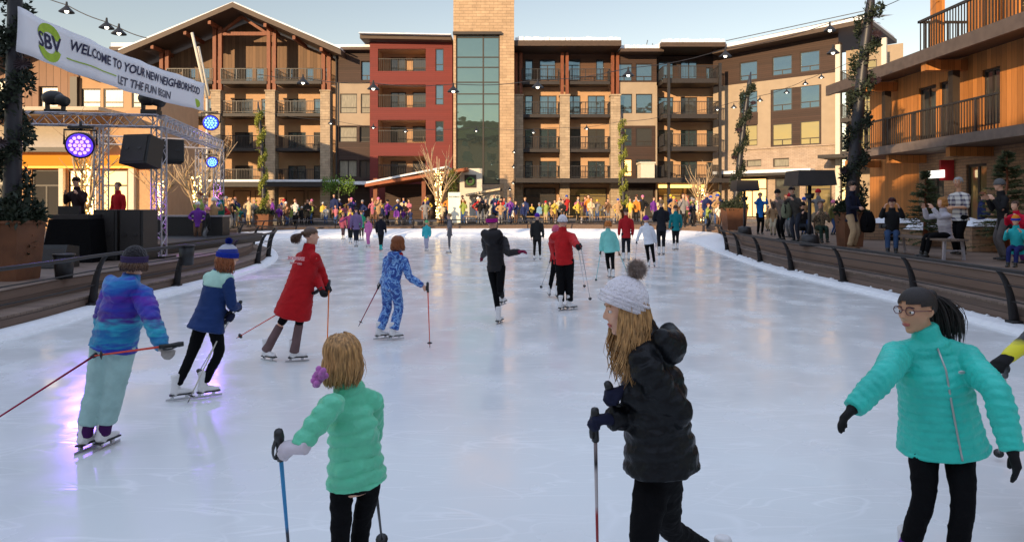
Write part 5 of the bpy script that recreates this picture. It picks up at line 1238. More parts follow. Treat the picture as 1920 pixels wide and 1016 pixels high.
# 8 blue patterned onesie
camo = blotch('blue_fleece_pattern', [(.02,.06,.28),(.04,.16,.50),(.25,.45,.75),(.03,.10,.36)], 11)
p8, J8 = px_person(1.41, 9.65, (733,533), (744,474), (748,450), -25, (722,520,1), (768,520,-1), (716,530,1), (793,536,-1), (712,619), (738,620),
    dict(skin=skin_l, fold=.008, jmat=camo, jr=(.165,.16,.165,.145), jd=.8, hem=.08, ar=(.075,.062,.05), tmat=camo, legr=(.10,.082,.082), hair='bob', haircol=hair_red, hairlen=.5, hairN=150, gripR=True, gripL=True, hood=.9),
    'auburn haired child in a blue patterned fleece onesie leaning on two ski poles', vox=.013, toeL=-60, toeR=-60, hyaw=-40)
m = MB(); m.loft([J8['neck']+Vector((-.07,0,.0)), J8['neck']+Vector((0,-.07,-.02)), J8['neck']+Vector((.07,0,0))], [(.035,.03)]*3, (0,0,1), 10); m.build('red_collar', red_jacket, p8, True, p8.location)
ski_pole(J8['wrR'] + Vector((.07,0,.02)), ground(806, 652, .02), 'pink ski pole held out in front of the blue onesie child', pinkp)
ski_pole(J8['wrL'] + Vector((-.0,0,.03)), W(672, 612, 9.6), 'dark ski pole trailing behind the blue onesie child', rd)
# 9 black puffer, magenta headband, arm out, one leg lifted
p9, J9 = px_person(1.66, 10.95, (930,497), (926,438), (922,414), -20, (912,470,1), (952,474,-1), (905,480,1), (974,472,-1), (935,591), (942,556,11.5),
    dict(skin=skin_l, jmat=cloth('black_down', (.018,.016,.018), .5), quilt=(.07,.009), jr=(.16,.14,.155,.15), jd=.85, hem=.09, tmat=black_tights, legr=(.078,.056,.042), hair='short', haircol=hair_brown, band=magenta_band, glove=magenta_glove, glovefat=.008, hood=1.5),
    'woman in a black quilted jacket and magenta headband skating away with one arm held out', vox=.014, toeR=-20, J=dict(palmR=Vector((0,0,-1))), kneeR=(938,545,10.8))
# 10 red jacket, white hat and child beside
p10, J10 = px_person(1.63, 12.5, (1058,485), (1055,434), (1055,412), -15, (1035,450,1), (1078,455,-1), (1040,470,1), (1084,462,-1), (1052,568), (1068,567),
    dict(skin=skin_l, fold=.009, jmat=red_jacket, jr=(.185,.17,.175,.165), jd=.85, hem=.10, ar=(.085,.07,.055), tmat=black_tights, legr=(.105,.075,.065), hair='short', haircol=hair_brown, beanie=white_knit, glove=black_glove, glovefat=.012, gripR=True),
    'adult in a bright red jacket and white hat skating with ski poles', vox=.015, hyaw=-20, toeL=-30, toeR=-60)
ski_pole(J10['wrR'] + Vector((.04,0,.03)), ground(1107, 563, .02), 'steel ski pole right of the bright red jacket', silver)
ski_pole(J10['wrR'] + Vector((.0,.1,.03)), ground(1096, 537, .02), 'second steel ski pole just left of the one by the red jacket', silver)
p11, J11 = px_person(1.40, 14.0, (1048,486), (1044,447), (1042,430), 5, (1036,475,1), (1056,475,1), (1034,490,1), (1060,490,1), (1030,545), (1044,547),
    dict(skin=skin_l, jmat=red_jacket, jr=(.17,.16,.165,.15), hem=.1, tmat=black_tights, hair='short', haircol=hair_brown, beanie=cloth('pink_knit', (.6,.12,.2), .9)),
    'child in red half hidden behind the adult in the bright red jacket', vox=.018)
ski_pole(J11['wrL'] + Vector((-.02,0,.03)), ground(1014, 540, .02), 'thin ski pole left of the half hidden child in red', silver)
# 12 mint jacket child with orange hair
p12, J12 = px_person(1.42, 17.75, (1143,464), (1140,433), (1140,420), 10, (1128,455,1), (1157,455,1), (1126,475,1), (1160,475,1), (1143,513), (1150,514),
    dict(skin=skin_l, jmat=cloth('aqua_jacket', (.22,.62,.56), .6), jr=(.20,.17,.175,.155), hem=.14, ar=(.08,.07,.055), tmat=black_tights, legr=(.08,.06,.05), hair='long', haircol=M('hair_orange', (.50,.16,.02), .5, .3, 40), hairlen=.25, hairN=90),
    'orange haired child in a pale aqua jacket with turquoise ski poles', vox=.02)
tq_ = cloth('pole_turquoise', (.1,.5,.5), .4)
ski_pole(J12['wrL'], ground(1117, 528, .02), 'turquoise ski pole left of the aqua jacket child', tq_)
ski_pole(J12['wrR'], ground(1180, 520, .02), 'turquoise ski pole right of the aqua jacket child', tq_)
p13, J13 = px_person(1.48, 20.6, (1216,450), (1212,423), (1211,411), -10, (1198,440,1), (1228,442,1), (1194,452,1), (1230,455,1), (1217,494), (1227,493),
    dict(skin=skin_l, jmat=cloth('white_jacket', (.72,.74,.80), .6), jr=(.19,.165,.17,.155), hem=.13, tmat=black_tights, legr=(.085,.06,.05), hair='short', haircol=hair_brown, beanie=cloth('violet_knit', (.20,.02,.32), .9), glove=white_glove, gripL=True),
    'skater in a white jacket and violet hat holding a ski pole', vox=.02)
ski_pole(J13['wrL'], ground(1190, 508, .02), 'thin ski pole left of the white jacket skater', silver)
def simple_skater(px, head, foot, yaw, style, label, H=1.65, spread=.14, arm=0, grip=False, z0=0):
    Yp = (CAM_Z - z0 - .1)*F/(foot-3-HOR); Hh = (foot-head)*Yp/F
    J = stand_joints(Vector((X(px, Yp), Yp, z0+.1)), Hh/1.02, yaw, spread, arm)
    return person(J, Hh/1.02, style, label, 'skaters on the ice', vox=.024, seed=int(px)), J
def stand_joints(base, H, yaw, spread=.12, arm=0, lean=0, ank=.05, sit=None, hyaw=None, stride=0):
    """base on the floor under the body; arm 0 hanging, 1 forward bent (holding phone), 2 out, 3 on hips, 4 crossed in front"""
    f = vec_yaw(yaw); r = rt_yaw(yaw); up = Vector((0,0,1)); b = Vector(base)
    aL = b + up*ank - r*spread*.5*H*.7 + f*stride*.5; aR = b + up*ank + r*spread*.5*H*.7 - f*stride*.5
    if sit is None: pel = b + up*(.515*H) - f*lean*.06
    else: pel = b + up*sit - f*.30*H
    ud = (up + f*lean).normalized(); neck = pel + ud*.305*H; head = neck + (up + f*lean*.5 + f*.1).normalized()*.135*H
    shL = neck - ud*.045*H - r*.112*H; shR = neck - ud*.045*H + r*.112*H
    hipL = pel - r*.052*H; hipR = pel + r*.052*H
    def arm_(sh, sd):
        if arm == 1: el = sh - ud*.135*H + f*.06*H + r*sd*.03*H; wr = el + f*.06*H + ud*.13*H - r*sd*.05*H
        elif arm == 2: el = sh - ud*.10*H + r*sd*.12*H; wr = el + r*sd*.11*H - ud*.05*H + f*.05*H
        elif arm == 3: el = sh - ud*.12*H + r*sd*.10*H - f*.05*H; wr = el - ud*.06*H - r*sd*.09*H + f*.10*H
        elif arm == 4: el = sh - ud*.15*H + f*.05*H + r*sd*.03*H; wr = el + f*.08*H - r*sd*.10*H
        elif arm == 5: el = sh - ud*.02*H + f*.15*H + r*sd*.02*H; wr = el + ud*.12*H + f*.05*H - r*sd*.04*H
        else: el = sh - ud*.165*H + r*sd*.03*H; wr = el - ud*.14*H + f*.04*H
        return el, wr
    eL, wL = arm_(shL, -1); eR, wR = arm_(shR, 1)
    hf = f if hyaw is None else vec_yaw(hyaw)
    return dict(pel=pel, neck=neck, head=head, right=r, sright=r, fwd=f, hfwd=hf, shL=shL, shR=shR, elL=eL, elR=eR, wrL=wL, wrR=wR, hipL=hipL, hipR=hipR, ankL=aL, ankR=aR,
                knL=two_bone(hipL, aL, .245*H, .235*H, f + (up*.4 if sit is not None else Vector((0,0,0)))), knR=two_bone(hipR, aR, .245*H, .235*H, f + (up*.4 if sit is not None else Vector((0,0,0)))))
for px, hd, ft, yaw, jc, tc_, extra, lab, arm, spread in (
    (1007,404,486,190,(.02,.02,.02),(.012,.012,.012),dict(beanie=cloth('indigo_knit',(.10,.03,.36),.9)),'skater in a black vest and indigo hat, feet apart, left of the red jacket',0,.2),
    (1174,394,487,5,(.42,.015,.02),(.015,.015,.02),dict(),'skater in a crimson jacket and black trousers behind the aqua jacket child',0,.16),
    (1240,378,476,0,(.015,.016,.022),(.012,.012,.015),dict(),'tall man all in black standing on the ice near the right railing',4,.12),
    (1267,388,468,10,(.01,.20,.22),(.012,.014,.015),dict(cap=cloth('black_cap',(.02,.02,.02),.8)),'skater in a dark teal shirt with a pole beside the tall man in black',0,.12),
    (657,396,456,10,(.10,.02,.10),(.02,.02,.02),dict(),'far skater in a plum jacket left of the grey lavender one',2,.1),
    (656+22,398,452,40,(.02,.30,.16),(.03,.03,.03),dict(),'far skater leaning forward in an emerald green top',1,.14),
    (643,402,450,-20,(.22,.05,.09),(.03,.02,.03),dict(),'far skater in a burgundy tunic among the group on the left',0,.1),
    (691,410,464,150,(.62,.18,.42),(.55,.16,.40),dict(),'small far skater dressed all in pink',0,.1),
    (714,404,470,-10,(.012,.012,.02),(.012,.012,.012),dict(boot=cloth('teal_boot',(.05,.5,.45),.6)),'far skater in black with bright teal skates',0,.05),
    (800,417,472,170,(.05,.45,.50),(.45,.42,.52),dict(beanie=cloth('green_knit',(.15,.5,.2),.9)),'small far child in a turquoise jacket and pale trousers',0,.1),
    (843,404,474,95,(.15,.14,.15),(.13,.12,.13),dict(),'far skater in a grey suit with one arm stretched left',2,.18),
    (668,392,462,20,(.20,.14,.28),(.02,.02,.03),dict(),'far skater in a grey lavender dress coat',0,.08)):
    st = dict(skin=skin_l, jmat=cloth('skater_top_%s' % px, jc, .7), tmat=cloth('skater_trousers_%s' % px, tc_, .8), hair='short', haircol=rnd_h if (rnd_h := random.Random(px).choice([hair_brown, hair_black, hair_blond])) else None, hairN=60, bodyvox=.02, **extra)
    simple_skater(px, hd, ft, yaw, st, lab, arm=arm, spread=spread)
for d_ in DBG: print(d_)
# ---------------------------------------------------------------- garlanded poles, planters, string lights
leaf_dark = M('fir_green', (.013,.023,.009), .7, .5, 25); leaf_sun = M('garland_green_gold', (.22,.24,.03), .6, .5, 25)  # leaf_sun: the golden sunlight on far leaves is put into the base colour
pole_m = M('pole_steel', (.022,.022,.03), .45, .15, 3)
corten = M('rusty_steel', (.15,.058,.024), .75, .25, 3, .2, 40)
def foliage(mb, fn, n, size, rnd, up=.3):
    for i in range(n):
        p = Vector(fn(rnd)); d = Vector((rnd.gauss(0,1), rnd.gauss(0,1), rnd.gauss(0,1)+up)).normalized(); s = d.orthogonal().normalized(); s = (s*math.cos(rnd.uniform(0,6.28)) + d.cross(s)*math.sin(rnd.uniform(0,6.28))); L = size*rnd.uniform(.6, 1.3); wv = L*.22
        k = len(mb.v); mb.v += [p, p+d*L*.5+s*wv, p+d*L, p+d*L*.5-s*wv]; mb.f.append((k, k+1, k+2, k+3))
def garland_pole(base, top, r, label, gm, seed, planter=None, density=1.0, kinds=None, curved=0, turns=6, plantw=.9, planth=1.0):
    base = Vector(base); top = Vector(top); rnd = random.Random(seed); root = thing('garlanded_pole', base, label, 'pole'); off = base
    up = (top-base); L = up.length
    P = lambda t: base + up*t + Vector((curved*math.sin(math.pi*t), 0, 0))
    m = MB(); m.tube([P(i/14) for i in range(15)], [r*(1-.45*i/14) if i < 14 else r*.15 for i in range(15)], 14); m.build('pole', pole_m, root, True, off)
    g = MB(); n = int(1900*density)
    def fn(q):
        t = q.random(); a = t*turns*6.283; w_ = abs(math.sin(t*turns*3.1416+seed))**.5
        rr_ = r*1.0 + .03 + .13*q.random()*w_*(.4 if seed == 1 and t > .45 else 1)
        a += q.gauss(0, .8)
        return P(.06+.86*t) + Vector((math.cos(a)*rr_, math.sin(a)*rr_, q.gauss(0,.05)))
    foliage(g, fn, n, .12, rnd); g.build('garland', gm, root, False, off)
    for i in range(5):
        b = MB()
        t = .12+.17*i; a = rnd.uniform(0,6.28); c = P(t) + Vector((math.cos(a)*(r+.12), math.sin(a)*(r+.12)-.05, 0))
        for k in range(14): an = k*.45; b.tube([c, c+Vector((math.cos(an)*.16, -.05, math.sin(an)*.11))], [.03,.012], 4)
        b.build('bow', M('dark_bow', (.03,.015,.02), .6), root, False, off)
    if planter is not None:
        w0, h0 = planter; m = MB()
        vs = []
        for z, k in ((0,.82),(h0,1.0)):
            for sx, sy in ((-1,-1),(1,-1),(1,1),(-1,1)): vs.append(base+Vector((sx*w0/2*k, sy*w0/2*k, z)))
        m.add(vs, [(0,3,2,1),(0,1,5,4),(1,2,6,5),(2,3,7,6),(3,0,4,7)]); pl = m.build('planter', corten, root, False, off)
        m = MB()
        for (a, c) in ((0,1),(1,2),(2,3),(3,0)): m.bar(vs[4+a], vs[4+c], .05, .05)
        m.build('planter_rim', corten, pl, False, off)
        f = MB(); foliage(f, lambda q: base+Vector((q.uniform(-.5,.5)*w0, q.uniform(-.5,.5)*w0, h0-.02+abs(q.gauss(0,.13)))), int(2200), .15, rnd, .6)
        f.build('fir_branches', leaf_dark, root, False, off)
    return root
# near left pole in its rusty planter
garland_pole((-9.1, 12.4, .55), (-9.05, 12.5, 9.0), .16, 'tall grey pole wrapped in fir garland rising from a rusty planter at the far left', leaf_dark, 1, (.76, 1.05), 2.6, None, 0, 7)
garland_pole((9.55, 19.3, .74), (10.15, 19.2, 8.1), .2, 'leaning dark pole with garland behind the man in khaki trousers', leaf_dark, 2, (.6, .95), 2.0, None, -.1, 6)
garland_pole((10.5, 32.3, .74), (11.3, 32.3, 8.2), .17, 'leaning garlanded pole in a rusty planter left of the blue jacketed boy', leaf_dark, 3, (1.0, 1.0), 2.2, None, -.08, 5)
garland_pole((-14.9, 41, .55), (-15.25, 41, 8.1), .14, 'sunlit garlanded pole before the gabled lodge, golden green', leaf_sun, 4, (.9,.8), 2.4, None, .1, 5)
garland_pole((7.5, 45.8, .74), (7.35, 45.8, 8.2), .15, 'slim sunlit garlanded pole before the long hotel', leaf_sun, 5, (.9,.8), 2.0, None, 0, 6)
# far pale masts
mast = thing('leaning_mast', (-17.6, 44, .5), 'pair of pale slanting masts holding the far end of the banner', 'mast'); m = MB()
m.tube([W(388,185,33)-mast.location, W(360,62,33)-mast.location], .07, 8); m.tube([W(392,180,33)-mast.location, W(372,88,33)-mast.location], .06, 8); m.tube([W(388,185,33)-mast.location, W(388,452,33)-mast.location], .06, 8); m.build('mast', whitem, mast, True)
mast['category'] = 'mast'
# string lights
lampw = MEmit('bulb', (1,.9,.7), 3)
def pendant_run(label, pts, lamps, r=.2, thick=.012):
    root = thing('string_lights', pts[0], label, 'string lights'); off = pts[0]; m = MB()
    fine = []
    for a, b in zip(pts, pts[1:]):
        for i in range(6): t = i/6; p = a.lerp(b, t); p = p - Vector((0,0,(a-b).length*.035*math.sin(math.pi*t))); fine.append(p)
    fine.append(pts[-1]); m.tube(fine, thick, 5); m.build('cable', darkmetal, root, True, off)
    for p in lamps:
        m = MB(); m.tube([p+Vector((0,0,r*1.1)), p+Vector((0,0,r*.55)), p+Vector((0,0,r*.35)), p+Vector((0,0,-r*.35)), p+Vector((0,0,-r*.45))], [r*.12, r*.18, r*.3, r*1.0, r*1.05], 14, False)
        o = m.build('lamp_shade', blackm, root, True, off); m = MB(); m.ell(p-Vector((0,0,r*.32)), r*.28, nu=10, nv=6); m.build('bulb', lampw, o, True, off)
    return root
def cab(pxs, Y): return [W(a, b, Y) for a, b in pxs]
pendant_run('string of black cone lamps crossing the sky between the near poles', cab([(486,140),(568,146),(700,156),(850,158),(1008,150),(1178,128),(1360,92),(1555,44),(1700,-6),(1760,-30)], 22), cab([(568,152),(700,163),(850,168),(1008,160),(1178,138),(1360,102),(1556,54),(1562,96)], 22), .19)
pendant_run('string of three black lamps above the welcome banner at top left', cab([(30,-30),(125,10),(200,42),(222,52),(275,72)], 17), cab([(125,18),(200,48),(223,59)], 17), .17)
pendant_run('far string of small lamps before the hotel front', cab([(480,205),(620,225),(760,240),(893,238),(1030,240),(1165,228)], 40), cab([(620,230),(700,238),(760,245),(893,244),(1000,247),(1100,240)], 40), .17)
pendant_run('string of small lamps before the angled wing', cab([(1165,228),(1270,212),(1375,192),(1425,180),(1475,165),(1510,150),(1540,138),(1625,100)], 34), cab([(1345,204),(1376,200),(1425,187),(1475,172),(1510,156),(1540,144)], 34), .15)
pendant_run('vertical string of small lamps beside the stone tower', [W(964,262,50), W(964,300,50), W(962,368,50)], [W(964,284,50), W(963,312,50), W(962,342,50), W(956,354,50)], .17)

# ---------------------------------------------------------------- banner
bn = thing('welcome_banner', (-8.75, 12.2, 4.6), 'long white welcome banner with green logo and black lettering strung above the stage', 'banner')
A0 = Vector((-8.72, 12.0, 0)); A1 = Vector((-8.83, 19.6, 0)); m = MB(); n = 40
def bpt(t, v):   # t along, v 0 bottom 1 top
    p = A0.lerp(A1, t); sag = -.10*math.sin(math.pi*t); wv = .035*math.sin(t*23+v*2.0)+.02*math.sin(t*51)
    return Vector((p.x+wv, p.y, 4.60 + .80*v + sag))
for j in range(7):
    for i in range(n+1): m.v.append(bpt(i/n, j/6))
for j in range(6):
    for i in range(n): a = j*(n+1)+i; m.f.append((a, a+1, a+n+2, a+n+1))
cl = m.build('banner_cloth', M('banner_vinyl', (.78,.78,.82), .5, .03, 2), bn, True, bn.location); sol = cl.modifiers.new('t', 'SOLIDIFY'); sol.thickness = .004; BAKE.append(cl)
def btext(txt, t, v, size, mat, shear=.15, nm='lettering'):
    o = text_obj(txt, size, mat, bn, (0,0,0), (1,0,0), (0,0,1), nm, 0, shear, 'LEFT'); me = o.data
    off = Vector(bn.location)
    for vx in me.vertices:
        q = Vector(vx.co) + off; tt = t + q.x/7.6; vv = v + (q.z)/.8
        b = bpt(tt, vv); vx.co = b + Vector((.014, 0, 0)) - off
    return o
navyp = cloth('navy_print', (.03,.03,.07), .6); greenp = cloth('green_print', (.35,.50,.05), .6); greyp = cloth('grey_print', (.10,.10,.13), .6)
for v0, s_ in ((.80, 1), (.22, -1)):
    m = MB(); c = (.118, .5); ring_ = []
    for k in range(13):
        an = math.pi*(.12+.76*k/12)*s_
        for rr_ in (.20, .36):
            ring_.append(bpt(c[0]+math.cos(an)*rr_/7.6, c[1]+math.sin(an)*rr_/.8)+Vector((.012,0,0)))
    m.v = ring_; m.f = [(2*k, 2*k+1, 2*k+3, 2*k+2) for k in range(12)]; m.build('logo_arc', greenp, bn, False, bn.location)
btext('SBV', .075, .50, .40, navyp, 0, 'logo_lettering')
btext('WELCOME TO YOUR NEW NEIGHBORHOOD', .20, .66, .285, navyp)
btext('LET THE FUN BEGIN', .42, .24, .27, greyp)
m = MB(); m.v = [bpt(.19+.22*i/10, .30)+Vector((.012,0,0)) for i in range(11)] + [bpt(.19+.22*i/10, .33)+Vector((.012,0,0)) for i in range(11)]; m.f = [(i, i+1, i+12, i+11) for i in range(10)]; m.build('green_line', greenp, bn, False, bn.location)
m = MB(); m.ell(bpt(.93,.22), .015, .25, .12); m.build('small_logo', greenp, bn, True, bn.location)
m = MB()
for v in (0, 1): m.tube([bpt(0,v), Vector((-8.95,12.4, 4.6+.8*v))], .01, 5); m.tube([bpt(1,v), W(372,88+90*(1-v),33)], .01, 5)
m.build('rope', darkmetal, bn, True, bn.location)

# ---------------------------------------------------------------- stage truss, lamps, speakers
def truss(mb, a, b, w=.29, r=.022, nseg=None, up=(0,0,1)):
    a = Vector(a); b = Vector(b); t = (b-a).normalized(); u = Vector(up)
    if abs(t.dot(u)) > .9: u = Vector((0,1,0))
    s = t.cross(u).normalized(); u = s.cross(t); L = (b-a).length; n = nseg or max(2, int(L/w*1.1))
    cs = [(s*i+u*j)*(w/2) for i, j in ((-1,-1),(1,-1),(1,1),(-1,1))]
    for c in cs: mb.tube([a+c, b+c], r, 6)
    for k in range(4):
        c0, c1 = cs[k], cs[(k+1) % 4]
        for i in range(n):
            p, q = a+(b-a)*(i/n), a+(b-a)*((i+1)/n)
            if i % 2: mb.tube([p+c1, q+c0], r*.5, 4)
            else: mb.tube([p+c0, q+c1], r*.5, 4)
    for e in (a, b):
        for k in range(4): mb.tube([e+cs[k], e+cs[(k+1) % 4]], r*.8, 4)
ts = thing('stage_truss', (-9, 20, .55), 'aluminium lighting truss frame over the small stage at the left', 'stage truss'); off = ts.location
c1 = W(298,228,17.6); c2 = W(410,272,25.5); c0 = W(30,222,17.0); c3 = W(180,262,25)
def tp(a, b, nm='truss_beam', w=.3): m = MB(); truss(m, a, b, w); m.build(nm, trussm, ts, False, off)
tp(c0, c1); tp(c1, c2); tp(c3, c2)
for c in (c1, c2, W(190,228,19.5), W(376,272,26.2)):
    tp(Vector((c.x, c.y, .6)), c - Vector((0,0,.15)), 'truss_leg', .26)
    m = MB(); m.box(c.x-.3, c.y-.3, .55, c.x+.3, c.y+.3, .6); m.build('base_plate', darkmetal, ts, False, off)
uv = MEmit('violet_lens', (.14,.05,1.0), .45); uvb = MEmit('blue_lens', (.03,.05,1.0), .45)
def par(p, d, r, lens, label, wash=0):
    p = Vector(p); d = Vector(d).normalized(); root = thing('stage_lamp', p, label, 'stage lamp', 'stage lamps on the truss'); m = MB()
    m.tube([p-d*r*1.3, p-d*r*1.1, p-d*r*.2, p+d*r*.25], [r*.5, r*.85, r*1.0, r*1.08], 20); m.build('housing', M('violet_black', (.03,.015,.06), .4), root, True, p)
    m = MB()
    s = d.cross(Vector((0,0,1))).normalized(); u = s.cross(d)
    m.tube([p+d*r*.26, p+d*r*.30], [r*.95, r*.9], 20); m.build('lens', lens, root, False, p)
    m = MB()
    for ring_, cnt in ((0,1),(.33,6),(.66,12)):
        for k in range(cnt):
            a = 6.283*k/cnt; m.ell(p+d*r*.31+(s*math.cos(a)+u*math.sin(a))*r*ring_, r*.14, nu=8, nv=5)
    m.build('led', MEmit('led_'+label[:6], (.30,.17,1.0) if lens is uv else (.12,.3,1.0), 2.2) if 'led_'+label[:6] not in MATS else MATS['led_'+label[:6]], root, True, p)
    m = MB(); m.tube([p+s*r*1.15, p+s*r*1.15+Vector((0,0,r*1.2)), p-s*r*1.15+Vector((0,0,r*1.2)), p-s*r*1.15], r*.08, 6); m.tube([p+Vector((0,0,r*1.2)), p+Vector((0,0,r*1.9))], r*.1, 6); m.build('yoke', blackm, root, True, p)
    m = MB(); m.box(p.x-r*.9, p.y-r*.3, p.z+r*1.3, p.x+r*.9, p.y+r*.3, p.z+r*1.5); m.build('clamp_plate', blackm, root, False, p)
    return root
l1 = W(151,272,16.6); par(l1, Vector((.35,-1,-.28)), .30, uv, 'large violet stage lamp hanging from the front truss beam')
l2 = W(395,230,24.6); par(l2, Vector((.5,-1,-.35)), .27, uvb, 'small blue violet stage lamp on top of the far truss corner')
l3 = W(397,304,25.0); par(l3, Vector((.8,-1,-.3)), .2, uvb, 'smallest blue stage lamp low on the far truss leg')
for nm, p, tgt, e, sz in (('violet_spot', l1, Vector((-3.7,5.4,0)), 150, 15), ('blue_spot', l2, Vector((-6,14,0)), 120, 34)):
    ld = bpy.data.lights.new(nm, 'SPOT'); ld.energy = e; ld.color = (.30,.12,1.0); ld.spot_size = R(sz); ld.spot_blend = .9; ld.shadow_soft_size = .25
    lo = bpy.data.objects.new(nm, ld); COL.objects.link(lo); dd = (tgt-p).normalized(); lo.location = p+dd*.55; lo.rotation_euler = (-dd).to_track_quat('Z','Y').to_euler()
for nm, p, tgt, e, cl_ in (('violet_spot', l1, Vector((c1.x, c1.y, 1.6)), 240, (.6,.15,1.0)), ('blue_spot', l3, Vector((c2.x+.1, c2.y-.2, 1.0)), 260, (.7,.2,1.0))):
    ld = bpy.data.lights.new(nm, 'SPOT'); ld.energy = e; ld.color = cl_; ld.spot_size = R(50); ld.spot_blend = .9; ld.shadow_soft_size = .2
    lo = bpy.data.objects.new(nm, ld); COL.objects.link(lo); dd = (tgt-p).normalized(); lo.location = p+dd*.5; lo.rotation_euler = (-dd).to_track_quat('Z','Y').to_euler()
def moving_head(p, label):
    root = thing('moving_head_lamp', p, label, 'stage lamp', 'moving head lamps'); m = MB(); m.box(p.x-.2, p.y-.15, p.z, p.x+.2, p.y+.15, p.z+.12); m.build('base', blackm, root, False, p)
    m = MB(); m.ell(p+Vector((-.05,-.02,.42)), .27, .2, .19); m.tube([p+Vector((.0,0,.42)), p+Vector((.34,-.12,.3))], [.16,.13], 12); m.build('head', blackm, root, True, p)
    m = MB()
    for s in (-1,1): m.bar(p+Vector((s*.2,0,.12)), p+Vector((s*.22,0,.42)), .05, .12)
    m.build('arm', blackm, root, False, p)
moving_head(c1+Vector((-.2,0,.17)), 'black moving head lamp standing on the front corner of the truss'); moving_head(c1+Vector((-2.6,0,.17))+Vector((0,-.1,0)), 'black moving head lamp standing midway along the front truss beam')
def speaker(c, w, d, h, rz, tilt, label, group=None, name='loudspeaker'):
    root = thing(name, c, label, 'loudspeaker', group, rz); root.rotation_euler = (tilt, 0, rz); m = MB(); b = .03
    m.add([(-w/2+b,-d/2,-h/2),(w/2-b,-d/2,-h/2),(w/2,-d/2+b,-h/2),(w/2*.8,d/2,-h/2),(-w/2*.8,d/2,-h/2),(-w/2,-d/2+b,-h/2)]+[(-w/2+b,-d/2,h/2),(w/2-b,-d/2,h/2),(w/2,-d/2+b,h/2),(w/2*.8,d/2,h/2),(-w/2*.8,d/2,h/2),(-w/2,-d/2+b,h/2)],
          [(5,4,3,2,1,0),(6,7,8,9,10,11)]+[(i,(i+1)%6,(i+1)%6+6,i+6) for i in range(6)]); m.build('cabinet', blackm, root)
    m = MB(); m.box(-w/2+.05,-d/2-.02,-h/2+.04,w/2-.05,-d/2-.004,h/2-.04); m.build('grille', M('speaker_grille', (.028,.024,.022), .7, .3, 80), root)
    m = MB()
    for s in (-1, 1): m.box(s*w*.22-.05,-d/2-.035,-.02,s*w*.22+.05,-d/2-.022,.03)
    m.build('handle', darkmetal, root)
    return root
speaker(W(268,285,17.2), .82, .6, .74, R(-14), R(-12), 'large black loudspeaker hanging tilted from the truss corner')
speaker(W(322,285,19), .6, .5, .6, R(30), R(-8), 'smaller black loudspeaker hanging behind the corner of the truss')
for x0_, x1_, lab in ((190,238,'black bass cabinet under the truss, left of its twin'), (239,285,'black bass cabinet under the truss, nearest the front leg')):
    xx = X((x0_+x1_)/2, 17); speaker(Vector((xx, 17, .55+.62)), .62, .7, 1.24, R(-6), 0, lab, 'bass cabinets on the stage', 'bass_cabinet')
dj = thing('mixing_desk', (X(145,16.4), 16.4, .55), 'black cloth covered mixing desk with a low monitor at the left of the stage', 'mixing desk'); m = MB()
m.add([(-.62,-.4,0),(.6,-.4,0),(.6,.5,0),(-.62,.5,0),(-.45,-.35,1.02),(.5,-.35,1.02),(.5,.45,1.02),(-.45,.45,1.02)],[(0,3,2,1),(4,5,6,7),(0,1,5,4),(1,2,6,5),(2,3,7,6),(3,0,4,7)]); m.build('cloth_cover', black_tights, dj)
m = MB(); m.box(-.45,-.3,1.023,.45,.3,1.13); m.build('mixer', darkmetal, dj); m = MB(); m.box(-.28,-.28,1.133,.22,-.2,1.33); m.build('screen', blackm, dj)
mo = thing('floor_monitor', (X(98,14.8), 14.8, .55), 'low black wedge monitor on the boards beside the rusty planter', 'loudspeaker'); m = MB(); m.add([(-.3,-.3,0),(.4,-.3,0),(.4,.3,0),(-.3,.3,0),(-.3,-.1,.5),(.4,-.1,.5),(.4,.3,.45),(-.3,.3,.45)],[(0,3,2,1),(4,5,6,7),(0,1,5,4),(1,2,6,5),(2,3,7,6),(3,0,4,7)]); m.build('cabinet', blackm, mo)
m = MB(); m.add([(-.25,-.302,.03),(.35,-.302,.03),(.35,-.11,.47),(-.25,-.11,.47)],[(0,1,2,3)]); m.build('grille', MATS['speaker_grille'], mo)
st = thing('stage_platform', (-12.5, 20.5, .55), 'low black stage platform below the truss', 'stage'); m = MB(); m.box(-2.6,-3.2,0,3.0,5.5,.3); m.build('deck', blackm, st); m = MB(); m.box(-2.6,-3.23,.02,3.0,-3.2,.28); m.build('skirt', black_tights, st)
bw_ = thing('barrier_box', (X(360,24), 24, .55), 'long low black box with a pale top edge right of the truss legs', 'barrier'); m = MB(); m.box(-1.3,-.3,0,1.2,.3,.95); m.build('panel', blackm, bw_); m = MB(); m.box(-1.32,-.32,.95,1.22,.32,1.0); m.build('top_edge', trussm, bw_)
for px, Yq, lab in ((120,12.6,'small black bin beside the rusty planter'), (350,15.4,'small black crate on the boards behind the bobble hat skater')):
    bn_ = thing('black_bin', (X(px,Yq), Yq, .555), lab, 'bin'); m = MB(); m.tube([(0,0,0),(0,0,.42)], [.14,.17], 14); m.build('body', blackm, bn_, True); m = MB(); m.tube([(0,0,.42),(0,0,.45)], .185, 14); m.build('rim', darkmetal, bn_, True)

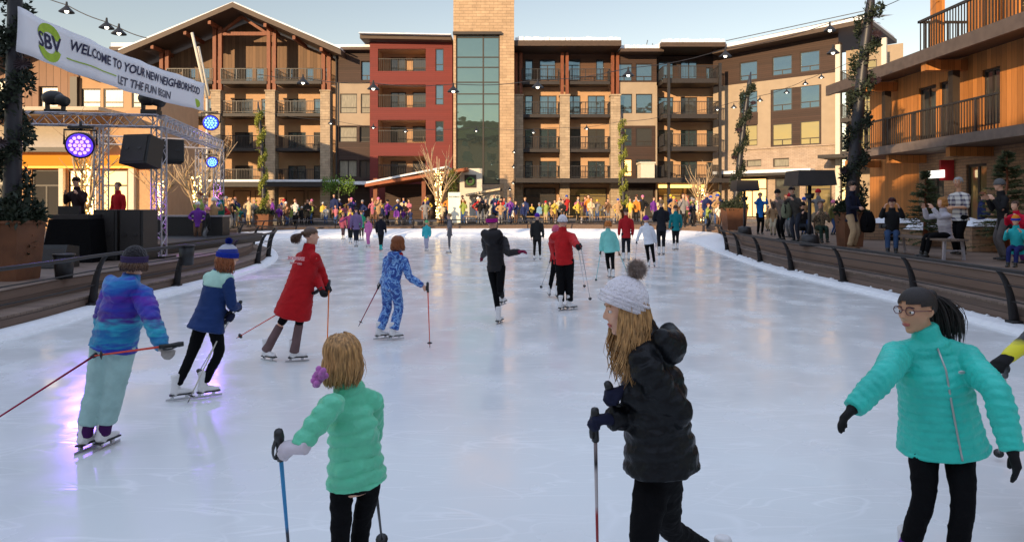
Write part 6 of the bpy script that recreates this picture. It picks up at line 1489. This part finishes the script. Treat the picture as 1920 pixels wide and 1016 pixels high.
# ---------------------------------------------------------------- heaters, trees, planters, benches on the right
def heater(px, Yq, w_, label, z0=.74):
    root = thing('patio_heater', (X(px,Yq), Yq, z0), label, 'patio heater', 'square patio heaters'); k = w_/1.1
    m = MB(); m.add([(-.55*k,-.5*k,1.72),(.55*k,-.5*k,1.72),(.55*k,.5*k,1.72),(-.55*k,.5*k,1.72),(-.50*k,-.46*k,2.14),(.50*k,-.46*k,2.14),(.50*k,.46*k,2.14),(-.50*k,.46*k,2.14)],[(0,3,2,1),(4,5,6,7),(0,1,5,4),(1,2,6,5),(2,3,7,6),(3,0,4,7)]); m.build('hood', M('heater_hood', (.03,.027,.027), .5, .2, 3), root)
    m = MB(); m.tube([(0,0,.3),(0,0,1.72)], .05, 10); m.build('pole', darkmetal, root, True); m = MB(); m.tube([(0,0,0),(0,0,.3),(0,0,.34)], [.28,.25,.1], 16); m.build('base', darkmetal, root, True)
    m = MB(); m.tube([(0,0,1.35),(0,0,1.5)], [.1,.14], 10); m.build('burner', darkmetal, root, True)
heater(1518, 19.5, 1.1, 'square black patio heater with a wide hood beside the leaning garlanded pole'); heater(1396, 27, .9, 'smaller patio heater with a dark hood left of the blue jacketed boy')
def fir(x, y, z0, h, label, seed):
    root = thing('fir_tree', (x, y, z0), label, 'tree', 'small fir trees'); rnd = random.Random(seed); m = MB(); m.tube([(0,0,0),(0,0,h*.95)], [.07,.01], 8); m.build('trunk', wood_post, root, True)
    g = MB(); br = MB()
    for i in range(int(h*60)):
        t = rnd.random()**.8; z = h*(.08+.9*t); L = h*.36*(1-t)**.9*rnd.uniform(.7,1.1)+.05; a = rnd.uniform(0,6.283); d = Vector((math.cos(a), math.sin(a), -.12+.35*t)); e = Vector((0,0,z))+d*L
        br.tube([(0,0,z), e], [.008,.003], 3, False)
        for k in range(60):
            q = rnd.uniform(.15,1); p = Vector((0,0,z))+d*L*q; dd = (d*rnd.uniform(.3,1)+Vector((rnd.gauss(0,.6),rnd.gauss(0,.6),rnd.gauss(0,.35)))).normalized(); n_ = dd.orthogonal().normalized()*.013; l_ = rnd.uniform(.06,.13)
            b0 = len(g.v); g.v += [p-n_, p+n_, p+dd*l_]; g.f.append((b0,b0+1,b0+2))
    br.build('branch', wood_post, root, False); g.build('crown', M('needle_green', (.05,.065,.02), .8, .5, 12), root, False)
fir(X(1735,18.6), 18.6, .74, 2.1, 'small conical fir tree left of the plaid shirted man', 3)
fir(X(1888,16.6), 16.6, .74, 2.5, 'bushy fir tree at the right edge behind the person in a black coat', 4)
def planterbox(x, y, w_, d_, h_, label, rz=0):
    root = thing('brick_planter', (x, y, .744), label, 'planter', 'brick planters with snow'); root.rotation_euler.z = rz; m = MB(); m.box(-w_/2,-d_/2,0,w_/2,d_/2,h_); m.build('wall', brickm, root)
    m = MB(); nx_ = 16
    for j in range(6):
        for i in range(nx_+1): m.v.append(Vector((-w_/2-.03+(w_+.06)*i/nx_, -d_/2-.03+(d_+.06)*j/5, h_+.01+(.14+.10*noise.noise(Vector((i*.5, j*.7, x))))*(1 if 0 < j < 5 and 0 < i < nx_ else 0))))
    for j in range(5):
        for i in range(nx_): a = j*(nx_+1)+i; m.f.append((a,a+1,a+nx_+2,a+nx_+1))
    m.build('snow_cap', snow, root, True)
planterbox(X(1655,23.5), 23.5, 2.2, 1.2, .55, 'snow topped brick planter behind the seated photographer'); planterbox(X(1862,17.6), 17.6, 1.9, 1.2, .62, 'snow covered brick planter right of the plaid shirted man'); planterbox(X(1765,19.6), 19.6, 1.7, 1.0, .45, 'low snowy planter under the small fir tree')
def bench(x, y, z0, L, label, rz=0, mat=None, group='benches'):
    root = thing('bench', (x, y, z0), label, 'bench', group, rz)
    m = MB()
    for k in range(4): m.box(-L/2, -.22+k*.115, .40, L/2, -.22+k*.115+.10, .44)
    m.build('seat', mat or deckm, root)
    for s in (-1, 1): m = MB(); m.bar((s*(L/2-.15),-.18,.40), (s*(L/2-.15),-.22,0), .05); m.bar((s*(L/2-.15),.18,.40), (s*(L/2-.15),.2,0), .05); m.bar((s*(L/2-.15),-.2,.2), (s*(L/2-.15),.2,.2), .03); m.build('leg', trussm, root)
bench(9.35, 15.55, .744, 2.6, 'low bench with pale metal legs under the two seated people by the right railing', R(88))
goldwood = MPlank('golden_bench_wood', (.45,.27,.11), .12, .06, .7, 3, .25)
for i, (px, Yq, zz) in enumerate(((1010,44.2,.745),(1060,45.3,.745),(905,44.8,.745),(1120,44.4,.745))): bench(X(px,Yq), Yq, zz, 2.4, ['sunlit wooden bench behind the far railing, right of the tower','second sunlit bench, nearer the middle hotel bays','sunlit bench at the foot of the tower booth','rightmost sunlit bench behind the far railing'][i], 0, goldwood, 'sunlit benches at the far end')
# bare trees wrapped in lights
def bare_tree(x, y, z0, h, label, seed, mat):
    root = thing('bare_tree', (x, y, z0), label, 'tree', 'bare trees wrapped in lights'); rnd = random.Random(seed); m = MB(); t_ = MB(); t_.tube([(0,0,0),(0,0,h*.22)], [.12,.09], 8); t_.build('trunk', mat, root, True)
    def br(p, d, L, r, dep):
        q = [p]; dd = d.copy()
        for i in range(4): dd = (dd+Vector((rnd.gauss(0,.10),rnd.gauss(0,.10),.06))).normalized(); q.append(q[-1]+dd*L/4)
        m.tube(q, [r, r*.85, r*.7, r*.55, r*.35], 5)
        if dep:
            for k in range(3): j = rnd.choice((1,2,3)); br(q[j], (dd+Vector((rnd.gauss(0,.45),rnd.gauss(0,.45),rnd.uniform(0,.3)))).normalized(), L*rnd.uniform(.5,.75), r*.5, dep-1)
    for k in range(7): a = k*.9; br(Vector((0,0,h*.2)), Vector((math.cos(a)*.28, math.sin(a)*.28, 1)).normalized(), h*rnd.uniform(.55,.8), .07, 2)
    m.build('crown', mat, root, True)
    l = MB()
    for k in range(160): a = rnd.uniform(0,6.28); z = rnd.uniform(.05,.75)*h; r = .12+.25*(z/h)*rnd.random(); l.ell((math.cos(a)*r, math.sin(a)*r, z), .03, nu=5, nv=3)
    l.build('fairy_lights', MEmit('fairy_light', (1,.75,.25), 5) if 'fairy_light' not in MATS else MATS['fairy_light'], root, False)
bark = M('sunlit_bark', (.42,.30,.18), .8, .3, 10)
bare_tree(X(822,45), 45, .75, 4.6, 'bare light wrapped tree before the entrance canopy', 1, bark); bare_tree(X(372,31), 31, .56, 3.6, 'bare light wrapped tree beside the far truss leg', 2, bark); bare_tree(X(165,30), 30, .56, 4.2, 'bare light wrapped tree before the bright shop fronts', 5, bark); bare_tree(X(300,38), 38, .56, 3.6, 'small bare tree behind the front truss leg', 8, bark)
bare_tree(X(1315,44), 44, .74, 3.0, 'small bare tree near the left foot of the angled wing', 12, bark)
# bear-like yellow topiary is left as a lit evergreen column; white pylon sign
tp_ = thing('evergreen_column', (X(848,46.5), 46.5, .75), 'narrow golden lit evergreen behind the white pylon sign', 'tree'); g = MB(); foliage(g, lambda q: Vector((q.gauss(0,.16), q.gauss(0,.16), q.uniform(1.3,3.6))), 1500, .12, random.Random(2)); g.build('crown', leaf_sun, tp_); m = MB(); m.tube([(0,0,0),(0,0,2.4)], .05, 6); m.build('trunk', bark, tp_, True)
py = thing('pylon_sign', (X(852,44.8), 44.8, .75), 'white pylon sign panel with small grey writing at the far end of the rink', 'sign'); m = MB(); m.box(-.40,-.12,0,.40,.12,2.0); m.build('panel', MPlank('pylon_white', (.80,.80,.68), 3, 0, .6, 0, .05, 1), py)
text_obj('SNOWMASS', .13, greyp, py, Vector(py.location)+Vector((0,-.13,1.7)), (1,0,0), (0,0,1), 'lettering', .002)
# evergreen hedge beside the lodge
hd = thing('evergreen_shrub', (X(635,52), 52, .8), 'green sunlit shrub hanging over the ledge left of the entrance canopy', 'shrub'); g = MB(); foliage(g, lambda q: Vector((q.uniform(-1.2,1.2), q.gauss(0,.3), 2.7+q.gauss(0,.3)-.1*abs(q.gauss(0,1)))), 1800, .16, random.Random(9)); g.build('crown', M('shrub_green', (.12,.22,.03), .7, .5, 10), hd); m = MB(); m.tube([(0,0,0),(0,0,2.7)], .06, 6); m.build('trunk', bark, hd, True)
# ---------------------------------------------------------------- people on the terraces
def C_(name, c, r=.8): return cloth(name, c, r)
jeans = C_('jeans', (.03,.06,.13)); khaki = C_('khaki_cotton', (.42,.29,.17)); blk = black_tights
def plaid():
    m, nt, bs, N, L = newmat('plaid_shirt'); tc = N('ShaderNodeTexCoord'); sp = N('ShaderNodeSeparateXYZ'); L(tc.outputs['Object'], sp.inputs[0]); outs = []
    for ax, k in ((0, 70), (2, 60), (1, 70)):
        a = N('ShaderNodeMath'); a.operation = 'MULTIPLY'; a.inputs[1].default_value = k; L(sp.outputs[ax], a.inputs[0]); b = N('ShaderNodeMath'); b.operation = 'SINE'; L(a.outputs[0], b.inputs[0]); c = N('ShaderNodeMath'); c.operation = 'GREATER_THAN'; c.inputs[1].default_value = .35; L(b.outputs[0], c.inputs[0]); outs.append(c)
    s = N('ShaderNodeMath'); s.operation = 'ADD'; L(outs[0].outputs[0], s.inputs[0]); L(outs[1].outputs[0], s.inputs[1]); h = N('ShaderNodeMath'); h.operation = 'MULTIPLY'; h.inputs[1].default_value = .5; L(s.outputs[0], h.inputs[0])
    cr = N('ShaderNodeValToRGB'); L(h.outputs[0], cr.inputs[0]); cr.color_ramp.elements[0].color = (.62,.60,.56,1); cr.color_ramp.elements[1].color = (.06,.05,.10,1); L(cr.outputs[0], bs.inputs['Base Color']); bs.inputs['Roughness'].default_value = .85; return m
def spec(px, Yq, H, yaw, arm, style, label, sit=None, z=.744, vox=.016, lean=0, spread=.14, hyaw=None, x=None, group='spectators beside the rink', stride=0):
    b = Vector((X(px, Yq) if x is None else x, Yq, z)); J = stand_joints(b, H, yaw, spread, arm, lean, .09, sit, hyaw, stride)
    st = dict(skin=skin_l, skates=False, boot=boot_black, hair='short', haircol=hair_brown, hairN=70, bodyvox=max(.01, vox*.7)); st.update(style); return person(J, H, st, label, group, vox=vox, seed=px), J
pm, Jm = spec(1800, 15.9, 1.77, 105, 4, dict(jmat=plaid(), jname='shirt', sleeve=.05, tmat=blk, haircol=hair_grey, collar=False, build=1.12, hem=.10, legr=(.10,.075,.065), face=True, skin=skin_m), 'grey haired man in a plaid short sleeved shirt standing on the right terrace', vox=.012, lean=.05, hyaw=110)
stripe = bandcloth('lavender_grey_stripe', [(0,(.30,.27,.31)),(.5,(.34,.31,.34)),(.55,(.5,.48,.52)),(1,(.40,.38,.42))], 2, .3, 1.1, .05)
spec(1728, 15.0, 1.64, 92, 5, dict(jmat=stripe, quilt=(.07,.01), tmat=blk, hair='bob', haircol=M('hair_copper', (.42,.18,.04), .5, .3, 40), hairlen=.45, hairN=150, hem=.08, build=1.1), 'woman with copper hair in a striped lavender puffer seated and filming with both hands', sit=.50, lean=.10, vox=.012, x=9.05)
spec(1672, 16.2, 1.72, 150, 5, dict(jmat=C_('charcoal_jacket', (.015,.015,.017)), tmat=jeans, cap=C_('maroon_cap', (.04,.012,.015)), face=True), 'seated photographer in a black jacket, dark cap and jeans holding a camera', sit=.48, lean=.16, vox=.013)
cm = thing('camera', W(1655,424,15.6), 'black camera held up by the seated photographer', 'camera'); m = MB(); m.box(-.07,-.04,-.05,.07,.04,.05); m.build('body', blackm, cm); m = MB(); m.tube([(0,-.04,0),(-.03,-.17,0)], [.04,.045], 14); m.build('lens', blackm, cm, True)
spec(1581, 17.9, 1.74, 215, 4, dict(jmat=C_('dark_navy_jacket', (.012,.014,.03)), tmat=khaki, cap=C_('black_cap2', (.012,.012,.013)), legr=(.10,.08,.07), boot=C_('tan_boot', (.2,.12,.07))), 'man in a dark navy jacket and khaki trousers beside the leaning pole', vox=.013, x=8.9)
bp2 = thing('backpack', (9.25, 17.75, 1.25), 'black backpack carried by the man in khaki trousers', 'backpack'); m = MB(); m.loft([(0,0,0),(0,0,.25),(0,0,.45)], [(.17,.13),(.19,.15),(.12,.09)], (1,0,0), 14); m.build('bag', black_tights, bp2, True); m = MB(); m.tube([(-.1,-.13,.1),(-.1,-.18,.2),(-.1,-.1,.4)], .02, 6); m.build('strap', black_tights, bp2, True)
spec(1425, 27, 1.62, 175, 5, dict(jmat=C_('bright_blue_jacket', (.02,.16,.50)), tmat=blk), 'boy in a bright blue jacket raising both hands to take a photo', vox=.02)
spec(1493, 21.5, 1.74, 120, 1, dict(jmat=C_('olive_grey_jacket', (.06,.055,.05)), tmat=C_('slate_trousers', (.03,.035,.05)), cap=C_('black_cap3', (.012,.012,.013))), 'man in an olive grey jacket bending forward left of the patio heater', lean=.35, vox=.018)
spec(1466, 22.5, 1.66, 110, 1, dict(jmat=C_('dusty_brown_jacket', (.16,.12,.10)), tmat=blk, beanie=C_('black_knit', (.012,.012,.013))), 'woman in a dusty brown jacket and black beanie bending beside the olive grey man', lean=.3, vox=.02)
bq = thing('backpack', (X(1475,21.6), 21.6, 1.55), 'sage green backpack on the woman in the dusty brown jacket', 'backpack'); m = MB(); m.loft([(0,0,0),(0,0,.2),(0,0,.4)], [(.15,.12),(.18,.14),(.12,.09)], (1,0,0), 14); m.build('bag', C_('sage_canvas', (.16,.17,.11)), bq, True); m = MB(); m.tube([(-.1,-.12,.1),(-.1,-.18,.2),(-.1,-.1,.35)], .018, 6); m.build('strap', blk, bq, True)
spec(1450, 25.5, 1.28, 150, 1, dict(jmat=C_('tan_plaid', (.32,.20,.11)), tmat=C_('light_beige', (.42,.36,.26)), hair='short', haircol=hair_blond), 'child in a tan top and beige trousers right of the blue jacketed boy', vox=.022)
spec(1546, 20.8, 1.65, 170, 1, dict(jmat=blotch('brown_camouflage', [(.08,.055,.03),(.20,.14,.08),(.30,.22,.13),(.05,.045,.03)], 9), tmat=C_('forest_trousers', (.02,.04,.03)), hair='short'), 'seated person in a brown camouflage jacket behind the patio heater pole', sit=.45, vox=.018)
spec(1520, 22.8, 1.6, 190, 1, dict(jmat=C_('pitch_coat', (.02,.02,.022)), tmat=C_('ink_trousers', (.015,.02,.03)), beanie=C_('black_knit')if False else C_('black_knit', (.012,.012,.013))), 'seated person in a black coat directly behind the patio heater base', sit=.45, vox=.02)
spec(1882, 14.2, 1.66, 75, 1, dict(jmat=C_('black_coat', (.016,.016,.018)), tmat=C_('grey_trousers', (.10,.09,.09)), beanie=C_('grey_knit', (.12,.12,.12)), hem=.2), 'person in a black coat and grey knit hat standing near the right edge', vox=.014, hyaw=60, lean=.1)
spec(1912, 13.2, 1.22, 110, 1, dict(jmat=C_('scarlet_fleece', (.55,.01,.04)), tmat=C_('purple_trousers', (.12,.02,.12)), hair='short'), 'child in a scarlet fleece leaning on the railing at the right edge', vox=.016, lean=.3)
spec(1897, 12.3, 1.16, 130, 1, dict(jmat=C_('aqua_child_jacket', (.03,.42,.45)), tmat=C_('dark_blue_trousers', (.015,.02,.10)), beanie=C_('orange_knit', (.65,.20,.02)), cuffcol=C_('royal_knit', (.03,.05,.4))), 'small child in an aqua jacket with an orange and blue hat behind the right railing', vox=.015, sit=.38, lean=.2, z=.744)
# stage side
spec(147, 17.3, 1.72, 175, 1, dict(jmat=C_('dj_hoodie', (.03,.018,.02)), tmat=blk, cap=C_('black_cap4', (.02,.015,.015))), 'man in a dark hoodie and cap working at the mixing desk on the stage', z=.86, vox=.016, lean=.1)
spec(415, 25.2, 1.76, 100, 0, dict(jmat=C_('dark_green_jacket', (.01,.11,.06)), tmat=C_('petrol_trousers', (.01,.04,.09)), hair='short'), 'tall person in a dark green jacket and blue trousers right of the far truss leg', z=.555, vox=.02)
spec(222, 20.5, 1.7, 160, 0, dict(jmat=C_('red_stage_shirt', (.40,.01,.015)), tmat=blk), 'person in a red top standing on the stage behind the bass cabinets', z=.85, vox=.022)

# ---- crowd prototypes: low detail people, copied with their own clothes
BODYKINDS = []
def proto(H, arm, yaw, lean, sit, style):
    st = dict(skin=skin_l, skates=False, boot=boot_black, hair='short', haircol=hair_brown, hairN=0, bodyvox=.028, jmat=red_jacket, tmat=blk); st.update(style)
    J = stand_joints(Vector((0,0,0)), H, 180, .14, arm, lean, .09, sit); J['yaw'] = 180
    return person(J, H, st, None, None, vox=.032, seed=arm)
protos = [(proto(1.70,0,180,0,None,{}),1.70,False), (proto(1.70,1,180,.05,None,{}),1.70,False), (proto(1.66,4,180,.03,None,dict(hem=.24)),1.66,False), (proto(1.70,5,180,.08,None,dict(beanie=white_knit)),1.70,True), (proto(1.68,3,180,0,None,dict(beanie=white_knit)),1.68,True), (proto(1.25,0,180,0,None,dict(beanie=white_knit)),1.25,True), (proto(1.25,1,180,.1,None,{}),1.25,False)]
jackets = [('yellow',(.66,.48,.08)),('orange',(.58,.22,.04)),('red',(.42,.03,.03)),('white',(.72,.68,.60)),('cream',(.60,.48,.30)),('teal',(.03,.17,.18)),('navy',(.02,.03,.10)),('black',(.015,.015,.016)),('brown',(.16,.09,.05)),('pink',(.45,.15,.20)),('lime green',(.28,.34,.08)),('sky blue',(.16,.30,.44)),('purple',(.16,.04,.30)),('grey',(.22,.21,.21)),('olive',(.12,.12,.04)),('tan',(.42,.26,.13))]
trous = [('black',(.015,.015,.016)),('blue',(.04,.08,.20)),('khaki',(.38,.28,.17)),('grey',(.16,.16,.17)),('brown',(.14,.08,.05))]
heads_ = [('white',(.75,.72,.68)),('black',(.015,.015,.016)),('red',(.5,.02,.03)),('blue',(.03,.08,.4)),('yellow',(.7,.5,.05)),('grey',(.25,.25,.26)),('pink',(.7,.2,.35))]
hairs = [('brown hair',hair_brown),('black hair',hair_black),('blond hair',hair_blond),('auburn hair',hair_red),('grey hair',hair_grey)]
def landmark(px):
    for lim, t in ((475,'at the railing curve by the truss'),(560,'along the left railing curve'),(645,'before the gabled lodge'),(700,'before the pale link block'),(760,'under the low end of the entrance canopy'),(815,'under the entrance canopy'),(862,'by the lit bare tree'),(905,'left of the ticket booth'),(965,'at the foot of the stone tower'),(1025,'just right of the tower'),(1090,'before the middle hotel bays'),(1160,'before the right hotel bays'),(1235,'by the slim far pole'),(1300,'before the steel posts of the hotel')):
        if px < lim: return t
    return 'before the angled wing'
used = set(); pstate = [False]*len(protos)
def crowd(px, Yq, z, rnd, light=True, yawr=35):
    k = rnd.choice((0,1,1,2,3,4,4,5,5,6,6)); 
    pr, H, hat = protos[k]; child = H < 1.5
    for _ in range(400):
        jn, jc = rnd.choice(jackets + jackets[6:9]*2 + jackets[13:]*2 if not light else jackets + jackets[:5] + jackets[6:9] + jackets[13:]); tn, tcc = rnd.choice(trous)
        hn, hm = (rnd.choice(heads_)[0] + ' hat', None) if hat else rnd.choice(hairs)
        lab = '%s in %s top, %s trousers, %s, %s' % ('child' if child else 'adult', jn, tn, hn, landmark(px))
        if lab not in used and len(lab.split()) <= 16: break
    used.add(lab)
    if not pstate[k]: r = pr; pstate[k] = True; kids = [(c, list(c.children)) for c in pr.children]
    else:
        r = pr.copy(); COL.objects.link(r); kids = []
        for c in pr.children:
            d = c.copy(); COL.objects.link(d); d.parent = r; g2 = []
            for g in c.children: e = g.copy(); COL.objects.link(e); e.parent = d; g2.append(e)
            kids.append((d, g2))
    cx, cy = r.location.x, r.location.y
    r.location = (X(px, Yq), Yq, z); r.rotation_euler = (0, 0, R(rnd.uniform(-yawr, yawr))); s = rnd.uniform(.84, 1.07); r.scale = (s, s, s)
    tag(r, lab, 'person', 'crowd watching at the far end')
    hc_ = dict(heads_)[hn[:-4]] if hat else None
    def setm(o, mt):
        o.material_slots[0].link = 'OBJECT'; o.material_slots[0].material = mt
    for c, gg in kids:
        n_ = c.name.split('.')[0]
        if n_ == 'jacket': setm(c, C_('crowd_top_'+jn, jc))
        elif n_ == 'trousers': setm(c, C_('crowd_trousers_'+tn, tcc))
        elif n_ == 'hair' and not hat: setm(c, hm)
        elif n_ == 'beanie':
            setm(c, C_('crowd_hat_'+hn, hc_))
            for g in gg: setm(g, C_('crowd_hat_'+hn, hc_))
def run_crowd():
    rnd = random.Random(21)
    zt = lambda x: plat(Vector((x, 0, 0)))+.004
    for i in range(126):
        px = max(545, min(1345, 545 + 800*(i+rnd.gauss(0,1.8))/126)); Yq = rnd.uniform(43.6, 46.0) if i % 3 else rnd.uniform(46.4, 49.5)
        if 838 < px < 868 and Yq < 46: Yq = 47
        crowd(px, Yq, (.804 if Yq > 46.2 else zt(X(px, Yq))), rnd)
    for i in range(34):      # left curve behind the railing
        t = rnd.random(); Yq = rnd.uniform(29, 42); xe = -14.5 - (Yq-33)*.12 if Yq > 32 else -11.6-(Yq-28)*.45
        x = xe - rnd.uniform(.4, 3.0); px = 960 + x*F/Yq
        if not 408 < px < 575: 
            px = rnd.uniform(425, 560); x = X(px, Yq)
            if x > xe: Yq = 43 + rnd.uniform(0, 2.5)
        crowd(px, Yq, zt(X(px, Yq)), rnd, False, 70)
    for i in range(9):       # darker group close behind the left railing
        Yq = 22.5+i*.75; px = 960 + (-9.6-(Yq-22)*.36-rnd.uniform(0,.8))*F/Yq; crowd(px, Yq, zt(X(px, Yq)), rnd, False, 60)
    for px, Yq in ((1482,24),(1507,26),(1536,23.6),(1562,25.5),(1474,28.5),(1441,29.5),(1300,36),(1326,33),(1347,37.5),(1290,40),(1612,24),(1840,18.2)): crowd(px, Yq, .744, rnd, False, 90)
    for i in range(12):
        px = rnd.uniform(1275, 1362); crowd(px, rnd.uniform(35, 41), .744, rnd, False, 50)
bake_all()
run_crowd()
bpy.context.view_layer.update()
